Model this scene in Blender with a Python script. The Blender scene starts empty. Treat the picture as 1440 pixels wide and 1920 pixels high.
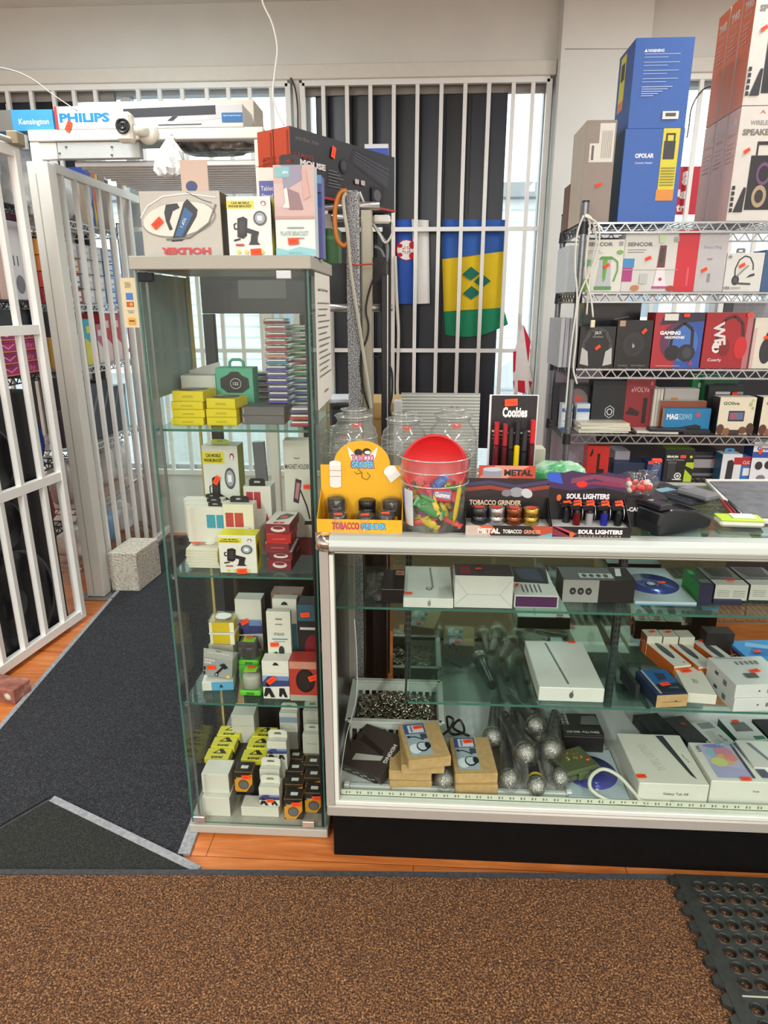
import bpy, math, random
from mathutils import Vector, Matrix
random.seed(7)
S = bpy.context.scene
COL = S.collection
R = math.radians
# ------------------------------------------------------------------ camera, world, lights, exposure
H, F, PIT, YAW = 1.52, 1250.0, R(17.1), R(3.15)
cd = bpy.data.cameras.new('camera'); cam = bpy.data.objects.new('camera', cd); COL.objects.link(cam)
cam.location = (0, 0, H); cam.rotation_euler = (math.pi/2 - PIT, 0, YAW)
cd.sensor_fit = 'VERTICAL'; cd.sensor_height = 24.0; cd.lens = F/1920*24.0; cd.clip_start = .02; cd.clip_end = 200
S.camera = cam
w = bpy.data.worlds.new('world'); S.world = w; w.use_nodes = True
bg = w.node_tree.nodes['Background']; bg.inputs[0].default_value = (.93, .965, 1, 1); bg.inputs[1].default_value = 3.6
def area(loc, sx, sy, power, col=(.93, .97, .955), rot=(0, 0, 0)):
    l = bpy.data.lights.new('ceiling_light', 'AREA'); l.shape = 'RECTANGLE'; l.size = sx; l.size_y = sy; l.energy = power; l.color = col
    o = bpy.data.objects.new('ceiling_light', l); COL.objects.link(o); o.location = loc; o.rotation_euler = rot
    return o
for x_ in (-1.6, 1.6):
    area((x_, .9, 3.10), .3, 1.2, 12); area((x_, 2.6, 3.10), .3, 1.2, 42)
    for y_, p_ in ((-1.2, 62), (-3.2, 150), (-5.4, 185)): area((x_, y_, 3.10), .3, 1.2, p_)
S.view_settings.view_transform = 'Standard'; S.view_settings.look = 'None'; S.view_settings.gamma = 1; S.view_settings.exposure = 0.0
S.view_settings.use_curve_mapping = False
cy = S.cycles
cy.use_denoising = True; cy.max_bounces = 10; cy.diffuse_bounces = 4; cy.glossy_bounces = 5; cy.transmission_bounces = 6
cy.transparent_max_bounces = 40; cy.caustics_reflective = False; cy.caustics_refractive = False; cy.sample_clamp_indirect = 4
# ------------------------------------------------------------------ photograph pixel -> point in the room
def ray(px, py):
    u = (px-720)/F; v = (py-960)/F
    dn = math.sin(PIT)+v*math.cos(PIT); fw = math.cos(PIT)-v*math.sin(PIT)
    return Vector((u*math.cos(YAW)-fw*math.sin(YAW), fw*math.cos(YAW)+u*math.sin(YAW), -dn))
CAM = Vector((0, 0, H))
def at(px, py, Y):
    r = ray(px, py); return CAM+r*(Y/r.y)
def onz(px, py, z):
    r = ray(px, py); return CAM+r*((z-H)/r.z)
def onx(px, py, X):
    r = ray(px, py); return CAM+r*(X/r.x)
# ------------------------------------------------------------------ materials
def lin(h):
    h = h.lstrip('#'); c = [int(h[i:i+2], 16)/255 for i in (0, 2, 4)]
    return tuple(x/12.92 if x <= .04045 else ((x+.055)/1.055)**2.4 for x in c)+(1,)
MC = {}
def M(hexc, rough=.5, metal=0., var=.05, sc=25., coat=0.):
    k = (hexc, rough, metal, var, sc, coat)
    if k in MC: return MC[k]
    m = bpy.data.materials.new('surface_'+hexc.strip('#')); m.use_nodes = True; n = m.node_tree.nodes; l = m.node_tree.links
    b = n['Principled BSDF']; b.inputs['Roughness'].default_value = rough; b.inputs['Metallic'].default_value = metal
    if coat: b.inputs['Coat Weight'].default_value = coat; b.inputs['Coat Roughness'].default_value = .08
    c = lin(hexc)
    if var:
        t = n.new('ShaderNodeTexCoord'); z = n.new('ShaderNodeTexNoise'); z.inputs['Scale'].default_value = sc; z.inputs['Detail'].default_value = 3
        x = n.new('ShaderNodeMix'); x.data_type = 'RGBA'
        x.inputs[6].default_value = tuple(v*(1-var*1.4) for v in c[:3])+(1,); x.inputs[7].default_value = tuple(min(1, v*(1+var)) for v in c[:3])+(1,)
        l.new(t.outputs['Object'], z.inputs['Vector']); l.new(z.outputs[0], x.inputs[0]); l.new(x.outputs[2], b.inputs['Base Color'])
    else: b.inputs['Base Color'].default_value = c
    MC[k] = m; return m
def noisemat(name, cols, scale, rough=.8, bump=.3, bscale=None, detail=4, metal=0., stretch=(1, 1, 1), dist=.004, rough_detail=.6):
    m = bpy.data.materials.new(name); m.use_nodes = True; n = m.node_tree.nodes; l = m.node_tree.links
    b = n['Principled BSDF']; b.inputs['Roughness'].default_value = rough; b.inputs['Metallic'].default_value = metal
    t = n.new('ShaderNodeTexCoord'); mp = n.new('ShaderNodeMapping'); mp.inputs['Scale'].default_value = stretch
    z = n.new('ShaderNodeTexNoise'); z.inputs['Scale'].default_value = scale; z.inputs['Detail'].default_value = detail; z.inputs['Roughness'].default_value = rough_detail
    r = n.new('ShaderNodeValToRGB'); e = r.color_ramp.elements
    for i, (p, c) in enumerate(cols):
        x = e[i] if i < 2 else e.new(p); x.position = p; x.color = lin(c)
    l.new(t.outputs['Object'], mp.inputs['Vector']); l.new(mp.outputs[0], z.inputs['Vector']); l.new(z.outputs[0], r.inputs[0]); l.new(r.outputs[0], b.inputs['Base Color'])
    if bump:
        bm = n.new('ShaderNodeBump'); bm.inputs['Strength'].default_value = bump; bm.inputs['Distance'].default_value = dist
        if bscale:
            z2 = n.new('ShaderNodeTexNoise'); z2.inputs['Scale'].default_value = bscale; z2.inputs['Detail'].default_value = 3
            l.new(mp.outputs[0], z2.inputs['Vector']); l.new(z2.outputs[0], bm.inputs['Height'])
        else: l.new(z.outputs[0], bm.inputs['Height'])
        l.new(bm.outputs[0], b.inputs['Normal'])
    return m
def glassmat(name, tint='#ffffff', base=.04, edge=.55, rough=.02, bump=0., bscale=60., milk=None, milkf=0.):
    """clear sheet: light passes straight through, both faces mirror more at a grazing angle"""
    m = bpy.data.materials.new(name); m.use_nodes = True; n = m.node_tree.nodes; l = m.node_tree.links
    n.remove(n['Principled BSDF']); out = n['Material Output']
    tr = n.new('ShaderNodeBsdfTransparent'); tr.inputs[0].default_value = lin(tint)
    gl = n.new('ShaderNodeBsdfGlossy'); gl.inputs['Roughness'].default_value = rough
    lw = n.new('ShaderNodeLayerWeight'); lw.inputs['Blend'].default_value = .5
    p = n.new('ShaderNodeMath'); p.operation = 'POWER'; p.inputs[1].default_value = 4
    mu = n.new('ShaderNodeMath'); mu.operation = 'MULTIPLY_ADD'; mu.inputs[1].default_value = edge; mu.inputs[2].default_value = base
    mx = n.new('ShaderNodeMixShader')
    l.new(lw.outputs['Facing'], p.inputs[0]); l.new(p.outputs[0], mu.inputs[0]); l.new(mu.outputs[0], mx.inputs[0]); l.new(tr.outputs[0], mx.inputs[1]); l.new(gl.outputs[0], mx.inputs[2])
    last = mx
    if milk:
        df = n.new('ShaderNodeBsdfDiffuse'); df.inputs[0].default_value = lin(milk); m2 = n.new('ShaderNodeMixShader'); m2.inputs[0].default_value = milkf
        l.new(mx.outputs[0], m2.inputs[1]); l.new(df.outputs[0], m2.inputs[2]); last = m2
    if bump:
        t = n.new('ShaderNodeTexCoord'); z = n.new('ShaderNodeTexNoise'); z.inputs['Scale'].default_value = bscale; z.inputs['Detail'].default_value = 2
        bm = n.new('ShaderNodeBump'); bm.inputs['Strength'].default_value = bump; bm.inputs['Distance'].default_value = .01
        l.new(t.outputs['Object'], z.inputs['Vector']); l.new(z.outputs[0], bm.inputs['Height']); l.new(bm.outputs[0], gl.inputs['Normal']); l.new(bm.outputs[0], lw.inputs['Normal'])
    l.new(last.outputs[0], out.inputs['Surface'])
    return m
PANE = glassmat('clear_glass', '#f4faf7', .03, .5)
SHELFGLASS = glassmat('shelf_glass', '#f0f7f4', .03, .45, milk='#8fb8aa', milkf=.04)
GREENEDGE = M('#3c6d62', .15, 0, .03)
CASEGLASS = glassmat('case_glass', '#f8fbf9', .014, .3)
FILM = glassmat('cellophane', '#f7f7f6', .06, .6, .05, 1., 60, '#d6d6d2', .02)
RIM = glassmat('clear_rim', '#f4f5f4', .30, .6, .08, 0, 20, '#f2f2f0', .22)
CLEARPLASTIC = glassmat('clear_plastic', '#f8f8f7', .06, .6, .06, .15, 20, '#dcdddb', .05)
JARGLASS = glassmat('jar_glass', '#f1f3f1', .10, .75, .03, .12, 14, '#dfe2df', .10)
CHROME = M('#e2e2e2', .12, 1, .03); STEEL = M('#b9bbbd', .32, 1, .06, 40); SILVER = M('#c6c4bf', .38, .85, .05, 30)
WHITEPAINT = M('#ecece8', .42, 0, .05, 9); BLACKP = M('#15161a', .4, 0, .12, 30)
KRAFT = noisemat('kraft_board', [(.3, '#b08e5c'), (.7, '#c3a271')], 60, .75, .08, dist=.001)
ORANGE = '#ff4a1c'
# ------------------------------------------------------------------ meshes
class MB:
    def __init__(s): s.v = []; s.f = []; s.m = []; s.mats = []; s.s = []
    def mi(s, mat):
        if mat not in s.mats: s.mats.append(mat)
        return s.mats.index(mat)
    def add(s, verts, faces, mat, smooth=False, T=None):
        o = len(s.v); i = s.mi(mat)
        s.v += [tuple(T @ Vector(v)) if T else tuple(v) for v in verts]
        for f in faces: s.f.append(tuple(k+o for k in f)); s.m.append(i); s.s.append(smooth)
        return s
    def box(s, a, b, mat, bev=0., T=None, fm=None):
        x0, y0, z0 = a; x1, y1, z1 = b; fm = fm or {}
        order = 'FBLRTD'
        if bev <= 0:
            V = [(x0,y0,z0),(x1,y0,z0),(x1,y1,z0),(x0,y1,z0),(x0,y0,z1),(x1,y0,z1),(x1,y1,z1),(x0,y1,z1)]
            Q = [(0,1,5,4),(2,3,7,6),(3,0,4,7),(1,2,6,5),(4,5,6,7),(3,2,1,0)]
            for k, q in zip(order, Q): s.add([V[i] for i in q], [(0,1,2,3)], fm.get(k, mat), T=T)
            return s
        e = min(bev, (x1-x0)*.45, (y1-y0)*.45, (z1-z0)*.45)
        X = (x0, x1); Y = (y0, y1); Z = (z0, z1); V = []; ix = {}
        for i in (0, 1):
            for j in (0, 1):
                for k in (0, 1):
                    sx = e if i == 0 else -e; sy = e if j == 0 else -e; sz = e if k == 0 else -e
                    ix[i,j,k] = len(V)
                    V += [(X[i], Y[j]+sy, Z[k]+sz), (X[i]+sx, Y[j], Z[k]+sz), (X[i]+sx, Y[j]+sy, Z[k])]
        g = lambda i, j, k, a: ix[i,j,k]+a
        main = {'F': [g(0,0,0,1),g(1,0,0,1),g(1,0,1,1),g(0,0,1,1)], 'B': [g(1,1,0,1),g(0,1,0,1),g(0,1,1,1),g(1,1,1,1)],
                'L': [g(0,1,0,0),g(0,0,0,0),g(0,0,1,0),g(0,1,1,0)], 'R': [g(1,0,0,0),g(1,1,0,0),g(1,1,1,0),g(1,0,1,0)],
                'T': [g(0,0,1,2),g(1,0,1,2),g(1,1,1,2),g(0,1,1,2)], 'D': [g(0,1,0,2),g(1,1,0,2),g(1,0,0,2),g(0,0,0,2)]}
        o = len(s.v); s.v += [tuple(T @ Vector(v)) if T else v for v in V]
        c = ((x0+x1)/2, (y0+y1)/2, (z0+z1)/2)
        def put(q, m):
            a0, b0, c0 = (Vector(V[q[0]]), Vector(V[q[1]]), Vector(V[q[2]])); n = (b0-a0).cross(c0-a0)
            if n.dot((a0+c0)/2-Vector(c)) < 0: q = q[::-1]
            s.f.append(tuple(i+o for i in q)); s.m.append(s.mi(m)); s.s.append(False)
        for k in order: put(main[k], fm.get(k, mat))
        for j in (0, 1):
            for k in (0, 1): put([g(0,j,k,1),g(1,j,k,1),g(1,j,k,2),g(0,j,k,2)], mat)
        for i in (0, 1):
            for k in (0, 1): put([g(i,0,k,0),g(i,1,k,0),g(i,1,k,2),g(i,0,k,2)], mat)
            for j in (0, 1): put([g(i,j,0,0),g(i,j,1,0),g(i,j,1,1),g(i,j,0,1)], mat)
        for i in (0, 1):
            for j in (0, 1):
                for k in (0, 1): put([g(i,j,k,0),g(i,j,k,1),g(i,j,k,2)], mat)
        return s
    def lathe(s, prof, mat, c=(0, 0, 0), n=28, T=None, smooth=True):
        V = []; Q = []
        for r, z in prof:
            for i in range(n):
                a = 2*math.pi*i/n; V.append((c[0]+r*math.cos(a), c[1]+r*math.sin(a), c[2]+z))
        for k in range(len(prof)-1):
            for i in range(n): j = (i+1) % n; Q.append((k*n+i, k*n+j, (k+1)*n+j, (k+1)*n+i))
        return s.add(V, Q, mat, smooth, T)
    def cyl(s, c, r, h, mat, n=24, r2=None, T=None):
        r2 = r if r2 is None else r2
        s.lathe([(r, 0), (r2, h)], mat, c, n, T)
        a = [(c[0]+r*math.cos(2*math.pi*i/n), c[1]+r*math.sin(2*math.pi*i/n), c[2]) for i in range(n)]
        b = [(c[0]+r2*math.cos(2*math.pi*i/n), c[1]+r2*math.sin(2*math.pi*i/n), c[2]+h) for i in range(n)]
        s.add(a, [tuple(range(n))[::-1]], mat, False, T); s.add(b, [tuple(range(n))], mat, False, T)
        return s
    def ball(s, c, r, mat, n=20, sq=(1, 1, 1), T=None):
        P = [(max(1e-4, math.sin(math.pi*k/12)), -math.cos(math.pi*k/12)) for k in range(13)]
        A = Matrix.Translation(c) @ Matrix.Diagonal((r*sq[0], r*sq[1], r*sq[2], 1))
        return s.lathe(P, mat, n=n, T=(T @ A) if T else A)
    def tube(s, pts, r, mat, n=8, caps=True, T=None):
        P = [Vector(p) for p in pts]; V = []; Q = []; nrm = None
        for i, p in enumerate(P):
            t = (P[min(i+1, len(P)-1)]-P[max(i-1, 0)]).normalized()
            if nrm is None: nrm = t.orthogonal().normalized()
            else:
                nrm = nrm-t*nrm.dot(t); nrm = nrm.normalized() if nrm.length > 1e-6 else t.orthogonal().normalized()
            b = t.cross(nrm)
            for k in range(n): a = 2*math.pi*k/n; V.append(p+nrm*(r*math.cos(a))+b*(r*math.sin(a)))
        for i in range(len(P)-1):
            for k in range(n): j = (k+1) % n; Q.append((i*n+k, i*n+j, (i+1)*n+j, (i+1)*n+k))
        if caps: Q.append(tuple(range(n))[::-1]); Q.append(tuple((len(P)-1)*n+k for k in range(n)))
        return s.add(V, Q, mat, n > 5, T)
    def bar(s, a, b, w, d, mat, up=(0, 0, 1)):
        """square section bar between two points; w across, d along up"""
        a = Vector(a); b = Vector(b); t = (b-a).normalized(); u = Vector(up)
        if abs(t.dot(u)) > .95: u = Vector((0, 1, 0))
        x = t.cross(u).normalized()*w/2; y = x.cross(t).normalized()*d/2
        V = [a-x-y, a+x-y, a+x+y, a-x+y, b-x-y, b+x-y, b+x+y, b-x+y]
        return s.add(V, [(3,2,1,0),(4,5,6,7),(0,1,5,4),(1,2,6,5),(2,3,7,6),(3,0,4,7)], mat)
    def prism(s, poly, ax, h, mat, T=None):
        """extrude a closed 2-D outline: ax 'z' lies flat, 'y' stands facing the viewer, 'x' is a side profile"""
        f = {'z': lambda p, e: (p[0], p[1], e), 'y': lambda p, e: (p[0], e, p[1]), 'x': lambda p, e: (e, p[0], p[1])}[ax]
        n = len(poly); V = [f(p, h[0]) for p in poly]+[f(p, h[1]) for p in poly]
        Q = [tuple(range(n))[::-1], tuple(range(n, 2*n))]+[(i, (i+1) % n, (i+1) % n+n, i+n) for i in range(n)]
        return s.add(V, Q, mat, False, T)
    def build(s, name, parent=None, loc=(0, 0, 0), rot=(0, 0, 0), bevel=0.):
        me = bpy.data.meshes.new(name); me.from_pydata(s.v, [], s.f); me.update()
        for m in s.mats: me.materials.append(m)
        me.polygons.foreach_set('material_index', s.m); me.polygons.foreach_set('use_smooth', s.s)
        o = bpy.data.objects.new(name, me); COL.objects.link(o); o.location = loc; o.rotation_euler = rot
        if parent: o.parent = parent
        if bevel:
            b = o.modifiers.new('edge', 'BEVEL'); b.width = bevel; b.segments = 2; b.limit_method = 'ANGLE'
        return o
def tag(o, label=None, cat=None, group=None, kind=None):
    if label: o['label'] = label
    if cat: o['category'] = cat
    if group: o['group'] = group
    if kind: o['kind'] = kind
    return o
def thing(name, label, cat, loc=(0, 0, 0), rz=0, group=None):
    o = bpy.data.objects.new(name, None); COL.objects.link(o); o.location = loc; o.rotation_euler = (0, 0, rz); o.empty_display_size = .05
    return tag(o, label, cat, group)
def struct(o): o['kind'] = 'structure'; return o
def copy_tree(o, parent=None):
    c = o.copy(); COL.objects.link(c)
    if parent: c.parent = parent
    for ch in list(o.children): copy_tree(ch, c)
    return c
# ------------------------------------------------------------------ printed artwork
TX = {}
def text_geo(t, bold=.012):
    if (t, bold) in TX: return TX[t, bold]
    c = bpy.data.curves.new('t', 'FONT'); c.body = t; c.resolution_u = 2; c.offset = bold; c.fill_mode = 'FRONT'
    o = bpy.data.objects.new('t', c); me = o.to_mesh()
    V = [v.co.copy() for v in me.vertices]; Q = [tuple(p.vertices) for p in me.polygons]; o.to_mesh_clear()
    bpy.data.objects.remove(o); bpy.data.curves.remove(c)
    xs = [v.x for v in V] or [0, 1]; ys = [v.y for v in V] or [0, 1]
    W = max(xs)-min(xs) or 1; cx = (max(xs)+min(xs))/2; cy_ = (max(ys)+min(ys))/2
    TX[t, bold] = ([((v.x-cx)/W, (v.y-cy_)/W) for v in V], Q, (max(ys)-min(ys))/W); return TX[t, bold]
def decal(mb, org, U, V, N, art, T=None, rough=.4, step=.00025):
    """flat print on a face; u, v run 0..1 along the face. r rect, e ellipse, p polygon, l line, t text"""
    org = Vector(org); U = Vector(U); V = Vector(V); N = Vector(N); lu = U.length; lv = V.length
    for i, a in enumerate(art):
        off = org+N*(step*(i+1)+.0001); P = lambda u, v: off+U*u+V*v
        k = a[0]
        if k == 'r': mb.add([P(a[1], a[2]), P(a[3], a[2]), P(a[3], a[4]), P(a[1], a[4])], [(0, 1, 2, 3)], M(a[5], rough), T=T)
        elif k == 'e':
            n = 28; rot = R(a[6]) if len(a) > 6 else 0; pts = []
            for q in range(n):
                x = a[3]*lu*math.cos(2*math.pi*q/n); y = a[4]*lv*math.sin(2*math.pi*q/n)
                pts.append(P(a[1]+(x*math.cos(rot)-y*math.sin(rot))/lu, a[2]+(x*math.sin(rot)+y*math.cos(rot))/lv))
            mb.add(pts, [tuple(range(n))], M(a[5], rough), T=T)
        elif k == 'p': mb.add([P(u, v) for u, v in a[1]], [tuple(range(len(a[1])))], M(a[2], rough), T=T)
        elif k == 'l':
            for (u0, v0), (u1, v1) in zip(a[1], a[1][1:]):
                d = Vector(((u1-u0)*lu, (v1-v0)*lv)); L = d.length or 1; x = -d.y/L*a[2]/2; y = d.x/L*a[2]/2
                mb.add([P(u0+x/lu, v0+y/lv), P(u0-x/lu, v0-y/lv), P(u1-x/lu, v1-y/lv), P(u1+x/lu, v1+y/lv)], [(0, 1, 2, 3)], M(a[3], rough), T=T)
        elif k == 't':
            vs, fs, asp = text_geo(a[1], a[8] if len(a) > 8 else .012); wd = a[4]*lu; hs = 1.0
            if len(a) > 6 and a[6]: hs = a[6]*lv/(asp*wd)
            rot = R(a[7]) if len(a) > 7 else 0; pts = []
            for x, y in vs:
                x *= wd; y *= wd*hs
                pts.append(P(a[2]+(x*math.cos(rot)-y*math.sin(rot))/lu, a[3]+(x*math.sin(rot)+y*math.cos(rot))/lv))
            mb.add(pts, fs, M(a[5], rough), T=T)
FACE = {'F': lambda w, d, h: ((-w/2, 0, 0), (w, 0, 0), (0, 0, h), (0, -1, 0)), 'T': lambda w, d, h: ((-w/2, 0, h), (w, 0, 0), (0, d, 0), (0, 0, 1)),
        'L': lambda w, d, h: ((-w/2, d, 0), (0, -d, 0), (0, 0, h), (-1, 0, 0)), 'R': lambda w, d, h: ((w/2, 0, 0), (0, d, 0), (0, 0, h), (1, 0, 0)),
        'B': lambda w, d, h: ((w/2, d, 0), (-w, 0, 0), (0, 0, h), (0, 1, 0))}
STW, STH = .022, .012
def sticker(parent, face, u, v, size, rot=15, sc=1.):
    org, U, V, N = FACE[face](*size); org, U, V, N = map(Vector, (org, U, V, N)); u_ = U.normalized(); v_ = V.normalized(); a = R(rot)
    c = org+U*u+V*v; x = (u_*math.cos(a)+v_*math.sin(a))*STW*sc/2; y = (v_*math.cos(a)-u_*math.sin(a))*STH*sc/2
    n0 = N*.0045; n1 = N*.0052
    mb = MB(); Q = [c-x-y, c+x-y, c+x+y, c-x+y]
    mb.add([p+n0 for p in Q]+[p+n1 for p in Q], [(0,1,2,3),(4,5,6,7),(0,1,5,4),(1,2,6,5),(2,3,7,6),(3,0,4,7)], M(ORANGE, .6))
    mb.add([c-x*.6-y*.2+n1*1.02, c+x*.5-y*.2+n1*1.02, c+x*.5+y*.2+n1*1.02, c-x*.6+y*.2+n1*1.02], [(0,1,2,3)], M('#d23008', .6))
    return mb.build('price_sticker', parent)
def carton(name, label, cat, size, col, art=None, loc=(0, 0, 0), rz=0., rx=0., ry=0., group=None, stk=(), fm=None, rough=.45, bev=.0008, tab=None, mat=None):
    w, d, h = size; mb = MB(); base = mat or M(col, rough)
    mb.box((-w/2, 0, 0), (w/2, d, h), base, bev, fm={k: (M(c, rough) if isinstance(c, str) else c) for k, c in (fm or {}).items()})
    for f, a in (art or {}).items(): decal(mb, *FACE[f](*size), a)
    o = mb.build(name, None, loc, (R(rx), R(ry), R(rz))); tag(o, label, cat, group)
    for s in stk: sticker(o, s[0], s[1], s[2], size, s[3] if len(s) > 3 else 12, s[4] if len(s) > 4 else 1.)
    if tab:                                           # hanging tab above the back or front edge: (colour, width share, height, y share, u)
        c, ws, th, ys = tab[:4]; cx = tab[4] if len(tab) > 4 else 0; tw = w*ws
        t = MB(); hang(t, cx*w, d*ys, h, tw, th, M(c, .5)); t.build('hang_tab', o)
    return o
def hang(t, cx, y, z, tw, th, m):
    """card tab with a slot cut in it"""
    k = tw*.22
    out = [(-tw/2, 0), (tw/2, 0), (tw/2, th*.75), (tw/2-k*.6, th), (-tw/2+k*.6, th), (-tw/2, th*.75)]
    hole = [(-tw*.2, th*.38), (tw*.2, th*.38), (tw*.2, th*.55), (tw*.12, th*.66), (-tw*.12, th*.66), (-tw*.2, th*.55)]
    V = []
    for e in (y, y+.0012): V += [(cx+p[0], e, z+p[1]) for p in out+hole]
    Q = []
    for o in (0, 12):
        for i in range(6): Q.append((o+i, o+(i+1) % 6, o+6+(i+1) % 6, o+6+i))
    for i in range(6): Q.append((i, (i+1) % 6, (i+1) % 6+12, i+12)); Q.append((i+6, (i+1) % 6+6, (i+1) % 6+18, i+18))
    t.add(V, Q, m)
def pc(name, label, cat, rect, col, z=None, Y=None, d=.08, yback=None, art=None, rz=0., **k):
    """carton from the rectangle its front face covers in the photograph, standing at height z or at depth Y"""
    xl, xr, yt, yb = rect; xm = (xl+xr)/2
    if Y is None: Y = onz(xm, yb, z).y
    if z is None: z = at(xm, yb, Y).z
    h = max(.004, at(xm, yt, Y).z-z); ym = (yt+yb)/2; a = at(xl, ym, Y).x; b = at(xr, ym, Y).x
    if yback is not None: d = max(.01, onz(xm, yback, z+h).y-Y)
    return carton(name, label, cat, ((b-a), d, h), col, art, ((a+b)/2, Y, z), rz, **k)
# ================================================================== the room
WY = 4.36                                   # inner face of the window wall
XL, XR, YF, ZC = -4.2, 3.6, -7.4, 3.15
wallm = noisemat('wall_paint', [(.3, '#d9dad6'), (.7, '#e0e1dd')], 3, .75, .05, 90, dist=.001)
ceilm = noisemat('ceiling_paint', [(.3, '#d9d6cf'), (.7, '#e2dfd8')], 4, .85, .05, 80, dist=.001)
def laminate():
    m = bpy.data.materials.new('orange_laminate'); m.use_nodes = True; n = m.node_tree.nodes; l = m.node_tree.links; b = n['Principled BSDF']
    b.inputs['Roughness'].default_value = .33
    t = n.new('ShaderNodeTexCoord'); mp = n.new('ShaderNodeMapping'); mp.inputs['Scale'].default_value = (1, 9, 1)
    z = n.new('ShaderNodeTexNoise'); z.inputs['Scale'].default_value = 3.2; z.inputs['Detail'].default_value = 5; z.inputs['Distortion'].default_value = 1.4
    r = n.new('ShaderNodeValToRGB'); e = r.color_ramp.elements
    e[0].position = .3; e[0].color = lin('#b5622c'); e[1].position = .72; e[1].color = lin('#d88a50'); x = e.new(.52); x.color = lin('#cd783c')
    br = n.new('ShaderNodeTexBrick'); br.inputs['Scale'].default_value = 1; br.inputs['Mortar Size'].default_value = .0015; br.inputs['Brick Width'].default_value = 1.2; br.inputs['Row Height'].default_value = .19
    br.inputs['Color1'].default_value = (1, 1, 1, 1); br.inputs['Color2'].default_value = (.9, .9, .9, 1); br.inputs['Mortar'].default_value = (.35, .3, .28, 1)
    mx = n.new('ShaderNodeMix'); mx.data_type = 'RGBA'; mx.blend_type = 'MULTIPLY'; mx.inputs[0].default_value = 1
    l.new(t.outputs['Object'], mp.inputs[0]); l.new(mp.outputs[0], z.inputs['Vector']); l.new(z.outputs[0], r.inputs[0])
    l.new(t.outputs['Object'], br.inputs['Vector']); l.new(r.outputs[0], mx.inputs[6]); l.new(br.outputs['Color'], mx.inputs[7]); l.new(mx.outputs[2], b.inputs['Base Color'])
    return m
struct(MB().box((XL, YF, -.1), (XR, WY+.3, 0), laminate()).build('floor'))
struct(MB().box((XL, YF, ZC), (XR, WY+.3, ZC+.1), ceilm).build('ceiling'))
struct(MB().box((XL-.15, YF, 0), (XL, WY+.3, ZC), wallm).build('wall_left'))
struct(MB().box((XR, YF, 0), (XR+.15, WY+.3, ZC), wallm).build('wall_right'))
struct(MB().box((XL, YF-.15, 0), (XR, YF, ZC), wallm).build('wall_front'))
WH = at(800, 146, WY).z; SILL = .42
XW0 = at(562, 170, WY).x; XW1 = at(1042, 146, WY).x; XP1 = at(1205, 120, WY).x      # window 2 between XW0 and XW1, pillar to XP1
XA0 = XL; XA1 = at(550, 170, WY).x
b = MB()
b.box((XL, WY, WH), (XR, WY+.25, ZC), wallm); b.box((XL, WY, 0), (XR, WY+.25, SILL), wallm)
b.box((XW1, WY-.12, 0), (XP1, WY+.25, ZC-.001), wallm)
struct(b.build('wall_back'))
# casing along the window heads and the two mullion posts
casing = M('#dcd9d1', .5); alum = M('#b9bdc2', .45, .2)
b = MB().box((XL+.01, WY-.035, WH-.005), (XW1-.003, WY-.001, WH+.07), casing, .004); struct(b.build('trim_1'))
b = MB().box((XP1+.003, WY-.035, WH-.005), (XR-.01, WY-.001, WH+.07), casing, .004); struct(b.build('trim_2'))
b = MB().tube([(XW1+.02, WY-.121, at(1060, 92, WY-.12).z), (XP1, WY-.121, at(1190, 92, WY-.12).z)], .0022, M('#b5b1a8', .9), 6)
struct(b.build('trim_3'))
def window(n, x0, x1, mull=()):
    f = MB(); y0, y1 = WY+.06, WY+.13
    for a, c in (((x0, SILL), (x0+.05, WH)), ((x1-.05, SILL), (x1, WH)), ((x0+.05, SILL), (x1-.05, SILL+.06)), ((x0+.05, WH-.05), (x1-.05, WH))):
        f.box((a[0], y0, a[1]), (c[0], y1, c[1]), alum, .003)
    for m in mull: f.box((m-.03, y0, SILL+.06), (m+.03, y1, WH-.05), alum, .003)
    o = struct(f.build('window_%d' % n))
    MB().box((x0+.04, WY+.09, SILL+.04), (x1-.04, WY+.096, WH-.03), PANE).build('window_pane', o)
    return o
window(1, XL+.02, XA1, (at(225, 170, WY).x, at(-300, 170, WY).x)); window(2, XW0, XW1); window(3, XP1, XR-.02, (at(1400, 200, WY).x,))
b = MB().box((XA1, WY-.02, SILL), (XW0, WY+.2, WH), casing, .004); struct(b.build('trim_4'))
# ---- outside, across the street
sid = bpy.data.materials.new('pale_siding'); sid.use_nodes = True
n = sid.node_tree.nodes; l = sid.node_tree.links; t = n.new('ShaderNodeTexCoord'); wv = n.new('ShaderNodeTexWave'); wv.bands_direction = 'Z'; wv.inputs['Scale'].default_value = 1.2
r = n.new('ShaderNodeValToRGB'); r.color_ramp.elements[0].color = lin('#c3c6c9'); r.color_ramp.elements[1].color = lin('#e3e5e6'); r.color_ramp.elements[0].position = .02; r.color_ramp.elements[1].position = .2
l.new(t.outputs['Object'], wv.inputs['Vector']); l.new(wv.outputs[0], r.inputs[0]); l.new(r.outputs[0], n['Principled BSDF'].inputs['Base Color'])
b = MB().box((-30, WY+.31, -.25), (30, 26, -.1), noisemat('asphalt', [(.3, '#8e9094'), (.7, '#9fa1a5')], 12, .9, .1)); struct(b.build('exterior_ground'))
bd = tag(MB().box((-25, 17, -.1), (25, 19, 3.9), sid).build('house'), 'pale sided building across the street outside the barred window', 'building')
for x in range(-20, 24, 4): MB().box((x, 16.9, .9), (x+1.6, 17, 2.3), M('#7f8b99', .2)).build('house_window', bd)
MB().box((-25.2, 16.6, 3.9), (25.2, 19.3, 4.2), M('#8d8f93', .8)).build('roof', bd)
cr = thing('car', 'pale car parked on the street outside the barred window', 'car', (3.3, 11.5, -.1))
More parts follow.
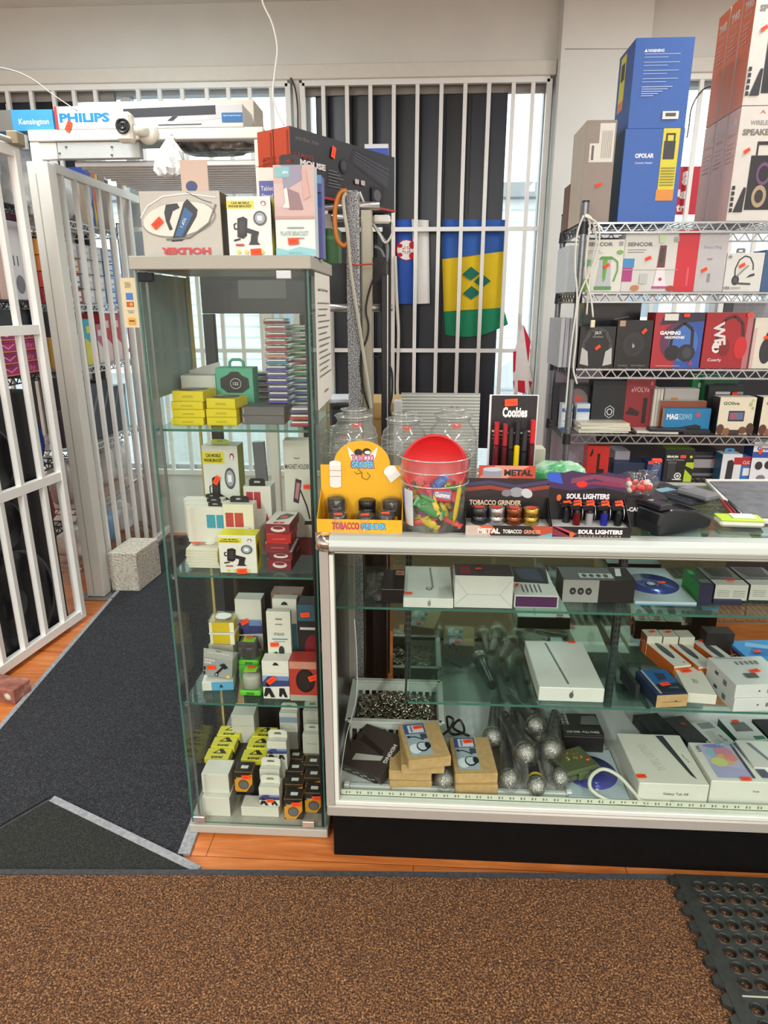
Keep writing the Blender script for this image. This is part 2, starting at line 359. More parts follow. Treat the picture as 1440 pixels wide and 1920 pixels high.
b = MB(); P = [(-2.1, .35), (-2.1, .75), (-1.9, .9), (-1.2, .98), (-.7, 1.45), (.9, 1.45), (1.5, .98), (2.1, .85), (2.15, .35)]
b.prism(P, 'y', (-.85, .85), M('#c9ccd2', .25, .1)); b.build('body', cr, bevel=.05)
b = MB().prism([(-1.05, 1.0), (-.65, 1.38), (.85, 1.38), (1.3, 1.0)], 'y', (-.87, -.855), M('#4b5560', .1)); b.build('side_glass', cr)
for x in (-1.35, 1.35):
    q = MB().cyl((0, 0, 0), .33, .2, M('#2b2c2e', .7)); q.build('wheel', cr, (x, -.86, .33), (R(-90), 0, 0))
# ---- window grilles: white bars standing just inside the glass
def grille(label, x0, x1, xs, zs, y, name='window_grille', zt=None, zb=None):
    g = thing(name, label, 'window bars', ((x0+x1)/2, y, SILL)); ox, oz = (x0+x1)/2, SILL; zt = (zt or WH-.02)-oz; zb = (zb or SILL+.01)-oz
    f = MB()
    for a, c in (((x0, zb), (x0, zt)), ((x1, zb), (x1, zt))): f.bar((a[0]-ox, 0, a[1]), (c[0]-ox, 0, c[1]), .03, .03, WHITEPAINT)
    f.bar((x0-ox, 0, zt), (x1-ox, 0, zt), .03, .03, WHITEPAINT); f.bar((x0-ox, 0, zb+.015), (x1-ox, 0, zb+.015), .03, .03, WHITEPAINT); f.build('outer_frame', g)
    for x in xs: MB().bar((x-ox, 0, zb), (x-ox, 0, zt), .022, .022, WHITEPAINT).build('bar', g)
    for z in zs: MB().bar((x0-ox, 0, z-oz), (x1-ox, 0, z-oz), .024, .024, WHITEPAINT).build('cross_rail', g)
    return g
GY = WY-.005
xs = [at(p, 165, GY).x for p in (606, 650.5, 694.5, 738.5, 783, 828, 872.5, 917, 963, 999.5)]
grille('white steel bars across the wide window with the black blind and flags', at(567, 165, GY).x, at(1030, 160, GY).x, xs, [at(800, 430, GY).z, at(800, 657, GY).z], GY)
xs = [at(p, 200, GY).x for p in (-60, -8, 18, 62, 104, 142, 182, 262, 302, 344, 390, 430, 470, 510)]
grille('white steel bars across the window behind the cage of shelves', XL+.06, XA1-.03, xs, [at(300, 430, GY).z, at(300, 657, GY).z], GY)
xs = [at(p, 200, GY).x for p in (1262, 1310, 1358, 1404, 1452, 1500)]
grille('white steel bars across the window behind the right rack', XP1+.03, XR-.06, xs, [at(1300, 430, GY).z, at(1300, 640, GY).z], GY)
# ---- black vertical blind
blm = [M('#1a1d24', .38, 0, .1), M('#262c38', .36, 0, .1)]
def blind(label, xs, zt, zb, y, xl, xr):
    t = thing('vertical_blind', label, 'blind', ((xl+xr)/2, y, zt)); ox = (xl+xr)/2
    MB().box((xl-ox, -.012, 0), (xr-ox, .02, .05), M('#8d8680', .5)).build('head_rail', t)
    for i, (a, c) in enumerate(xs):
        s = MB(); k = .012
        s.add([(a-ox, k, zb-zt), (c-ox, -k, zb-zt), (c-ox, -k, 0), (a-ox, k, 0), (a-ox, k+.0015, zb-zt), (c-ox, -k+.0015, zb-zt), (c-ox, -k+.0015, 0), (a-ox, k+.0015, 0)],
              [(0,1,2,3),(5,4,7,6),(4,0,3,7),(1,5,6,2),(3,2,6,7),(4,5,1,0)], blm[i % 2]); s.build('vane', t)
    return t
BY = WY+.048
ed = [591, 612, 656, 700, 741, 786, 832, 880, 948]
blind('black vertical blind half drawn across the wide barred window', [(at(a, 183, BY).x, at(c, 183, BY).x+.012) for a, c in zip(ed, ed[1:])], at(760, 178, BY).z, .62, BY, at(572, 170, BY).x, at(1026, 170, BY).x)
ed = [-40, 8, 52, 96, 140]
blind('black vertical blind over the far left window above the shelves', [(at(a, 190, BY).x, at(c, 190, BY).x+.012) for a, c in zip(ed, ed[1:])], at(80, 192, BY).z, .62, BY, at(-60, 190, BY).x, at(215, 180, BY).x)
# ---- flags hanging between bars and blind
def cloth(mb, Y, L, Rr, y0, y1, mat, nx=8, ny=6, wav=.006, ph=0., sag=0., off=0., thick=.0016):
    """hanging cloth; L and Rr give the photograph x of its edges at the top and bottom"""
    V = []
    for s in (0, 1):
        for j in range(ny+1):
            for i in range(nx+1):
                a = i/nx; c = j/ny; px = (L[0]+(L[1]-L[0])*c)*(1-a)+(Rr[0]+(Rr[1]-Rr[0])*c)*a; py = (y0[0]*(1-a)+y0[1]*a)*(1-c)+(y1[0]*(1-a)+y1[1]*a+sag*math.sin(math.pi*a))*c
                p = at(px, py, Y); p.y += wav*math.sin(6.5*a+1.3*c+ph)+off+s*thick; V.append(p)
    n = (nx+1)*(ny+1); Q = []
    for j in range(ny):
        for i in range(nx):
            q = j*(nx+1)+i; Q += [(q, q+1, q+nx+2, q+nx+1), (q+n, q+nx+1+n, q+nx+2+n, q+1+n)]
    for j in range(ny):
        q = j*(nx+1); Q += [(q, q+nx+1, q+nx+1+n, q+n), (q+nx, q+nx+n, q+2*nx+1+n, q+2*nx+1)]
    mb.add(V, Q, mat, True)
FY = WY+.024
def rel(o, p):
    return o
fl = MB()
cloth(fl, FY, (830, 829), (951, 948), (411, 412), (486, 471), M('#2f5fae', .8)); cloth(fl, FY, (829, 832), (948, 944), (486, 471), (584, 577), M('#e3c21c', .8)); cloth(fl, FY, (832, 835), (944, 953), (584, 577), (628, 608), M('#17885f', .8), sag=12)
for px, py in ((882, 513), (903, 527), (883, 549)):
    V = [at(px+a, py+c, FY) for a, c in ((-15, 1), (1, -13), (17, 0), (0, 13))]
    for v in V: v.y -= .009
    fl.add(V+[v+Vector((0, .0015, 0)) for v in V], [(0,1,2,3),(7,6,5,4)], M('#14705c', .8))
tag(fl.build('flag'), 'blue yellow and green flag with three green diamonds hanging behind the bars', 'flag')
fl = MB(); m = M('#2b59b5', .8); wm = M('#e9e8e4', .8)
cloth(fl, FY, (742, 746), (772, 778), (412, 411), (570, 570), m, nx=4, wav=.004); cloth(fl, FY, (772, 778), (804, 806), (411, 413), (570, 569), wm, nx=4, wav=.004)
cloth(fl, FY, (728, 728), (742, 746), (437, 414), (571, 570), M('#c4252c', .8), nx=3, wav=.004)
for px, py, rx, ry, c in ((762, 469, 19, 20, '#c4252c'), (762, 469, 17.5, 18.5, '#efeeea'), (750, 461, 5, 4, '#c4252c'), (773, 460, 6, 7, '#c4252c'), (750, 478, 5, 4, '#c4252c'), (773, 480, 6, 7, '#c4252c'), (762, 469, 8, 7, '#c4252c'), (762, 469, 1.8, 9, '#efeeea'), (762, 469, 9, 1.8, '#efeeea'), (758, 465, 1.5, 1.5, '#efeeea'), (766, 465, 1.5, 1.5, '#efeeea'), (758, 473, 1.5, 1.5, '#efeeea'), (766, 473, 1.5, 1.5, '#efeeea')):
    V = [at(px+rx*math.cos(k*math.pi/8), py+ry*math.sin(k*math.pi/8), FY) for k in range(16)]
    o = .006+.0006*len(fl.v)/900
    for v in V: v.y -= o
    fl.add(V, [tuple(range(16))], M(c, .8))
tag(fl.build('flag'), 'narrow red blue and white flag with a crest hanging left of the yellow flag', 'flag')
# small red and white flag on a stick in front of the bright strip of glass
t = thing('hand_flag', 'small red and white maple leaf flag on a stick by the window jamb', 'flag', at(985, 740, FY-.05)); o0 = Vector(t.location)
s = MB(); s.tube([at(974, 588, FY-.05)-o0, at(998, 745, FY-.05)-o0], .006, M('#cfc6b4', .6)); s.build('stick', t)
s = MB()
def fp(pts, c, off=0):
    V = [at(x, y, FY-.06)-o0+Vector((0, -off, 0)) for x, y in pts]; s.add(V+[v+Vector((0, .002, 0)) for v in V], [tuple(range(len(V))), tuple(range(2*len(V)-1, len(V)-1, -1))], M(c, .8))
fp([(981, 608), (995, 640), (990, 675), (999, 715), (986, 738), (972, 736), (962, 728), (962, 665), (970, 640)], '#efe6e2'); fp([(981, 608), (995, 640), (990, 678)], '#d31f3c', .001); fp([(962, 660), (968, 658), (966, 695), (962, 700)], '#d31f3c', .001)
fp([(971, 713), (984, 714), (985, 738), (971, 734)], '#d31f3c', .001); fp([(991, 714), (998, 716), (993, 728)], '#d31f3c', .001); fp([(962, 712), (965, 716), (963, 730)], '#d31f3c', .001); s.build('cloth', t)
# ---- poster in the right window
ps = MB(); pa = at(1262, 312, WY+.075); pb = at(1316, 402, WY+.075); W_ = pb.x-pa.x; H_ = pa.z-pb.z
ps.box((0, 0, -H_), (W_, .004, 0), M('#c32038', .5))
decal(ps, (0, 0, -H_), (W_, 0, 0), (0, 0, H_), (0, -1, 0), [('t', 'a', .44, .76, .26, '#f3e9e9', .30, 0, .05), ('t', 'igi', .40, .43, .36, '#f3e9e9', .20, 0, .05), ('t', 'tre', .42, .14, .36, '#f3e9e9', .16, 0, .05)])
o = ps.build('window_poster', None, (pa.x, WY+.08, pa.z)); tag(o, 'red poster with large white letters in the window behind the blue heater boxes', 'poster')
# ---- loose wires on the bulkhead
def wire(label, pts, r, col, name='wire', cat='wire'):
    P = [Vector(p) for p in pts]; Q = []
    for i in range(len(P)-1):
        p0 = P[max(i-1, 0)]; p1 = P[i]; p2 = P[i+1]; p3 = P[min(i+2, len(P)-1)]
        for k in range(6):
            u = k/6; Q.append(.5*((2*p1)+(p2-p0)*u+(2*p0-5*p1+4*p2-p3)*u*u+(3*p1-p0-3*p2+p3)*u**3))
    Q.append(P[-1])
    return tag(MB().tube(Q, r, M(col, .5), 6).build(name), label, cat)
wire('thin grey wire running along the wall above the window heads', [at(x, y, WY-.01) for x, y in ((-20, 148), (150, 143), (260, 144), (380, 137), (480, 139), (530, 132), (600, 139), (720, 137), (860, 134), (1000, 127), (1030, 124))], .004, '#a9a398')
wire('dark wire dropping down the white post between two windows', [at(x, y, WY-.04) for x, y in ((545, 146), (553, 165), (558, 200), (559, 250), (562, 300))], .005, '#33312f')
wire('white cable hanging down from the ceiling in front of the left window', [at(x, y, 3.3) for x, y in ((488, -30), (493, 5), (511, 45), (520, 90), (516, 130), (512, 175), (519, 208), (533, 235))], .004, '#e4e2dc')
wire('beige cable slung from the fence top up to the left wall corner', [at(x, y, 3.2) for x, y in ((-30, 122), (20, 131), (60, 148), (100, 178), (145, 208))], .0025, '#a39e92')
# ================================================================== floor coverings
grey = noisemat('grey_loop_carpet', [(.38, '#0b0c0f'), (.5, '#202227'), (.64, '#4a4c53')], 270, .95, .9, 300, 4, dist=.006)
dark = noisemat('charcoal_loop_carpet', [(.38, '#0d0e0d'), (.52, '#242623'), (.66, '#44463f')], 270, .95, .9, 300, 4, dist=.006)
brown = noisemat('brown_loop_carpet', [(.36, '#1f1108'), (.48, '#5a371e'), (.57, '#865934'), (.68, '#c0925e')], 230, .95, 1., 270, 4, dist=.007)
edge = noisemat('grey_rubber_edging', [(.3, '#7d7f84'), (.7, '#a3a5a8')], 80, .8, .3)
edged = noisemat('dark_rubber_edging', [(.3, '#2a2b2e'), (.7, '#434448')], 80, .8, .3)
def slab(pts, z0, z1, m, name, parent=None, loc=(0, 0, 0)):
    return MB().prism([(p[0]-loc[0], p[1]-loc[1]) for p in pts], 'z', (z0-loc[2], z1-loc[2]), m).build(name, parent, loc if not parent else (0, 0, 0))
g0 = lambda x, y: onz(x, y, 0)
A = [g0(312, 1008), g0(350, 1090), g0(375, 1520), g0(335, 1604)]
run = [g0(-60, 1432), g0(312, 1006), g0(480, 1006), g0(440, 1350), g0(341, 1612), g0(95, 1497), g0(-60, 1587)]
o = slab(run, .001, .009, grey, 'carpet_runner'); tag(o, 'long charcoal carpet runner laid along the white fence', 'carpet')
def strip(pts, wd, z0, z1, m, name, parent):
    b = MB()
    for a, c in zip(pts, pts[1:]): b.bar((a[0], a[1], (z0+z1)/2), (c[0], c[1], (z0+z1)/2), wd, z1-z0, m)
    return b.build(name, parent)
strip([g0(-60, 1437), g0(310, 1008)], .02, .001, .0105, edge, 'edging', o); strip([g0(443, 1340), g0(345, 1606)], .035, .001, .0105, edge, 'edging', o)
gt = lambda x, y: onz(x, y, .0175); gb = lambda x, y: onz(x, y, .026)
tri = [gt(-80, 1600), gt(97, 1497), gt(372, 1630), gt(360, 1638), gt(-80, 1638)]
o = slab(tri, .0095, .0175, dark, 'floor_mat'); tag(o, 'dark mat corner with pale edging laid over the end of the carpet runner', 'mat')
strip([gt(97, 1497), gt(372, 1630)], .024, .0095, .019, edge, 'edging', o); strip([gt(-80, 1600), gt(97, 1497)], .008, .0095, .019, edged, 'edging', o)
bm_ = [gb(-120, 1641), gb(380, 1641), gb(1240, 1650), gb(2600, 1680), Vector((3.3, -5.5, 0)), Vector((-3.9, -5.5, 0)), Vector((-3.9, .9, 0))]  # unseen rear stretch added to cut orange floor bounce and glass reflections
o = slab(bm_, .0185, .027, brown, 'doormat'); tag(o, 'wide brown loop carpet mat across the front of the floor', 'mat')
strip([gb(-120, 1634), gb(380, 1635), gb(1260, 1644)], .018, .0005, .026, edged, 'edging', o)
# rubber anti-fatigue mat with holes
rub = noisemat('black_rubber', [(.3, '#191b19'), (.7, '#2c2f2b')], 60, .55, .15)
ptA = onz(1250, 1636, .04); ptB = onz(1338, 1860, .04)
def rubber_mat():
    x0, y1 = ptA.x+.02, ptA.y-.002; sx = (ptB.x-ptA.x)/(ptB.y-ptA.y)
    t = thing('rubber_mat', 'black rubber mat with round drainage holes at the lower right', 'mat', (x0, y1, .0275))
    pit = .0385; r = .0135; nx, ny = 22, 30; W = nx*pit; gapy = 9
    b = MB()
    def cell(cx, cy, hole=True):
        h = pit/2; n = 16; sq = []; ci = []
        for k in range(n):
            a = 2*math.pi*k/n+math.pi/4; c_, s_ = math.cos(a), math.sin(a); q = h/max(abs(c_), abs(s_)); sq.append((cx+q*c_, cy+q*s_)); ci.append((cx+r*c_, cy+r*s_))
        V = [(x, y, .012) for x, y in sq]+[(cx+(x-cx)*1.25, cy+(y-cy)*1.25, .012) for x, y in ci]+[(cx+(x-cx)*1.12, cy+(y-cy)*1.12, .0145) for x, y in ci]+[(x, y, .012) for x, y in ci]+[(x, y, 0) for x, y in ci]
        Q = []
        for ring in range(4):
            for k in range(n): j = (k+1) % n; Q.append((ring*n+k, ring*n+j, (ring+1)*n+j, (ring+1)*n+k))
        b.add(V, Q, rub)
    yy = -.02-pit/2; row = 0
    for j in range(ny):
        if j in (8, 16, 24): yy -= .02
        for i in range(nx): cell(.03+i*pit+pit/2, yy)
        yy -= pit
    b.build('hole_panel', t)
    s = MB(); yend = yy
    s.box((0, yend, 0), (.03, 0, .012), rub); s.box((.03, -.02, 0), (.03+W, 0, .012), rub)
    yy = -.02
    for j in range(ny):
        if j in (8, 16, 24): s.box((.03, yy-.02, 0), (.03+W, yy, .0122), rub)
        if j in (8, 16, 24): yy -= .02
        yy -= pit
    s.build('border', t)
    k = MB(); y = 0
    while y > yend:
        k.prism([(0, y), (-.018, y-.01), (-.02, y-.028), (0, y-.036)], 'z', (0, .011), rub); y -= .047
    k.build('locking_edge', t)
    q = MB()
    yy = -.02-8*pit
    q.box((.03, yy-.012, .0123), (.03+W, yy-.008, .0128), M('#a9a79c', .8)); q.build('worn_seam', t)
    return t
rubber_mat()
# ================================================================== left side: gate, fence, what stands behind them
ORD = ['first', 'second', 'third', 'fourth', 'fifth', 'sixth', 'seventh', 'eighth', 'ninth', 'tenth', 'eleventh', 'twelfth', 'thirteenth', 'fourteenth']
GA = onz(156, 1147, .045); GA.z = 0; GD = Vector((-.139, -.990, 0))          # gate leaf runs from the post towards the camera
def gate():
    t = thing('security_gate', 'white steel bar gate standing ajar at the left edge', 'gate', GA)
    L = 1.15; zs = (.045, .76, 1.425, 2.13)
    f = MB()
    for z in (zs[0], zs[3]): f.bar(GD*.0+Vector((0, 0, z)), GD*L+Vector((0, 0, z)), .032, .04, WHITEPAINT)
    for k in (0.02, L): f.bar(GD*k+Vector((0, 0, zs[0])), GD*k+Vector((0, 0, zs[3])), .035, .035, WHITEPAINT)
    f.build('outer_frame', t)
    for z in zs[1:3]: MB().bar(GD*.0+Vector((0, 0, z)), GD*L+Vector((0, 0, z)), .03, .04, WHITEPAINT).build('cross_rail', t)
    for i in range(7): k = .15+i*.135; MB().bar(GD*k+Vector((.0, 0, zs[0])), GD*k+Vector((.0, 0, zs[3])), .026, .026, WHITEPAINT).build('bar', t)
    MB().tube([GD*.06+Vector((.02, 0, 2.165)), GD*L+Vector((.02, 0, 2.18))], .012, M('#d5d2c4', .5), 10).build('closer_rod', t)
    b = MB().box((-.0, -.06, 2.15), (.045, .0, 2.2), M('#8d7f68', .6), .004); b.cyl((.03, .02, 2.15), .014, .05, STEEL, 12); b.build('hinge_block', t)
gate()
def fence():
    pa_ = onz(164, 1141, 0); pb_ = onz(197, 1121, 0); x0, y0, x1, y1 = pb_.x-.03, pb_.y+.02, onz(305, 1000, .05).x, 4.32
    t = thing('security_fence', 'white steel bar fence running back to the window from the gate post', 'fence', (x0, y0, 0)); D = Vector((x1-x0, y1-y0, 0)); L = D.length; D.normalize()
    P = MB().box((-.068, -.02, .006), (.03, .06, 2.15), M('#d9d8d0', .45, 0, .08, 6), .004); P.box((-.030, -.0216, .02), (-.025, -.0206, 2.1), M('#a5a49c', .6)); P.build('post', t)
    b = MB().box((-.1, -.06, .0), (.1, .12, .006), STEEL, .001)
    for q in ((-.085, -.045), (.085, -.045), (-.085, .105), (.085, .105)): b.cyl((q[0], q[1], .006), .008, .006, M('#6c6a66', .5, .8), 8)
    b.build('base_plate', t)
    for n, z in (('bottom_rail', .05), ('top_rail', 2.14)): MB().bar(D*.08+Vector((0, 0, z)), D*L+Vector((0, 0, z)), .032, .04, WHITEPAINT).build(n, t)
    k = .15
    while k < L: MB().bar(D*k+Vector((0, 0, .05)), D*k+Vector((0, 0, 2.14)), .020, .022, WHITEPAINT).build('bar', t); k += .128
fence()
# wire shelving
def wire_rack(label, L, D, zs, top, loc, rz, m, group=None, cx=.026, pm=None, lips=()):
    t = thing('wire_rack', label, 'wire shelving', loc, R(rz), group); pm = pm or m
    for x in (0, L):
        for y in (0, D):
            p = MB().cyl((x, y, .0), .0125, top, pm, 14); p.cyl((x, y, top), .0135, .006, BLACKP, 14)
            z = .1
            while z < top-.05: p.lathe([(.0127, z), (.0131, z+.002), (.0127, z+.004)], pm, (x, y, 0), 14); z += .05
            p.build('post', t)
    for z in zs:
        s = MB(); r = .0032
        for y in (0, D):
            for dz in (0, -.032): s.bar((0, y, z+dz-r), (L, y, z+dz-r), r*2, r*2, m)
            n = int(L/.05)
            for i in range(n): a = L*i/n; b = L*(i+.5)/n; c = L*(i+1)/n; s.bar((a, y, z-r), (b, y, z-.032-r), .004, .004, m); s.bar((b, y, z-.032-r), (c, y, z-r), .004, .004, m)
        for x in (0, L):
            for dz in (0, -.032): s.bar((x, 0, z+dz-r), (x, D, z+dz-r), r*2, r*2, m)
            n = int(D/.05)
            for i in range(n): a = D*i/n; b = D*(i+.5)/n; c = D*(i+1)/n; s.bar((x, a, z-r), (x, b, z-.032-r), .004, .004, m); s.bar((x, b, z-.032-r), (x, c, z-r), .004, .004, m)
        k = cx
        while k < L: s.bar((k, 0, z-.0016), (k, D, z-.0016), .0032, .0032, m); k += cx
        for y in (D*.33, D*.66): s.bar((0, y, z-.006), (L, y, z-.006), .005, .005, m)
        c = s
        for x in (0, L):
            for y in (0, D): c.cyl((x, y, z-.04), .017, .042, BLACKP if pm is not m else pm, 14, .0145)
        s.build('shelf', t)
    return t
CHR = M('#c9cbcd', .28, .9, .05, 30); BLK = M('#26272b', .4, .3, .1)
wire_rack('black wire rack standing behind the white gate', .555, .42, (1.985, 1.55, 1.2, .74, .38), 2.0, (-1.95, 2.88, 0), 90, BLK)
wire_rack('chrome wire rack behind the white fence, nearest the window', .82, .42, (1.955, 1.534, 1.20, .771, .437, .1), 2.0, (-1.86, 3.48, 0), 90, CHR)
# goods on those racks: fronts face the aisle
def lb(name, label, cat, y0, y1, z, h, col, x=-1.975, d=.2, art=None, group=None, rz=90, **k):
    return carton(name, label, cat, (y1-y0, d, h), col, art, (x, (y0+y1)/2, z), rz, group=group, **k)
def vbars(col, n=3): return [('r', .12, .2+.22*i, .8, .28+.22*i, col) for i in range(n)]
ck = noisemat('white_wrap', [(.3, '#c4c6c8'), (.7, '#f2f2f1')], 14, .35, .6, 18, dist=.02)
lumpn = 0
def lump(name, label, cat, c, s, m, seed=0, group=None, parent=None):
    """a soft bag: a crumpled closed surface"""
    rnd = random.Random(seed); V = []; Q = []; nu, nv = 26, 14
    ph = [(rnd.uniform(0, 6), rnd.uniform(2, 5), rnd.uniform(2, 5)) for _ in range(4)]
    for j in range(nv+1):
        th = math.pi*j/nv
        for i in range(nu):
            a = 2*math.pi*i/nu; x, y, z = math.sin(th)*math.cos(a), math.sin(th)*math.sin(a), math.cos(th)
            k = 1+sum(.06*math.sin(p+f*a*1.0+g*th) for p, f, g in [(q[0], round(q[1]), q[2]) for q in ph])+rnd.uniform(-.03, .03)
            f = lambda v: math.copysign(abs(v)**.65, v)
            V.append((f(x)*s[0]*k, f(y)*s[1]*k, max(-s[2], f(z)*s[2]*k)+s[2]))
    for j in range(nv):
        for i in range(nu): q = (i+1) % nu; Q.append((j*nu+i, (j+1)*nu+i, (j+1)*nu+q, j*nu+q))
    o = MB().add(V, Q, m, True).build(name, parent, c)
    return o if parent else tag(o, label, cat, group)
z5, z4, z3, z2, z1 = 1.959, 1.538, 1.204, .775, .441
lb0 = lb; Yc = lambda y: 3.5+(y-3.34)*.86
def lb(name, label, cat, y0, y1, z, h, col, x=-1.975, **k): return lb0(name, label, cat, Yc(y0), Yc(y1), z, h, col, x=x+.09, **k)
lump('wrapped_bundle', 'white plastic wrapped bundle on top of the chrome rack next to the post', 'bundle', (-2.12+.09, Yc(3.46), z5), (.13, .08, .17), ck, 3)
lump('wrapped_bundle', 'second white plastic bundle on top of the chrome rack behind the fence', 'bundle', (-2.12+.09, Yc(3.70), z5), (.13, .07, .15), ck, 4)
lb('cardboard_box', 'brown and white carton on the chrome rack top between bundle and rainbow box', 'box', 3.815, 3.90, z5, .26, '#c7b49c')
lb('toy_box', 'blue printed box on the chrome rack top left of the rainbow box', 'box', 3.905, 3.995, z5, .30, '#3450a8', art={'F': [('e', .5, .6, .35, .2, '#8fb3dd'), ('e', .5, .25, .2, .12, '#e6e9ee')]})
lb('toy_box', 'rainbow striped box on top of the chrome rack behind the fence', 'box', 4.0, 4.09, z5, .30, '#e8c83a', art={'F': [('p', [(0, 1), (.6, 1), (.3, .2), (0, .5)], '#d8482c'), ('p', [(.6, 1), (1, 1), (.6, .1), (.3, .2)], '#e8c83a'), ('p', [(.2, 0), (.9, 0), (.8, .3), (.4, .3)], '#2b55b0')]})
lb('cardboard_box', 'tall brown box at the window end of the chrome rack top', 'box', 4.1, 4.2, z5, .30, '#8a6a58')
lb('flat_case', 'narrow black case standing at the far end of the chrome rack top', 'case', 4.205, 4.25, z5, .28, '#17181b')
lb('storage_box', 'wide white box lying on the second chrome shelf beside the post', 'box', 3.34, 3.60, z4, .36, '#e2e3e5', d=.1, x=-2.2)
for c, (ya, cols, nm) in enumerate(((3.36, ('#a33c40', '#c24f45', '#cf7a42', '#d98f3f'), 'pink and orange'), (3.53, ('#9c3a44', '#6a6a70', '#d08a55', '#d7d9dc'), 'red and orange'), (3.70, ('#dcdcde', '#d3d0d2', '#e2dfe0', '#d9d5d6'), 'pale'), (3.865, ('#e0e0e2', '#d8d5d6', '#dedee0', '#dcd9da'), 'white'), (4.03, ('#5b86c4', '#86a5d6', '#4f7fc6', '#7d9bd1'), 'blue'))):
    for k, col in enumerate(cols):
        lb('packet', '%s packet, %s from the bottom of its pile, second chrome shelf' % (nm, ORD[k]), 'packet', ya, ya+.15, z4+k*.079, .075, col, d=.12, art={'F': [('r', .1, .15, .9, .4, '#f0eeee'), ('r', .55, .5, .9, .85, '#ffffff')]}, group='packets piled on the second chrome shelf')
for c, (ya, yb, h, col, a) in enumerate(((3.35, 3.43, .16, '#c49a4a', '#5d4630'), (3.44, 3.53, .12, '#c9a24c', '#e3dccb'), (3.54, 3.63, .17, '#dfe2e6', '#9fb4c9'), (3.64, 3.80, .25, '#35b3c9', '#e5de52'), (3.81, 3.89, .22, '#c96a86', '#ece6e6'), (3.90, 4.03, .28, '#c8424b', '#eccfd0'), (4.05, 4.18, .28, '#c4474f', '#efd8d6'))):
    lb('packaged_item', '%s box on the third chrome shelf, %s from the post' % (('tan', 'short tan', 'pale blue', 'cyan and yellow', 'pink', 'red', 'far red')[c], ORD[c]), 'box', ya, yb, z3, h, col, d=.14, art={'F': [('p', [(0, 0), (1, 0), (1, .35), (0, .6)], a), ('r', .2, .7, .8, .85, a)]})
for c, (ya, yb, h, col) in enumerate(((3.36, 3.46, .2, '#5c4a52'), (3.48, 3.60, .30, '#1b1c20'), (3.62, 3.76, .32, '#2c2e36'), (3.78, 3.92, .33, '#24262d'), (3.94, 4.04, .28, '#3b3e48'), (4.06, 4.16, .28, '#8fc1da'))):
    lb('tablet_case', '%s case standing on the fourth chrome shelf, %s from the post' % (('brown', 'black', 'dark grey', 'tall black', 'slate', 'light blue')[c], ORD[c]), 'case', ya, yb, z2, h, col, d=.1, art={'F': [('p', [(0, .5), (1, 1), (1, .9), (0, .4)], '#70747e')]}, rough=.3)
for c in range(4):
    lump('clear_bag', 'clear bag of white goods on the fifth chrome shelf, %s from the post' % ORD[c], 'bag', (-2.1+.09, Yc(3.44+.22*c), z1), (.10, .08, .12), ck if c % 2 else M('#d9d2cd', .4), 20+c)
for c in range(3):
    lump('clear_bag', 'clear bag of goods on the lowest chrome shelf, %s from the post' % ORD[c], 'bag', (-2.1+.09, Yc(3.48+.27*c), .104), (.12, .095, .10), (ck, M('#7fa3c6', .35), ck)[c], 30+c)
lb = lb0
# goods and speakers behind the gate
lb('printed_box', 'tall white box with grey photo beside the gate stile, second shelf', 'box', 3.295, 3.43, 1.554, .36, '#e4e4e6', art={'F': [('t', '11', .4, .5, .3, '#2b2b2d'), ('e', .5, .2, .28, .12, '#85878c')]})
lb('printed_box', 'narrow pinkish box with fine print behind the gate bars', 'box', 3.19, 3.28, 1.554, .34, '#c9aaa0', art={'F': [('r', .7, .05, .85, .95, '#5b4a48')]})
lb('printed_box', 'black and orange box behind the gate at the left edge', 'box', 3.06, 3.17, 1.554, .36, '#1d1a1c', art={'F': [('p', [(.5, 0), (1, 0), (1, .9), (.7, .8)], '#b85a36')]})
lb('printed_box', 'dark red box lying under the rack top behind the gate', 'box', 3.24, 3.42, 1.918, .030, '#4d1e33', d=.3)
lump('wrapped_bundle', 'silver foil wrapped bundle on the black rack behind the gate', 'bundle', (-2.14, 3.34, 1.989), (.13, .1, .16), ck, 8)
lb('textured_box', 'tall dark grey box with fine print at the upper left corner', 'box', 3.02, 3.17, 1.989, .46, '#5c5a58', art={'F': [('l', [(.1+.08*k, .05), (.1+.08*k, .8)], .004, '#8c8a86') for k in range(8)]})
lb('black_bin', 'black plastic bin on top of the pink shoe boxes behind the gate', 'bin', 3.02, 3.41, 1.424, .085, '#121319', d=.3, rough=.3)
zb = 1.204
pk = [('l', [(.05, .3), (.2, .7), (.3, .35), (.45, .8), (.6, .3)], .006, '#e79ab8'), ('t', 'emily', .66, .5, .36, '#ef6f92', .6), ('l', [(.04, .8), (.3, .9), (.5, .75), (.95, .9)], .005, '#7a2350'), ('l', [(.05, .15), (.4, .08), (.9, .16)], .005, '#d98f3f')]
for k, c in enumerate(('#a8246a', '#9c2463', '#b12a70', '#8f2260')):
    lb('shoe_box', 'pink scrawl printed shoe box, %s from the bottom of the pile behind the gate' % ORD[k], 'box', 3.00+.006*k, 3.385+.006*k, zb+.054*k, .052, c, x=-1.94-.003*k, d=.28, art={'F': pk}, group='pink shoe boxes piled behind the gate')
lb('purple_box', 'plain purple and yellow box under the pink shoe boxes', 'box', 3.40, 3.44, zb, .052, '#6b4a94', x=-1.95)
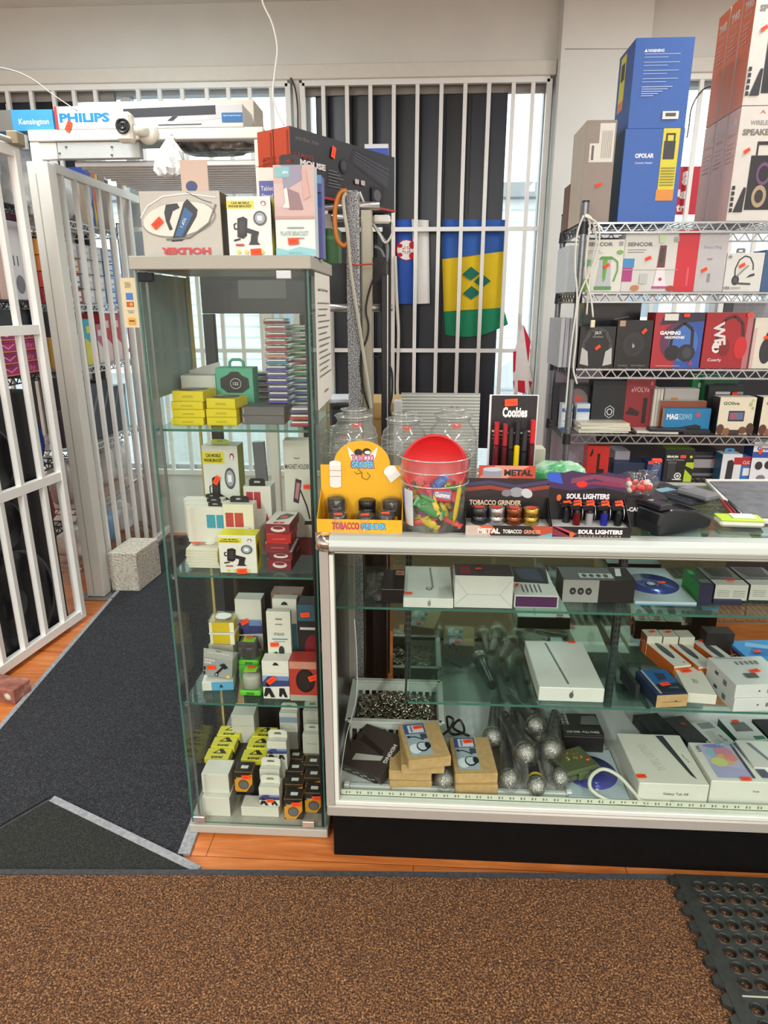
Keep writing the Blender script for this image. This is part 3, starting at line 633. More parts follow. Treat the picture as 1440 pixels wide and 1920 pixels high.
def speaker(label, s0, w_, z0, h, d=.34):
    c = GA+GD*(s0+w_/2)+Vector((-.99, .139, 0))*.045; t = thing('loudspeaker', label, 'loudspeaker', (c.x, c.y, z0), R(82))
    b = MB().prism([(-w_/2, 0), (w_/2, 0), (w_/2, d*.6), (w_/2-.06, d), (-w_/2+.06, d), (-w_/2, d*.6)], 'z', (0, h), M('#131417', .55, 0, .1)); b.build('cabinet', t, bevel=.008)
    r = min(w_, h)*.34
    for zc, q in ((h*.32, r), (h*.8, r*.45)):
        c = MB().lathe([(q*1.12, 0), (q*1.1, .012), (q, .014), (q*.9, .006), (q*.4, -.01), (q*.28, .006), (.001, .01)], M('#1d1e22', .35), n=32); c.build('driver_cone', t, (0, -.002, zc), (R(90), 0, 0))
    MB().box((-.06, -.006, h-.06), (.06, .0, h-.03), M('#8b8d90', .3, .6), .002).build('badge_plate', t)
speaker('large black loudspeaker standing on the floor behind the gate', .05, .66, .002, .77)
speaker('black loudspeaker stacked on top of the floor one behind the gate', .11, .58, .7735, .40)
for c, (y_, z_, sz, col, nm) in enumerate(((3.33, .745, (.11, .085, .11), '#2f55b4', 'blue'), (3.14, .745, (.11, .08, .10), '#3a3c44', 'dark'), (3.33, .385, (.12, .085, .11), '#b4384a', 'red'), (3.13, .385, (.11, .08, .12), '#b9aea2', 'beige'))):
    lump('soft_bag', '%s soft bag on a low shelf of the black rack behind the gate' % nm, 'bag', (-2.1, y_, z_), sz, M(col, .4), 70+c)
# small things on the floor
t = onz(245, 1115, 0); a = onz(210, 1110, 0); c = onz(282, 1078, 0)
conc = noisemat('rough_concrete', [(.3, '#88837a'), (.46, '#bdb6a8'), (.7, '#d6d0c2')], 75, .95, 1., 70, dist=.008)
bk = MB(); W2 = .155; D2 = .27; Hh = .225
pts = [(-W2/2, 0), (W2/2, .01), (W2/2+.01, D2), (-W2/2, D2-.01)]
bk.prism(pts, 'z', (0, Hh), conc); ob = bk.build('concrete_block', None, (t.x-W2/2+.04, t.y+.02, .0095), (0, 0, R(-4)), bevel=.006); tag(ob, 'rough grey concrete block standing by the fence on the carpet edge', 'block')
brick = noisemat('red_brick', [(.35, '#7d4a3c'), (.6, '#a4695a'), (.8, '#cdb7a8')], 18, .9, .7, 60, dist=.004)
q = onz(28, 1322, 0); bk = MB().box((-.17, 0, 0), (.0, .095, .065), brick, .004); bk.lathe([(.012, 0), (.02, .001), (.001, .002)], M('#cfc2b4', .9), (-.03, -.0005, .03), 12, Matrix.Rotation(R(90), 4, 'X') @ Matrix.Translation((0, .03, -.03)))
ob = bk.build('brick', None, (q.x, q.y, .0), (0, 0, R(-12))); tag(ob, 'chipped red brick lying on the floor at the left edge', 'brick')
# ---- white cage with a slatted roof behind the display tower
CY = 3.3; xa, xb = at(52, 255, CY).x, at(494, 255, CY).x; zt, zb2 = at(300, 240, CY).z, at(300, 262, CY).z
t = thing('cage_frame', 'white steel cage frame with a slatted roof behind the display tower', 'cage', (xa, CY, 0))
Wd = xb-xa; wp = M('#e4e2da', .45, 0, .05, 8)
MB().box((0, 0, zb2), (Wd, .05, zt), wp, .004).build('front_beam', t); MB().box((0, .9, zb2), (Wd, .95, zt), wp, .004).build('rear_beam', t)
for x in (0, Wd-.045):
    for y in (0.005, .905): MB().box((x, y, 0), (x+.045, y+.04, zb2-.001), wp, .003).build('post', t)
for x in (0.002, Wd-.047): MB().box((x, .052, zb2+.002), (x+.045, .898, zt-.002), wp, .003).build('side_beam', t)
sl = MB(); y = .07; sx0 = .17
sl.box((sx0, .07, zb2-.075), (Wd-.05, .90, zb2-.070), M('#b9bcbe', .4, .1, .04))
while y < .88: sl.box((sx0, y, zb2-.092), (Wd-.05, y+.016, zb2-.0755), M('#f4f5f5', .35)); y += .062  # bright specular lines put into the ridge colour, whiter than the sheet
sl.build('slatted_roof', t)
g = MB(); p0 = at(108, 268, CY+.02); p1 = at(265, 297, CY+.02); g.box((p0.x-xa, .01, p1.z), (p1.x-xa, .05, zb2-.002), M('#b9bdbb', .5, .1), .002)
for px, py in ((122, 275), (208, 275), (208, 290), (110, 287)): q = at(px, py, CY); g.cyl((q.x-xa, .009, q.z), .006, .003, M('#5a5b59', .5), 8)
g.build('bracket_plate', t)
b = MB().box((p0.x-xa-.09, .012, p1.z), (p0.x-xa-.004, .05, zb2-.002), M('#dcdad2', .5), .002); b.build('corner_plate', t)
# boxes on the cage
zc = zt
w1 = at(103, 225, CY).x; w2 = at(470, 225, CY).x
b = at(213, 230, CY-.02).x
ph = [('t', 'PHILIPS', .158, .5, .27, '#1c7fc0', .42, 0, .05), ('p', [(.42, .05), (1.0, .45), (1.0, .98), (.42, .8)], '#c8c9cc'), ('p', [(.37, .45), (.86, .55), (.86, .95), (.37, .85)], '#2c2e35'), ('p', [(.60, .3), (.63, .3), (.66, .5), (.63, .5)], '#2c2e35'), ('p', [(.55, .1), (.78, .12), (.78, .17), (.55, .15)], '#4a4c52'), ('r', .89, .2, 1.0, .62, '#1f6aa8'), ('t', 'Best Virtual Surround', .945, .5, .09, '#dfe7ef'), ('r', .0, .0, .015, 1, '#c5403a')]
pc('soundbar_box', 'long white soundbar box with blue lettering on top of the cage', 'box', (103, 455, 197, 241), '#dedcd6', z=zc, Y=CY+.0, d=.18, art={'F': ph}, stk=[('F', .07, .12, 60, 2)])
pc('soundbar_box', 'second pale soundbar box lying behind the lettered one on the cage', 'box', (155, 476, 189, 236), '#cfc6b8', z=zc, Y=CY+.2, d=.2, art={'F': [('e', .12, .7, .06, .2, '#2f3f8f')]})
pc('monitor_box', 'blue and grey slanting box at the top left corner on the cage', 'box', (-40, 100, 206, 250), '#3f93c9', z=zc, Y=CY+.02, d=.25, art={'F': [('r', 0, 0, .45, 1, '#75726d'), ('t', 'Kensington', .74, .4, .4, '#e8eef4')]})
# security camera on the beam
p = at(278, 250, CY); t = thing('security_camera', 'white dome security camera fixed to the cage beam', 'security camera', (p.x, CY, p.z))
MB().lathe([(.001, .03), (.03, .028), (.045, .015), (.048, 0)], M('#e6e2d2', .4), n=24).build('mount_base', t, (0, -.001, 0), (R(90), 0, 0))
MB().tube([(0, -.02, 0), (-.02, -.05, 0), (-.045, -.07, .002)], .022, M('#e6e2d2', .4), 14).build('bracket', t)
hd = MB().box((-.036, -.055, -.058), (.036, .0, .06), M('#e4e0d0', .4), .012); hd.build('housing', t, (-.07, -.05, .004))
MB().lathe([(.031, 0), (.031, .006), (.024, .007), (.023, .002), (.016, .002), (.015, .006), (.009, .006), (.008, .002), (.001, .003)], M('#26272a', .3), n=26).build('lens_ring', t, (-.07, -.105, .006), (R(90), 0, 0))
# clear bag hanging from the cage
p = at(318, 256, CY-.05); rnd = random.Random(51); V = []; Q = []; n = 30
pf = [(.006, .012, 0), (.016, .014, -.012), (.034, .020, -.035), (.052, .030, -.065), (.066, .036, -.10), (.070, .036, -.13), (.055, .030, -.155), (.02, .012, -.168), (.001, .001, -.17)]
for a_, b_, z_ in pf:
    for i in range(n): g = 2*math.pi*i/n; k = 1+rnd.uniform(-.16, .16); V.append((a_*k*math.cos(g)+.12*z_*.4, b_*k*math.sin(g), z_+rnd.uniform(-.006, .006)*(a_ > .02)))
for q in range(len(pf)-1):
    for i in range(n): e = (i+1) % n; Q.append((q*n+i, (q+1)*n+i, (q+1)*n+e, q*n+e))
bg_ = MB().add(V, Q, ck).build('plastic_bag', None, (p.x, p.y, p.z)); tag(bg_, 'crumpled white plastic bag hanging from the cage beam', 'bag'); MB().tube([(0, 0, .0), (.0, .02, .012), (0, .045, .016)], .003, ck, 6).build('tied_handle', bg_)
lump('foil_bag', 'silver foil bag lying on the cage roof behind the security camera', 'bag', (at(400, 270, CY+.15).x, CY+.2, zb2-.022), (.19, .09, .03), noisemat('crumpled_foil', [(.3, '#5b5652'), (.7, '#c9c5c2')], 22, .3, .9, 25, metal=.5, dist=.02), 52)
# ================================================================== glass display tower
TX0, TX1, TY0, TY1, TZ = -.672, -.258, 1.60, 1.965, 1.632
TS = (1.228, .834, .442); TB = .036
ivory = M('#a3a094', .45, 0, .04, 8)
t = thing('display_tower', 'tall narrow glass display tower with white top and base', 'display cabinet', ((TX0+TX1)/2, TY0, 0)); ox, oy = (TX0+TX1)/2, TY0; tw = TX1-TX0; td = TY1-TY0
MB().box((-tw/2-.002, 0, .008), (tw/2+.002, td, TB), ivory, .002).build('base_board', t); MB().box((-tw/2-.004, -.003, TZ-.03), (tw/2+.004, td+.003, TZ), ivory, .002).build('top_board', t)
MB().box((-tw/2+.02, .02, 0), (tw/2-.02, td-.02, .0075), M('#2a2826', .8)).build('base_feet', t)
gz0, gz1 = TB+.001, TZ-.031
for n_, x in (('side_glass', -tw/2+.004), ('side_glass', tw/2-.009)): MB().box((x, .012, gz0), (x+.005, td-.006, gz1), CASEGLASS, fm={'F': GREENEDGE}).build(n_, t)
MB().box((-tw/2+.01, td-.012, gz0), (tw/2-.01, td-.007, gz1), CASEGLASS).build('back_glass', t)
dr = MB().box((-tw/2+.012, .004, gz0+.006), (tw/2-.012, .009, gz1-.004), CASEGLASS, fm={'L': GREENEDGE, 'R': GREENEDGE, 'D': GREENEDGE}).build('door', t)
for x, z, c in ((-tw/2+.03, gz1-.025, '#23252c'), (tw/2-.06, gz1-.02, '#a9abae'), (-tw/2+.03, gz0+.008, '#b9a39a'), (tw/2-.055, gz0+.006, '#c9bdb2')):
    MB().box((x-.018, .0005, z), (x+.018, .0145, z+.02), M(c, .25, .7), .0015).build('hinge', dr)
MB().box((-tw/2+.026, .010, gz0), (-tw/2+.032, .014, gz1), M('#6a6d6e', .4, .3)).build('edge_seal', t); MB().box((tw/2-.0165, .010, gz0), (tw/2-.010, .02, gz1), M('#1c1d1f', .4)).build('edge_seal', t)
MB().box((-tw/2+.010, td-.022, gz0), (-tw/2+.017, td-.0125, gz1), M('#b8a66a', .5)).build('corner_strip', t); MB().box((tw/2-.017, td-.022, gz0), (tw/2-.010, td-.0125, gz1), M('#b8a66a', .5)).build('corner_strip', t)
for z in TS:
    o = MB().box((-tw/2+.0095, .024, z-.006), (tw/2-.0095, td-.0135, z), SHELFGLASS, fm={'F': GREENEDGE}).build('glass_shelf', t)
    for x in (-tw/2+.010, tw/2-.018):
        for y in (.03, td-.03): MB().box((x, y, z-.018), (x+.008, y+.010, z-.0063), M('#b8b8b4', .3, .6), .002).build('shelf_peg', o)
# papers fixed to its outside
pm = M('#dedad0', .6, 0, .03)
p = MB().box((-.165, 0, -.30), (.165, .0012, 0), M('#8f9f9f', .7, 0, .06, 6), fm={}); tag(p.build('paper_sheet', None, (TX0+.003, 1.80, 1.598), (0, 0, R(-90))), 'grey sheet of paper taped high on the left glass of the tower', 'paper')
p = MB().box((-.13, -.0012, -.33), (.13, 0, 0), pm)
decal(p, (-.13, -.0012, -.33), (.26, 0, 0), (0, 0, .33), (0, -1, 0), [('t', 'Limited Time Warranty', .48, .88, .7, '#2b2b2b', .03)]+[('r', .1+.03*(i % 2), .78-.045*i, .9-.12*(i % 3), .79-.045*i, '#6d6a66') for i in range(13)]+[('r', .4, .1, .62, .115, '#6d6a66')])
tag(p.build('notice', None, (TX1-.001, 1.81, 1.60), (0, 0, R(90))), 'white printed notice taped to the right side glass of the tower', 'notice')
p = MB().box((-.018, -.0015, -.112), (.018, 0, 0), M('#cdbf9c', .6, 0, .04))
decal(p, (-.018, -.0015, -.112), (.036, 0, 0), (0, 0, .112), (0, -1, 0), [('r', .28, .56, .75, .70, '#3b6fb6'), ('r', .28, .42, .75, .52, '#7a1d16'), ('e', .42, .47, .12, .04, '#c9401e'), ('e', .6, .47, .12, .04, '#d9912c'), ('r', .3, .335, .75, .345, '#444444'), ('r', .35, .30, .7, .31, '#444444'), ('r', .28, .06, .75, .2, '#d39a2c'), ('r', .35, .12, .7, .15, '#5b3d14')]+[('l', [(.3+.1*i, .8), (.36+.1*i, .86), (.3+.1*i, .92)], .0012, '#8d8570') for i in range(4)])
tag(p.build('card_sticker', None, (TX0-.016, TY0+.012, 1.585)), 'beige strip of payment card stickers at the upper left edge of the tower', 'sticker')
# ---------------------------------------------------------------- boxes on its top
T0 = TZ+.0005
def phoneholder(cx=.43, cy=.47, s=1., rot=0):
    """car phone holder picture: cradle, arm and suction foot, with a round inset"""
    return [('p', [(cx-.20*s, cy+.17*s), (cx-.06*s, cy+.2*s), (cx+.03*s, cy+.16*s), (cx-.0*s, cy-.12*s), (cx-.08*s, cy-.17*s), (cx-.22*s, cy-.14*s)], '#1d1d22'), ('p', [(cx-.15*s, cy+.12*s), (cx-.03*s, cy+.13*s), (cx-.06*s, cy-.08*s), (cx-.17*s, cy-.08*s)], '#3a3034'),
            ('l', [(cx-.02*s, cy-.02*s), (cx+.27*s, cy-.09*s)], .010*s, '#232327'), ('p', [(cx+.1*s, cy-.1*s), (cx+.25*s, cy-.09*s), (cx+.24*s, cy-.22*s), (cx+.3*s, cy-.27*s), (cx+.03*s, cy-.27*s), (cx+.08*s, cy-.21*s)], '#26262a'),
            ('l', [(cx-.22*s, cy+.09*s), (cx-.28*s, cy+.07*s), (cx-.27*s, cy-.01*s), (cx-.21*s, cy+.0*s)], .003, '#232327'), ('l', [(cx-.3*s, cy-.2*s), (cx-.15*s, cy-.17*s)], .004, '#232327')]
def bracket_art(band=True):
    a = [('r', 0, .80, .62, .93, '#e0d13c'), ('t', 'CAR MOBILE', .31, .893, .42, '#23221c', .04, 0, .03), ('t', 'PHONE BRACKET', .31, .84, .52, '#23221c', .04, 0, .03)]
    a += phoneholder()
    a += [('e', .75, .64, .15, .12, '#4b4f55'), ('e', .75, .64, .115, .092, '#9aa1a8'), ('r', .69, .6, .8, .68, '#e6e8ea'), ('p', [(.78, .89), (.81, .92), (.87, .92), (.90, .89), (.87, .85), (.81, .85)], '#a1293c'), ('e', .84, .875, .035, .028, '#efe8e6'),
          ('r', .17, .18, .36, .215, '#a9443a')]+[('e', .23+.18*i, .08, .04, .035, '#d9cf4a') for i in range(4)]
    return a
YEL = '#d8c92c'
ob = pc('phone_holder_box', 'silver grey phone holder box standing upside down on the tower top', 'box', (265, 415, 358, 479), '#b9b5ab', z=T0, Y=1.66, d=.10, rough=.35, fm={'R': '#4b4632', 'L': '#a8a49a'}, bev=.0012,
   art={'F': [('e', .48, .57, .47, .27, '#8a877f', 8), ('e', .47, .585, .45, .25, '#dcd6c9', 8), ('p', [(.33, .8), (.47, .82), (.5, .75), (.41, .7), (.36, .55), (.31, .56), (.3, .68)], '#2a2930'), ('p', [(.55, .82), (.60, .88), (.72, .72), (.7, .62), (.5, .25), (.36, .24)], '#23222a'), ('p', [(.56, .76), (.66, .66), (.5, .32), (.41, .32)], '#2e5c8c'), ('l', [(.33, .57), (.37, .42)], .008, '#2a2930'), ('t', 'TOP 1', .53, .53, .12, '#dfe7ef', 0, -118),
               ('l', [(.0, .6), (.1, .78), (.3, .92), (.6, .96), (.95, .9)], .0025, '#efede6'), ('l', [(.6, .98), (.8, .86), (.9, .82)], .0015, '#4b4a46'), ('l', [(.3, .27), (.6, .3), (.85, .52), (.95, .8)], .004, '#6f6d66'), ('t', 'HOLDER', .54, .095, .62, '#c5393f', .11, 180, .05)]}, stk=[('F', .21, .52, 40, 1.25)])
f = MB(); w_ = .056; hb_ = ob.dimensions.z; f.box((-.002, .03, hb_+.0004), (.062, .032, hb_+.07), M('#cbb3a4', .6)); f.add([(.022+.014*math.cos(2*math.pi*k/16),   .0297, hb_+.014+.012*math.sin(2*math.pi*k/16)) for k in range(16)], [tuple(range(16))], M('#2b3a6b', .4)); f.build('raised_flap', ob)
pc('phone_bracket_box', 'white and yellow phone bracket box standing on the tower top', 'box', (427, 509, 368, 479), '#e4e3dc', z=T0, Y=1.65, d=.075, art={'F': bracket_art(), 'R': [('p', [(0, .2), (.3, .6), (.2, .9), (0, 1)], '#2a2a2a'), ('r', .4, .3, .6, .7, '#2a2a2a')]}, fm={'R': YEL, 'L': '#b3a540', 'T': '#d9d8d0'}, stk=[('F', .63, .08, 4, 1.15)])
pc('stand_box', 'tall pale blue bracket box with hands photo on the tower top', 'box', (515, 590, 309, 479), '#d5e2dc', z=T0, Y=1.655, d=.05, art={'F': [('r', 0, .42, 1, 1, '#c7a9a4'), ('r', .0, .55, .3, .8, '#cdb4ae'), ('p', [(.2, 1), (.72, 1), (.7, .84), (.25, .72)], '#8f8aa0'), ('r', .04, .87, .4, .98, '#7fb6bb'), ('t', 'elm', .3, .925, .14, '#e6efee'), ('p', [(.3, .76), (.62, .7), (.72, .52), (.36, .52)], '#8d6f74'), ('p', [(.25, .74), (.33, .76), (.38, .54), (.2, .54), (.28, .6)], '#e3ddda'), ('p', [(.7, .95), (.8, .95), (.9, .66), (.74, .62)], '#caa096'), ('r', 0, .42, 1, .45, '#b9918c'), ('t', 'PLATE BRACKET', .48, .26, .7, '#9fb0ab', .05), ('r', .3, .315, .72, .33, '#8d9a96'), ('r', .3, .2, .72, .212, '#b07b70'), ('p', [(0, .1), (.3, .07), (.6, .11), (1, .08), (1, 0), (0, 0)], '#8cc3c9'), ('t', 'BARONG', .5, .04, .34, '#6ba3a9', .025)]}, fm={'R': '#c6d2d6'}, stk=[('F', .45, .17, 5, 1.1)], tab=('#17171a', .5, .026, .5, -.12))
pc('tablet_stand_box', 'purple blue tablet stand box behind the tall pale box on the tower', 'box', (488, 530, 314, 479), '#55569c', z=T0, Y=1.76, d=.05, art={'F': [('r', 0, .86, 1, 1, '#d8d3c6'), ('t', 'Tablet', .35, .78, .55, '#d7d7ea', .05), ('t', 'Stand', .35, .7, .5, '#d7d7ea', .05)]})
pc('tablet_stand_box', 'blue box right of the tall pale box at the tower top edge', 'box', (590, 604, 328, 480), '#5b5f9c', z=T0, Y=1.72, d=.05, art={'F': [('r', 0, .9, 1, 1, '#6fa3cf'), ('r', 0, .62, 1, .8, '#34509a'), ('r', .0, .78, .9, .8, '#16181d')]})
# ---------------------------------------------------------------- shelf one, the highest
S1, S2, S3, S0 = [z+.0005 for z in TS]+[TB+.0005]
def flat(name, label, cat, rect, col, z, Y, d, **k): return pc(name, label, cat, rect, col, z=z, Y=Y, d=d, **k)
def slot(c='#b7a61c'): return [('p', [(.3, .35), (.7, .35), (.66, .6), (.34, .6)], c), ('l', [(.1, .1), (.9, .1)], .0008, c)]
lens_top = [('p', [(.1, .2), (.55, .1), (.9, .5), (.8, .9), (.25, .85)], '#3d3f45'), ('p', [(.2, .4), (.6, .25), (.7, .7), (.3, .75)], '#77797d'), ('p', [(.05, .3), (.2, .2), (.25, .5), (.1, .6)], '#a03a34')]
YB = '#d6c31d'
X = [(322, 385), (323, 387), (326, 386), (327, 388)]
for i in range(4):
    carton('lens_box', 'yellow lens box, %s from the bottom of the left pile on the highest shelf' % ORD[i], 'box', (.083, .085, .0198 if i < 3 else .026), YB, {'F': slot(), 'T': lens_top if i == 3 else []}, (at(354, 790, 1.68).x+.003*(i % 2), 1.672+.002*i, S1+.0203*i), (0, 2, -1, -6)[i], group='yellow lens boxes on the highest tower shelf')
for i in range(3):
    carton('lens_box', 'yellow lens box, %s from the bottom of the right pile on the highest shelf' % ORD[i], 'box', (.078, .082, .021 if i < 2 else .026), YB, {'F': slot(), 'T': lens_top if i == 2 else []}, (at(417, 790, 1.68).x, 1.675, S1+.0216*i), (0, 1, -8)[i], group='yellow lens boxes on the highest tower shelf')
for i in range(2):
    carton('flat_box', ('lower', 'upper')[i]+' dark grey flat box lying beside the yellow lens boxes', 'box', (.112, .11, .0225), '#5d6164', {'F': [('r', .04, .2, .06, .8, '#a9adaf')], 'T': [('l', [(.1+.12*k, .6), (.2+.12*k, .75)], .001, '#a9adaf') for k in range(5)]}, (at(490, 790, 1.68).x, 1.70, S1+.023*i), 0)
# white box with its lid tipped open
ob = pc('open_box', 'white box with its lid tipped open behind the yellow lens boxes', 'box', (341, 406, 704, 768), '#cfccc4', z=S1, Y=1.80, d=.07, art={'F': [('t', 'BRISTOL', .42, .66, .24, '#5a5854'), ('t', 'vr', .2, .35, .16, '#77746f')]})
l_ = MB().box((-.045, 0, 0), (.045, .0018, .06), M('#c2bfb8', .5), T=Matrix.Translation((.014, .035, .082)) @ Matrix.Rotation(R(-15), 4, 'Y') @ Matrix.Rotation(R(-25), 4, 'X')); l_.build('tipped_lid', ob)
s = MB(); s.tube([(-.03, .02, .086), (-.015, .025, .105), (.005, .02, .088), (.012, .025, .108), (.03, .02, .09)], .004, BLACKP, 6); s.tube([(-.03, .02, .086), (.03, .02, .09)], .004, BLACKP, 6); tag(s.build('black_bracket', None, tuple(ob.location)), 'black plastic bracket lying in the mouth of the open white box', 'bracket')
ob = pc('camera_box', 'green carton with a camera picture and carry handle on the highest shelf', 'box', (407, 476, 690, 795), '#4fa184', z=S1, Y=1.78, d=.06, fm={'T': '#5fb394'}, art={'F': [('p', [(.12, .80), (.3, .86), (.42, .93), (.62, .93), (.7, .86), (.88, .80), (.9, .62), (.7, .52), (.3, .52), (.12, .62)], '#1d2124'), ('e', .53, .70, .20, .14, '#0c0e10'), ('e', .53, .70, .15, .105, '#b9c2c4'), ('e', .53, .70, .135, .093, '#14181a'), ('t', '122', .53, .70, .14, '#d9e0e2')]})
h_ = MB(); h_.tube([(-.02, .03, .126), (-.018, .03, .150), (-.01, .03, .156), (.01, .03, .156), (.018, .03, .150), (.02, .03, .126)], .004, M('#4fa184', .4), 8); h_.build('carry_handle', ob)
# stacks of clear cases
def clear_case(label, x, y, z, w_, h_, col, rz=0, group='clear cases stacked on the highest tower shelf'):
    o = thing('clear_case', label, 'case', (x, y, z), R(rz), group); d_ = .055
    MB().box((-w_/2, 0, 0), (w_/2, d_, h_), CLEARPLASTIC, .004).build('shell', o)
    MB().box((-w_/2+.002, -.0006, .003), (w_/2-.002, d_-.003, h_*.56), M(col, .35), .002).build('coloured_insert', o)
    MB().box((-w_/2+.006, -.0003, h_*.66), (w_/2-.006, d_-.004, h_*.9), M('#d8d7d2', .4), .001).build('white_card', o)
    return o
def pile(nm, px, Y, zs, w_, cols, where):
    x = at(px, 680, Y).x
    for i, c in enumerate(cols):
        clear_case('%s case, %s from the bottom of the %s' % (nm[c], ORD[i] if i < 14 else str(i), where), x+random.uniform(-.002, .002), Y, zs+i*.0168, w_, .0164, c, random.uniform(-2, 2))
NM = {'#a83a4a': 'red', '#b3525c': 'rose', '#d8868a': 'pink', '#3f7fb0': 'blue', '#4f46a8': 'purple', '#443a9a': 'violet', '#55a05c': 'green', '#3d8f5a': 'dark green', '#8fbf8f': 'pale green', '#3c6ea8': 'mid blue', '#2f4f86': 'navy', '#c9c9c4': 'clear', '#7a2838': 'maroon'}
P1 = ['#4f46a8', '#443a9a', '#4f46a8', '#443a9a', '#4f46a8', '#4f46a8', '#3f7fb0', '#d8868a', '#a83a4a', '#b3525c', '#a83a4a', '#b3525c', '#7a2838']
pile(NM, 519, 1.745, S1+.0455, .060, P1, 'tall middle pile')
P2 = ['#3f7fb0', '#3c6ea8', '#3f7fb0', '#3c6ea8', '#3f7fb0', '#3f7fb0', '#55a05c', '#8fbf8f', '#a83a4a', '#3d8f5a', '#55a05c', '#3d8f5a', '#c9c9c4', '#8fbf8f']
pile(NM, 561, 1.80, S1+.012, .056, P2, 'tall right pile')
P3 = ['#3d8f5a', '#55a05c', '#3d8f5a', '#2f4f86', '#7a2838', '#2f4f86', '#3c6ea8']
pile(NM, 489, 1.875, S1+.001, .052, P3, 'short rear pile')
pile(NM, 560, 1.655, S1+.0005, .058, ['#a83a4a', '#a83a4a', '#2f4f86'], 'small front pile')
# ---------------------------------------------------------------- shelf two
pc('phone_bracket_box', 'white phone bracket box standing at the back of the second shelf', 'box', (381, 447, 836, 921), '#d6d6cf', z=S2+.048, Y=1.83, d=.065, art={'F': bracket_art()}, fm={'R': '#9b9d5c', 'T': '#d9d8cf'}, stk=[('F', .37, .62, 60, 1.2)], tab=('#b9c04a', .5, .014, .4, -.05))
carton('flat_box', 'red and white flat box under the rear bracket box on the second shelf', 'box', (.12, .10, .0475), '#dcd8d0', {'F': [('r', 0, .3, 1, .8, '#9c2a38')]}, (at(405, 925, 1.82).x, 1.815, S2), 0)
ob = pc('magnetic_holder_box', 'tall white magnetic holder box at the right rear of the second shelf', 'box', (532, 583, 826, 921), '#cbc8be', z=S2+.05, Y=1.80, d=.05, art={'F': [('l', [(.38, .83), (.48, .82), (.6, .83)], .002, '#2a2a2a'), ('t', 'MAGNET HOLDER', .5, .74, .9, '#4c4a46', .05), ('p', [(.3, .38), (.42, .62), (.64, .6), (.5, .36)], '#3a2d3d'), ('p', [(.36, .42), (.45, .58), (.58, .57), (.48, .4)], '#b87a86'), ('l', [(.58, .5), (.8, .33), (.9, .2)], .004, '#1d1d20'), ('p', [(.72, .18), (.98, .18), (.98, .14), (.68, .14)], '#1d1d20'), ('e', .16, .18, .07, .04, '#bdb9af')]}, stk=[('F', .85, .54, 3, 1.)])
t_ = MB(); t_.tube([(-.022, .02, .10), (.0, .02, .118), (.022, .02, .10), (-.022, .02, .10)], .003, BLACKP, 6); t_.build('hanger', ob)
carton('dark_red_box', 'dark red box standing in the right rear corner of the second shelf', 'box', (.075, .13, .0495), '#7d2430', {'F': [('r', .0, .55, .4, .9, '#d8d2cc')]}, (at(560, 985, 1.8).x, 1.79, S2), 0)
ob = pc('cable_box', 'white cable box with black hanging tab in the middle of the second shelf', 'box', (458, 509, 912, 985), '#d5d1c8', z=S2, Y=1.79, d=.06, art={'F': [('r', .1, .68, .34, .92, '#b13844'), ('r', .38, .68, .62, .92, '#b13844'), ('p', [(.75, .5), (.9, .5), (.82, .62)], '#b13844')]}, tab=('#17181a', .58, .022, .1))
ob = pc('cable_box', 'cream cable box with black handle tab behind the yellow bracket box', 'box', (419, 476, 946, 1010), '#ddd6bf', z=S2, Y=1.72, d=.045, fm={'T': '#dfdbd0'}, art={'F': [('r', .08, .62, .34, .86, '#b5413c'), ('r', .38, .62, .66, .86, '#b5413c'), ('p', [(.78, .5), (.92, .5), (.85, .62)], '#b5413c'), ('r', 0, 0, 1, .45, '#d9cf7a')]}, stk=[('F', .42, .3, 80, 1.1)], tab=('#17181a', .62, .018, .5))
for i in range(3):
    pc('cable_box', 'white box with blue label, %s from the front of the left row' % ORD[i], 'box', (350-2*i, 424-2*i, 952-8*i, 985), '#d8d3c8', z=S2+.057, Y=1.725+.033*i, d=.030, art={'F': [('r', .5, .42, .72, .8, '#3f95a8'), ('r', .75, .42, .97, .8, '#3f95a8')]}, tab=('#17181a', .35, .012, .5, .2), group='white boxes with blue labels on the second shelf')
for i in range(7):
    carton('flat_white_box', 'flat white box, %s from the bottom of the left pile on the second shelf' % ORD[i], 'box', (.088, .11, .0078), '#d6cfbf', {'T': [('p', [(.2, .2), (.8, .3), (.7, .8), (.3, .7)], '#b98f7e'), ('e', .62, .4, .15, .12, '#efece4')] if i == 6 else []}, (at(378, 1000, 1.68).x+random.uniform(-.004, .003), 1.675, S2+.0081*i), random.uniform(-2, 2), group='flat white boxes piled on the second shelf', stk=[('T', .2, .3, 20, .9)] if i == 6 else ())
pc('phone_bracket_box', 'yellow topped phone bracket box at the front of the second shelf', 'box', (411, 481, 1004, 1081), '#dedcd2', z=S2, Y=1.645, d=.055, art={'F': bracket_art(), 'R': [('p', [(.2, .2), (.6, .4), (.5, .8), (.2, .7)], '#2a2a2a')]}, fm={'T': '#d8d427', 'R': '#c9bd2e', 'L': '#d8d427'}, stk=[('F', .6, .07, 3, 1.2)])
RD = '#7c2530'
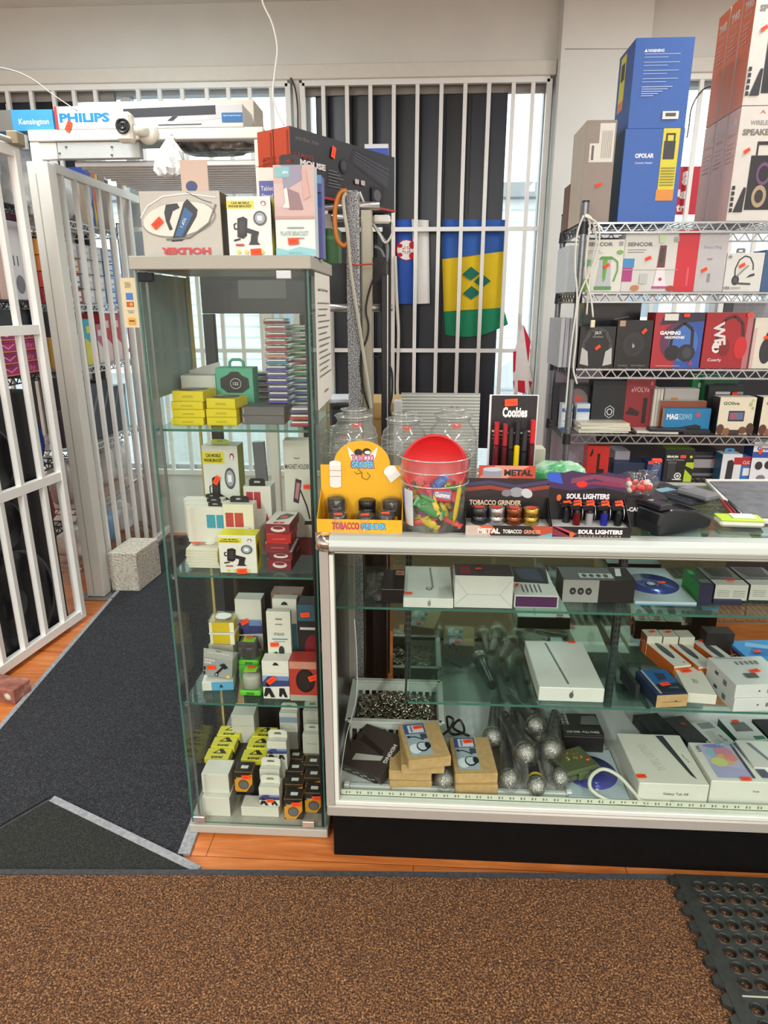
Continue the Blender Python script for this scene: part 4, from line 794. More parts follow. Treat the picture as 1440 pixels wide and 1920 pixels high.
for i, (h_, c, dx, a) in enumerate(((.030, RD, 0, 1), (.022, '#6d2029', .004, 1), (.024, RD, -.004, 0), (.026, '#b5221f', .002, 0), (.028, RD, .0, 1))):
    zz = S2+sum(q[0]+.0004 for q in ((.030,), (.022,), (.024,), (.026,), (.028,))[:i])
    top = [('p', [(.3, .3), (.75, .45), (.95, .75), (.55, .85), (.35, .7)], '#37383c'), ('r', .3, .05, .5, .17, '#b5413c'), ('r', .54, .05, .74, .17, '#b5413c')]
    carton('earphone_box', '%s box, %s from the bottom of the red pile at the right' % ('bright red' if i == 3 else 'dark red', ORD[i]), 'box', (.066, .115, h_), c, {'F': [('e', .52, .5, .3, .3, '#d5cfca'), ('e', .52, .62, .22, .16, c)] if a else [('r', .25, .45, .8, .52, '#c9787a')], 'T': top if i == 4 else []}, (at(522, 1000, 1.68).x+dx, 1.672, zz), (-3, 1, 0, 2, -2)[i], fm={'T': '#d9d3cb'}, stk=[('T', .62, .42, 20, .9)] if i == 4 else (), group='red earphone boxes piled on the second shelf')
# ---------------------------------------------------------------- shelf three
cars = [('r', 0, .35, 1, .62, '#8fa3c4'), ('p', [(0, .45), (.2, .6), (.45, .62), (.6, .5), (1, .55), (1, .35), (0, .32)], '#3a4270'), ('r', .5, .5, .98, .6, '#6f88b5'), ('e', .2, .38, .08, .06, '#15151a'), ('p', [(.1, .3), (.28, .3), (.45, .05), (.3, .04), (.22, .16), (.12, .06), (.02, .08)], '#1d1d22'), ('p', [(.62, .3), (.8, .3), (.92, .06), (.82, .05), (.74, .16), (.68, .06), (.6, .08)], '#1d1d22')]
for i in range(2):
    ob = carton('gift_cube', ('lower', 'upper')[i]+' yellow cube with clear lid at the left of the third shelf', 'box', (.074, .066, .032), '#d2b423', {'F': [('r', 0, .0, .12, 1, '#e9e3c4'), ('r', .82, 0, 1, 1, '#e9e3c4')]}, (at(416, 1160, 1.78).x, 1.77, S3+.108+.0395*i), (0, 3)[i])
    l_ = MB().box((-.039, -.003, .0322), (.039, .068, .0382), CLEARPLASTIC if i else M('#d9d6c8', .3), .001); l_.build('lid', ob)
    if i:
        c_ = MB(); c_.add([(.0+.024*math.cos(2*math.pi*k/20), .032+.022*math.sin(2*math.pi*k/20), .0386) for k in range(20)], [tuple(range(20))], M('#e8e6e4', .3)); c_.build('round_label', ob)
pc('tripod_box', 'white box with blue car picture at the back of the third shelf', 'box', (442, 491, 1124, 1200), '#d2cfc6', z=S3+.06, Y=1.82, d=.05, art={'F': cars}, stk=[('F', .35, .58, 30, 1.2)], fm={'R': '#77777a'})
carton('plain_carton', 'plain white carton holding up the car picture box at the back of the third shelf', 'box', (.075, .06, .0593), '#bdb9b0', {}, (at(466, 1250, 1.82).x, 1.815, S3), 0)
carton('plain_carton', 'plain carton under the yellow cubes at the left of the third shelf', 'box', (.075, .07, .1073), '#a9a594', {}, (at(416, 1200, 1.78).x, 1.765, S3), 0)
ob = carton('car_holder_box', 'grey car phone holder box leaning on the third shelf', 'box', (.088, .05, .062), '#9b9b97', {'F': [('t', 'CAR PHONE', .22, .84, .34, '#e6e6e2', .1, 0, .03), ('t', 'HOLDER', .17, .7, .24, '#e6e6e2', .1, 0, .03), ('l', [(.45, .15), (.72, .62)], .007, '#222226'), ('p', [(.55, .66), (.72, .8), (.86, .58), (.74, .46)], '#23262c'), ('l', [(.55, .72), (.68, .84)], .005, '#6fa7bf'), ('l', [(.78, .44), (.9, .56)], .005, '#6fa7bf'), ('e', .47, .14, .07, .1, '#23262c'), ('e', .47, .14, .04, .055, '#8fb6c9'), ('e', .87, .12, .06, .08, '#d9cf6a'), ('l', [(.06, .5), (.06, .3)], .005, '#222226'), ('l', [(.06, .24), (.06, .06)], .005, '#222226')]}, (at(408, 1270, 1.69).x-.004, 1.70, S3+.0385), -4, 0, 6, stk=[('F', .3, .5, 8, 1.1)])
b_ = MB().box((-.044, .0005, .0621), (.044, .0018, .088), M('#a8a8a4', .4)); decal(b_, (-.044, .0005, .062), (.088, 0, 0), (0, 0, .026), (0, -1, 0), [('t', 'GOOD FOR BETTER LIFE', .5, .6, .75, '#e1e1dd'), ('r', .42, .8, .6, .92, '#5f6a3c')]); b_.build('hang_flap', ob)
carton('charger_box', 'blue and white flat box under the leaning grey holder box', 'box', (.09, .07, .028), '#d9d7cc', {'F': [('r', .3, 0, 1, 1, '#5a9fc4'), ('p', [(.55, .3), (.6, .75), (.68, .35)], '#1d2a33')]}, (at(408, 1282, 1.69).x, 1.69, S3), 8, fm={'T': '#e6e4db'})
def dome_cup(label, px, Y, cup, base, ztop=None, zb=None):
    x = at(px, 1260, Y).x; o = thing('speaker_pack', label, 'speaker', (x, Y, zb)); r = .026
    MB().box((-.031, -.0, 0), (.031, .06, .016), M('#5bb832', .4), .003).build('green_base', o)
    MB().lathe([(.02, .0165), (r, .018), (r, .05), (r*.92, .056), (.001, .057)], M(cup, .35), (0, .03, 0)).build('speaker_drum', o)
    s_ = MB(); s_.box((-.03, .0005, .0163), (.03, .0595, .072), CLEARPLASTIC, .006); s_.build('clear_cover', o)
    k = MB().box((-.018, .012, .0725), (.018, .04, .0735), M('#8fd02f', .4)); k.build('green_label', o)
    q = MB(); decal(q, (-.031, 0, 0), (.062, 0, 0), (0, 0, .016), (0, -1, 0), [('t', 'EWA', .52, .5, .36, '#17321a', .55, 0, .03)]); q.build('lettering', o)
    sticker(o, 'T', .5, .5, (.06, .06, .0735), 8, .9)
dome_cup('grey drum speaker in a clear pack on a green base, front of the third shelf', 466, 1.665, '#b9b6ac', 1, zb=S3)
carton('plain_carton', 'green carton raising the black drum speaker on the third shelf', 'box', (.062, .06, .058), '#5bb832', {'F': [('r', .05, .3, .95, .6, '#3f8f24')]}, (at(467, 1240, 1.74).x, 1.735, S3), 0)
dome_cup('black drum speaker in a clear pack raised behind the grey one', 467, 1.735, '#15171a', 1, zb=S3+.0585)
pin = [('t', 'UPGRADE', .5, .6, .45, '#3c3c38', .05), ('r', .2, .5, .85, .52, '#4f7f9c'), ('r', .3, .46, .75, .475, '#77a0b5'), ('l', [(.3, .27), (.75, .14)], .008, '#2a2b26'), ('e', .58, .3, .12, .09, '#2a2b26'), ('e', .27, .24, .05, .04, '#7fae3c'), ('r', .38, .86, .66, .885, '#77746c'), ('r', .36, .77, .66, .79, '#8a8780')]
pc('microphone_box', 'white upgrade box with a small gadget picture, front of its row', 'box', (500, 545, 1147, 1205), '#d8d5c8', z=S3+.075, Y=1.705, d=.02, art={'F': pin}, stk=[('F', .3, .42, 3, 1.1)])
pc('microphone_box', 'white hanging box behind the upgrade box on the third shelf', 'box', (512, 557, 1123, 1200), '#d3d0c4', z=S3+.075, Y=1.75, d=.03, art={'F': [('p', [(.35, .9), (.65, .9), (.6, .94), (.5, .96), (.4, .94)], '#2a2a28'), ('r', .7, .1, .98, .6, '#3f6f7c')]})
pc('brown_box', 'brown box standing behind the white hanging boxes on the third shelf', 'box', (510, 567, 1112, 1195), '#8a6a5a', z=S3+.075, Y=1.80, d=.05, art={'F': [('r', .3, .93, .7, 1, '#a58674')]})
carton('black_box', 'black box with white ring lettering under the upgrade boxes', 'box', (.09, .15, .0225), '#17171a', {'F': [('t', 'oaoo', .65, .5, .42, '#d0cec8', .45, 0, .04)]}, (at(525, 1212, 1.70).x, 1.70, S3+.052), 0)
carton('pink_box', 'pink box under the black box on the third shelf', 'box', (.084, .14, .0515), '#c59583', {'T': [('r', .1, .2, .9, .4, '#b07a6a')]}, (at(520, 1228, 1.70).x, 1.715, S3), 0)
pc('tripod_box', 'white box with car picture and slot at the front of the third shelf', 'box', (492, 542, 1240, 1303), '#dcd9cf', z=S3, Y=1.655, d=.045, art={'F': [('r', 0, .68, 1, .69, '#b9b6ac')]+[(a[0],)+tuple(a[1:]) for a in cars]+[('p', [(.4, .9), (.65, .9), (.58, .96), (.5, .98), (.46, .96)], '#23231f')]}, stk=[('F', .35, .52, 40, 1.3)])
pc('speaker_box', 'red box with a round black speaker at the right front of the third shelf', 'box', (543, 597, 1241, 1308), '#b23a2e', z=S3, Y=1.65, d=.06, art={'F': [('r', 0, 0, 1, .15, '#a8a596'), ('r', 0, .82, 1, 1, '#c98a76'), ('e', .55, .52, .33, .3, '#1c1718'), ('e', .55, .52, .26, .23, '#2a2122')]}, stk=[('F', .85, .62, 20, 1.4)])
o = pc('speaker_box', 'black box with a red cup picture at the right of the third shelf', 'box', (559, 596, 1134, 1232), '#1a1a1e', z=S3+.071, Y=1.72, d=.06, art={'F': [('r', 0, .74, 1, 1, '#2f5a6e'), ('e', .75, .28, .45, .24, '#7a1620'), ('r', .1, .6, .9, .64, '#c9c9c4'), ('t', 'Turn and', .75, .05, .45, '#d8d6d0')]}, stk=[('F', .4, .85, 5, 1.2)])
carton('red_carton', 'red carton under the black cup box at the right of the third shelf', 'box', (.058, .06, .0703), '#8a2a28', {}, (o.location.x, 1.722, S3), 0)
# ---------------------------------------------------------------- bottom of the tower
for i, (px, z_, Y_, h_) in enumerate(((407, 0, 1.64, .067), (409, .0675, 1.66, .067))):
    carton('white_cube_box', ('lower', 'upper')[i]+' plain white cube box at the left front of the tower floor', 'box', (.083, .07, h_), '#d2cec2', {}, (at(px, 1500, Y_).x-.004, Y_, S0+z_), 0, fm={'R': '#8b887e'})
carton('white_cube_box', 'white card box with raised flap at the rear of the tower floor', 'box', (.074, .07, .105), '#c3c0b7', {'F': [('l', [(0, .62), (1, .62)], .0012, '#98958c')]}, (at(461, 1400, 1.87).x, 1.855, S0+.105), 2)
carton('plain_carton', 'carton supporting the white card box at the rear of the tower floor', 'box', (.08, .075, .1045), '#77735f', {}, (at(461, 1400, 1.87).x, 1.855, S0), 0)
awe = [('t', 'awei', .5, .18, .48, '#26251c', 0, 0, .03), ('p', [(.25, .5), (.5, .95), (.62, .95), (.85, .5)], '#1c1c1a'), ('p', [(.37, .57), (.5, .82), (.58, .57)], '#d3cb45')]
n_ = 0
for r_ in range(3):
    for c_ in range(2):
        n_ += 1; x = at(408+68*c_+3*r_, 1420, 1.75).x; carton('earbud_box', 'yellow earbud box, %s row, %s side of the yellow group' % (('front', 'middle', 'rear')[r_], ('left', 'right')[c_]), 'box', (.076, .05, .028), '#cfc63e', {'T': awe, 'F': [('r', 0, 0, 1, .35, '#2b2a24')]}, (x, 1.735+.0515*r_, S0+.105+.006*r_), 0, group='yellow earbud boxes on the tower floor')
carton('black_tray', 'dark carton under the yellow earbud boxes on the tower floor', 'box', (.15, .16, .104), '#2b2a28', {'F': [('r', .55, .7, .8, .78, '#c9c5bb')]}, (at(444, 1440, 1.75).x, 1.735, S0), 0)
spk = [('p', [(0, 1), (1, 1), (1, .92), (0, .62)], '#26241f'), ('p', [(1, .0), (.62, 0), (1, .45)], '#2b2926'), ('e', .5, .38, .3, .24, '#4b4a49'), ('e', .5, .38, .24, .19, '#636160'), ('p', [(.0, .0), (.1, 0), (.0, .1)], '#26241f'), ('t', 'Speaker', .32, .72, .4, '#cfcac0')]
def spkbox(px, z_, Y_, label, st=True):
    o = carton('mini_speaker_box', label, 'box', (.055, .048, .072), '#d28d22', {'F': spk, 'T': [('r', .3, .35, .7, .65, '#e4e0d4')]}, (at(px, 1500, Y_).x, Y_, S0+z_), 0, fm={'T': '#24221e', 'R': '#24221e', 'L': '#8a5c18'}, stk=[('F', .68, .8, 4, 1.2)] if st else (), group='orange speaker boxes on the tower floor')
spkbox(549, .0, 1.64, 'orange and black speaker box at the front middle of the tower floor')
spkbox(588, .008, 1.66, 'orange and black speaker box in the right front corner of the tower floor')
spkbox(459, .068, 1.668, 'orange and black speaker box beside the white cubes')
for i in range(3): spkbox(552+2*i, .01+.008*i, 1.692+.05*i, 'speaker box in the middle row of the tower floor, %s behind the front one' % ORD[i], False)
for i in range(2): spkbox(588, .02+.008*i, 1.712+.05*i, 'speaker box in the right row of the tower floor, %s behind the front one' % ORD[i], False)
carton('white_tray', 'long low white carton along the front of the tower floor', 'box', (.115, .05, .0335), '#d0ccbe', {}, (at(487, 1530, 1.64).x, 1.645, S0), 0)
for i, (px, z_, Y_) in enumerate(((504, .034, 1.652), (507, .06, 1.70), (523, .125, 1.75))):
    carton('tripod_box', 'white car picture box, %s in the stepped row on the tower floor' % ORD[i], 'box', (.062, .046, .066), '#d6d2c4', {'F': cars, 'T': [('r', .3, .4, .7, .6, '#c3c0b4')]}, (at(px, 1480, Y_).x, Y_, S0+z_), 0, tab=('#d6d2c4', .95, .028, .5), stk=[('F', .55, .35, 5, 1.)] if i == 0 else ())
carton('plain_carton', 'white carton under the second stepped car picture box', 'box', (.062, .046, .0595), '#c9c5b8', {}, (at(507, 1480, 1.70).x, 1.70, S0), 0)
carton('plain_carton', 'white carton under the third stepped car picture box', 'box', (.062, .046, .1245), '#c9c5b8', {}, (at(523, 1480, 1.75).x, 1.75, S0), 0)
for i, (px, z_, Y_) in enumerate(((545, .16, 1.845), (586, .10, 1.82), (588, .15, 1.875))):
    carton('hanging_box', 'white hanging box, %s at the right rear of the tower floor' % ORD[i], 'box', (.058, .045, .07), '#cfccc0', {'F': [('r', 0, .5, 1, .8, '#8f98ac')] if i == 0 else [('r', .2, .5, .8, .53, '#9a978c')]}, (at(px, 1440, Y_).x, Y_, S0+z_), 0, tab=('#cfccc0', .9, .025, .5))
    carton('plain_carton', 'carton under the %s white hanging box at the right rear' % ORD[i], 'box', (.056, .044, z_-.0005), '#8d8a80', {}, (at(px, 1440, Y_).x, Y_, S0), 0)
# ================================================================== glass display counter
KX0, KX1, KY0, KY1 = -.240, 1.75, 1.50, 2.06
DZ, KT = .222, 1.0                           # deck and top heights
frame = M('#a59f97', .42, .2, .06, 14); light = M('#d6d8ce', .4, .1, .05, 10)
t = thing('display_counter', 'long aluminium framed glass display counter on a black plinth', 'counter', (KX0, KY0, 0)); kw = KX1-KX0; kd = KY1-KY0
pl = noisemat('scuffed_black_plinth', [(.3, '#050505'), (.72, '#0a0909'), (.82, '#262422')], 26, .65, .1)
pl.node_tree.nodes['Principled BSDF'].inputs['Specular IOR Level'].default_value = .15
MB().box((.010, .045, .001), (kw, kd-.02, .176), pl, .002).build('plinth', t)
f = MB(); f.box((.0, .0, .1765), (kw, .045, .212), frame, .004); f.box((.0, kd-.03, .1765), (kw, kd, .212), frame, .003); f.build('bottom_rail', t)
f = MB(); f.box((.022, .004, .212), (kw, .030, .226), light, .002); f.build('inner_sill', t)
MB().box((.002, .0455, .2), (kw, kd-.031, DZ), M('#d4d5d2', .45, 0, .05, 8)).build('deck', t)
f = MB(); f.prism([(.0, 0), (.022, 0), (.022, .045), (.004, .045), (0, .03)], 'z', (.2125, KT-.045), frame); f.build('corner_post', t)
MB().box((.0225, .004, .2265), (.034, .03, KT-.055), light, .001).build('corner_trim', t)
f = MB(); f.box((.0, kd-.03, .2125), (.03, kd, KT-.045), frame, .003); f.build('rear_post', t)
# rounded front rail of the top with a chrome corner cap
pr = [(.0, .955), (-.014, .962), (-.020, .975), (-.016, .990), (-.004, .9985), (.012, 1.0), (.03, 1.0), (.03, .955)]
MB().prism(pr, 'x', (.026, kw), M('#b4bab4', .34, .1, .04, 10)).build('front_rail', t, bevel=.002)
cap = MB(); n = 7; V = []
for i in range(n):
    a = (i/(n-1))*math.pi/2
    for (yy, zz) in pr[:6]: k = max(0, .012-yy); V.append((.026-math.sin(a)*(.026+.0), .012-math.cos(a)*k if i < n-1 else .012-.001*k, zz))
V2 = []
for i in range(n):
    a = (i/(n-1))*math.pi/2
    for (yy, zz) in pr[:6]:
        r_ = .012-yy; V2.append((.026-math.sin(a)*(r_+.004), .012-math.cos(a)*r_, zz))
Q = [(i*6+j, i*6+j+1, (i+1)*6+j+1, (i+1)*6+j) for i in range(n-1) for j in range(5)]
cap.add(V2, Q, CHROME, True); cap.add([(.026, .012, .955), (.026, -.0, .955), (-.0085, .012, .955), (-.0045, .012, 1.0)], [(0, 1, 2)], CHROME); cap.add([(-.010, .012, .956), (.026, .012, .956), (.026, .012, 1.), (-.010, .012, 1.)], [(0, 1, 2, 3)], CHROME); cap.build('corner_cap', t)
MB().box((-.0045, .0305, .955), (.03, kd, .998), M('#c9cbc4', .35, .3), .003).build('side_rail', t); MB().box((.031, kd-.03, .955), (kw, kd, .998), frame, .003).build('rear_rail', t)
MB().box((.036, .010, .948), (kw, .03, .9545), light, .001).build('lower_bead', t); MB().box((.036, .031, .938), (kw, .055, .9545), M('#7f776f', .5, .2), .001).build('lamp_channel', t)
MB().box((.031, .031, .990), (kw, kd-.031, .9985), SHELFGLASS, fm={'F': GREENEDGE}).build('top_glass', t)
MB().box((.0345, .012, .2265), (kw, .017, .9475), CASEGLASS).build('front_glass', t)
MB().box((.004, .046, .2225), (.009, kd-.031, .9545), M('#363d3b', .22, .1, .06)).build('end_panel', t)
# mirrored back doors, open at both ends
mx0, mx1 = at(737, 1200, KY1-.045).x-KX0, at(1338, 1200, KY1-.045).x-KX0
mir = bpy.data.materials.new('old_mirror'); mir.use_nodes = True; b = mir.node_tree.nodes['Principled BSDF']; b.inputs['Base Color'].default_value = lin('#9aaea3'); b.inputs['Metallic'].default_value = 1; b.inputs['Roughness'].default_value = .045
nz = mir.node_tree.nodes.new('ShaderNodeTexNoise'); nz.inputs['Scale'].default_value = 5; rp = mir.node_tree.nodes.new('ShaderNodeMapRange'); rp.inputs[3].default_value = .02; rp.inputs[4].default_value = .07
mir.node_tree.links.new(nz.outputs[0], rp.inputs[0]); mir.node_tree.links.new(rp.outputs[0], b.inputs['Roughness'])
MB().box((mx0, kd-.046, DZ+.0005), (mx1, kd-.040, .954), mir).build('mirror_door', t)
ups = [at(765, 1180, KY1-.06).x-KX0, at(1157, 1180, KY1-.06).x-KX0]
for x in ups:
    u = MB().box((x-.010, kd-.062, DZ+.0005), (x+.010, kd-.048, .954), M('#56595a', .35, .6), .001); z = DZ+.02
    while z < .93: u.box((x-.0075, kd-.0626, z), (x-.0025, kd-.0621, z+.012), BLACKP); u.box((x+.0025, kd-.0626, z), (x+.0075, kd-.0621, z+.012), BLACKP); z += .022
    u.build('slotted_upright', t)
G1, G2 = .722, .461
MB().box((.012, .19, G1-.007), (kw-.01, kd-.063, G1), SHELFGLASS, fm={'F': GREENEDGE}).build('glass_shelf', t)
MB().box((at(765, 1300, 1.63).x-KX0, .135, G2-.007), (kw-.01, kd-.063, G2), SHELFGLASS, fm={'F': GREENEDGE}).build('glass_shelf', t)
for x in ups:
    for z, yf in ((G1, .21), (G2, .15)): MB().prism([(kd-.063, z-.0075), (yf, z-.0075), (yf, z-.018), (kd-.063, z-.06)], 'x', (x-.003, x+.003), M('#5c615e', .35, .6)).build('shelf_bracket', t)
# led strip inside the front
b = MB(); b.box((.036, .0305, .2265), (kw, .0325, .2425), M('#c9cbb9', .35))
x = .05
while x < kw-.05: b.box((x, .0298, .231), (x+.004, .0304, .238), M('#6c6f60', .5)); b.box((x+.009, .0298, .231), (x+.012, .0304, .238), M('#6c6f60', .5)); x += .03
tag(b.build('light_strip', None, (KX0, KY0, 0)), 'white led tape stuck along the front edge inside the counter', 'light')
D0 = DZ+.0006
p0 = at(655, 1483, 1.56); p1 = at(1062, 1490, 1.56); b = MB().box((0, -.006, 0), (p1.x-p0.x, .008, .010), M('#c7cbc6', .3), .002); b.box((-.016, -.007, -.0003), (-.0003, .009, .014), M('#e0e0db', .4), .002); b.box((p1.x-p0.x+.0003, -.007, -.0003), (p1.x-p0.x+.016, .009, .014), M('#e0e0db', .4), .002)
tag(b.build('light_tube', None, (p0.x, 1.565, D0)), 'slim white light bar lying along the front of the counter deck', 'light')
wire('thin white wire hanging down inside the left end of the counter', [(KX0+.07, 1.63, .72-.007), (KX0+.075, 1.63, .60), (KX0+.072, 1.63, .47), (KX0+.045, 1.60, .36), (KX0+.03, 1.57, .25)], .0013, '#d5d5d0')
# ---------------------------------------------------------------- upper glass shelf
A1 = G1+.0006
def box3(name, label, cat, rect, col, z, yback, **k): return pc(name, label, cat, rect, col, z=z, yback=yback, **k)
ob = box3('bagged_box', 'black box in a clear bag at the left end of the upper counter shelf', 'box', (716, 757, 1104, 1131), '#17181c', A1, 1068, art={'T': [('r', .55, .7, .98, .95, '#85807c')], 'F': [('l', [(.0, .95), (1, .95)], .0006, '#b9bbbd')]}, stk=[('T', .78, .82, 4, .9)], rough=.25)
w_, d_, h_ = .04, .14, .035
g = lump('clear_bag', '', '', (-.052, .07, .001), (.028, .07, .022), FILM, 61, parent=ob)
ap = [('p', [(.42, .35), (.45, .62), (.5, .6), (.56, .63), (.6, .5), (.57, .4), (.6, .34), (.55, .2), (.5, .24), (.45, .2)], '#8d8f8e')]
box3('computer_box', 'thin white computer box with a grey fruit mark on the upper counter shelf', 'box', (756, 850, 1122, 1140), '#d3d4cd', A1, 1062, art={'F': [('e', .52, .48, .035, .3, '#8c8e8c'), ('p', [(.52, .78), (.535, .95), (.545, .8)], '#8c8e8c')], 'T': [('l', [(.55, .95), (.6, .3)], .006, '#8f918f'), ('e', .52, .28, .07, .05, '#77797a'), ('e', .52, .29, .04, .03, '#b9bbb9')]}, stk=[('T', .1, .1, 0, 1.)], bev=.0015)
box3('white_flap_box', 'white box showing an envelope folded end on the upper counter shelf', 'box', (852, 962, 1080, 1140), '#cfd0cb', A1, 1058, fm={'T': '#3b3138'}, art={'F': [('l', [(0, .95), (.22, .42), (.78, .42), (1, .95)], .0009, '#8d8f8c'), ('l', [(0, .05), (.22, .42)], .0009, '#8d8f8c'), ('l', [(1, .05), (.78, .42)], .0009, '#8d8f8c')], 'T': [('r', .1, .1, .28, .8, '#7a1f33'), ('l', [(.5, .3), (.9, .5)], .002, '#77737a')]}, stk=[('T', .42, .5, 10, .8)])
box3('phone_box', 'purple fronted box with dark lid on the upper counter shelf', 'box', (964, 1047, 1117, 1140), '#c9cac4', A1, 1064, art={'F': [('r', .03, .08, .97, .92, '#4a2450')], 'T': [('p', [(0, .45), (.9, .4), (1, 1), (0, 1)], '#20222c'), ('p', [(.15, .95), (.3, .55), (.8, .5), (.75, .95)], '#3d4356')]+[('r', .22+.1*i, .1, .25+.1*i, .36, '#55565a') for i in range(5)]}, stk=[('T', .12, .3, 70, .8)])
box3('hub_box', 'grey and black box with a row of round icons on the upper counter shelf', 'box', (1055, 1190, 1088, 1130), '#131419', A1, 1064, fm={'T': '#55575a'}, art={'F': [('r', 0, 0, .5, 1, '#9d9e9b'), ('e', .14, .5, .045, .16, '#2a2b2e'), ('e', .25, .5, .045, .16, '#2a2b2e'), ('e', .36, .5, .045, .16, '#2a2b2e'), ('t', 'A', .14, .5, .03, '#c9c9c5'), ('t', 'O', .25, .5, .03, '#c9c9c5'), ('t', 'O', .36, .5, .03, '#c9c9c5')], 'T': [('r', .72, 0, 1, 1, '#1c1d22'), ('r', .25, .15, .72, .5, '#b9bab6')]+[('e', .32+.1*i, .32, .035, .12, '#33353a') for i in range(4)]+[('p', [(.76, .3), (.84, .3), (.9, .9), (.82, .9)], '#d5d5d2')]})
def disc_pack(label, px0, px1, yb, z, yback, col, stk=True, n=1):
    Y = onz((px0+px1)/2, yb, z).y; x0, x1 = at(px0, yb, Y).x, at(px1, yb, Y).x; d = onz((px0+px1)/2, yback, z).y-Y; w_ = x1-x0
    o = carton('disc_sleeve', label, 'disc', (w_, d, .012), '#b7c6cc', {'F': [('r', 0, .1, 1, .4, '#4f8fb4')]}, ((x0+x1)/2, Y, z), 0, fm={'T': '#a9b7bd'})
    r = min(w_*.46, d*.46); q = MB(); q.lathe([(.016, .0123), (r*.16, .0125), (r*.3, .0126), (r, .0127), (r, .0124)], M(col, .18, .3), (0, d*.5, 0), 40); q.lathe([(.006, .0125), (r*.16, .0129)], M('#c3c9d2', .2, .4), (0, d*.5, 0), 30); q.build('disc', o)
    if stk: sticker(o, 'T', .68, .5, (w_, d, .0128), 10, 1.)
    return o
disc_pack('blue disc in a clear sleeve on the upper counter shelf', 1190, 1306, 1136, A1, 1072, '#3b4a8f')
box3('memory_box', 'green and navy box between the blue disc and the looped box', 'box', (1310, 1336, 1096, 1134), '#1f2145', A1, 1066, fm={'L': '#1f8a3f', 'T': '#1d4a3c'}, art={'T': [('r', 0, .6, .4, .85, '#2f9e4f'), ('r', .2, .1, .9, .3, '#75787a')]})
for i, (a, c) in enumerate(((1340, 1402), (1406, 1472))):
    box3('cable_pack', '%s white and black looped pack at the right end of the upper shelf' % ('left', 'right')[i], 'box', (a, c, 1097, 1126), '#cdccc6', A1+.008, 1064, fm={'L': '#232428', 'T': '#6b6f70'}, art={'F': [('r', .08, .25+.12*k, .45, .28+.12*k, '#85837c') for k in range(4)]+[('r', .55, .25+.12*k, .92, .28+.12*k, '#85837c') for k in range(4)], 'T': [('r', 0, 0, 1, .28, '#cfcec8'), ('r', 0, .28, 1, .34, '#3a3b3c'), ('p', [(.2, .45), (.8, .45), (.9, .95), (.1, .95)], '#26292d')]}, stk=[('T', .55, .2, 2, 1.)] if i == 0 else ())
box3('navy_flat_box', 'flat navy box lying under the looped packs at the right', 'box', (1337, 1392, 1126, 1134), '#20224a', A1, 1100)
# ---------------------------------------------------------------- lower glass shelf
A2 = G2+.0006
box3('laptop_box', 'large flat white laptop box with a thin slate bar on the lower glass shelf', 'box', (1010, 1133, 1290, 1316), '#d9dad3', A2, 1203, art={'F': [('e', .5, .48, .035, .22, '#5d5f5f'), ('p', [(.5, .7), (.515, .86), (.528, .72)], '#5d5f5f')], 'T': [('l', [(.34, .95), (.47, .07)], .006, '#6d7274')]}, stk=[('T', .8, .96, 2, 1.)], bev=.002)
g_ = [('e', .5, .55, .2, .3, '#33363a'), ('e', .5, .55, .16, .25, '#4a4e54'), ('r', .72, .06, .82, .12, '#9a958c')]
for i, (a, c, yt, yb, ybk) in enumerate(((1265, 1312, 1228, 1262, 1181), (1312, 1350, 1229, 1262, 1183), (1332, 1378, 1230, 1263, 1180))):
    x = (a+c)/2
    carton('watch_box', '%s of three orange sided white boxes with a dark band picture' % ('left', 'middle', 'right')[i], 'box', (.056, .17, .043), '#c9601f', {'T': g_, 'F': [('r', 0, .86, 1, 1, '#d8d5ca')]}, (at((1280, 1326, 1380)[i], 1250, 1.80).x, 1.80, A2), (14, 14, 14)[i], fm={'T': '#d8d5ca'}, stk=[('T', .5, .93, 5, 1.)], group='orange sided watch band boxes')
carton('fitness_box', 'white upright box with a red sticker in front of the orange sided boxes', 'box', (.078, .15, .030), '#dbd7cb', {'T': [('t', 'G-BOX', .5, .45, .32, '#77736a', .1, -90)]}, (at(1318, 1300, 1.665).x, 1.668, A2), -5, stk=[('T', .35, .78, 20, 1.4)], rx=0)
ob = carton('drive_box', 'blue box with kraft end lying at the front of the lower glass shelf', 'box', (.090, .13, .040), '#232f4f', {'T': [('r', .22, .1, 1, 1, '#1f5f9c'), ('p', [(.22, .1), (1, .1), (1, .45), (.22, .4)], '#1d2433'), ('p', [(.45, .55), (.75, .6), (.8, .82), (.5, .88)], '#22354f'), ('r', .14, .05, .17, 1, '#cfd3d6'), ('r', .19, .05, .205, 1, '#cfd3d6'), ('t', '2.5 SSD', .72, .25, .3, '#8fa6c4')], 'F': [('r', .2, .4, .8, .46, '#8a6f4a'), ('p', [(.55, .42), (.62, .56), (.7, .44)], '#5f4a2c')]}, (at(1259, 1320, 1.645).x, 1.645, A2), 8, fm={'F': KRAFT}, stk=[('T', .5, .36, 12, 1.3)])
for i in range(2):
    carton('keypad_box', ('lower', 'upper')[i]+' white box with small icons at the right front of the lower glass shelf', 'box', (.16, .15, .040), '#d3d3d2', {'F': [('e', .42, .5, .02, .08, '#6b6d70'), ('r', .56, .35, .6, .65, '#6b6d70'), ('e', .74, .5, .02, .08, '#6b6d70')], 'L': [('r', .3, .4, .42, .65, '#3c3e42'), ('r', .6, .2, .72, .6, '#6b6d70')], 'T': [('e', .4+.09*k, .72+.06*r_, .03, .035, '#77797d') for k in range(5) for r_ in range(2)]+[('p', [(.1, .98), (.6, .9), (.58, .87), (.1, .93)], '#9a9ca0'), ('r', .3, .2, .52, .36, '#55575a')] if i else []}, (at(1425, 1300, 1.66).x, 1.64+.004*i, A2+.0405*i), 6, stk=[('T', .55, .42, 15, 1.3)] if i else ())
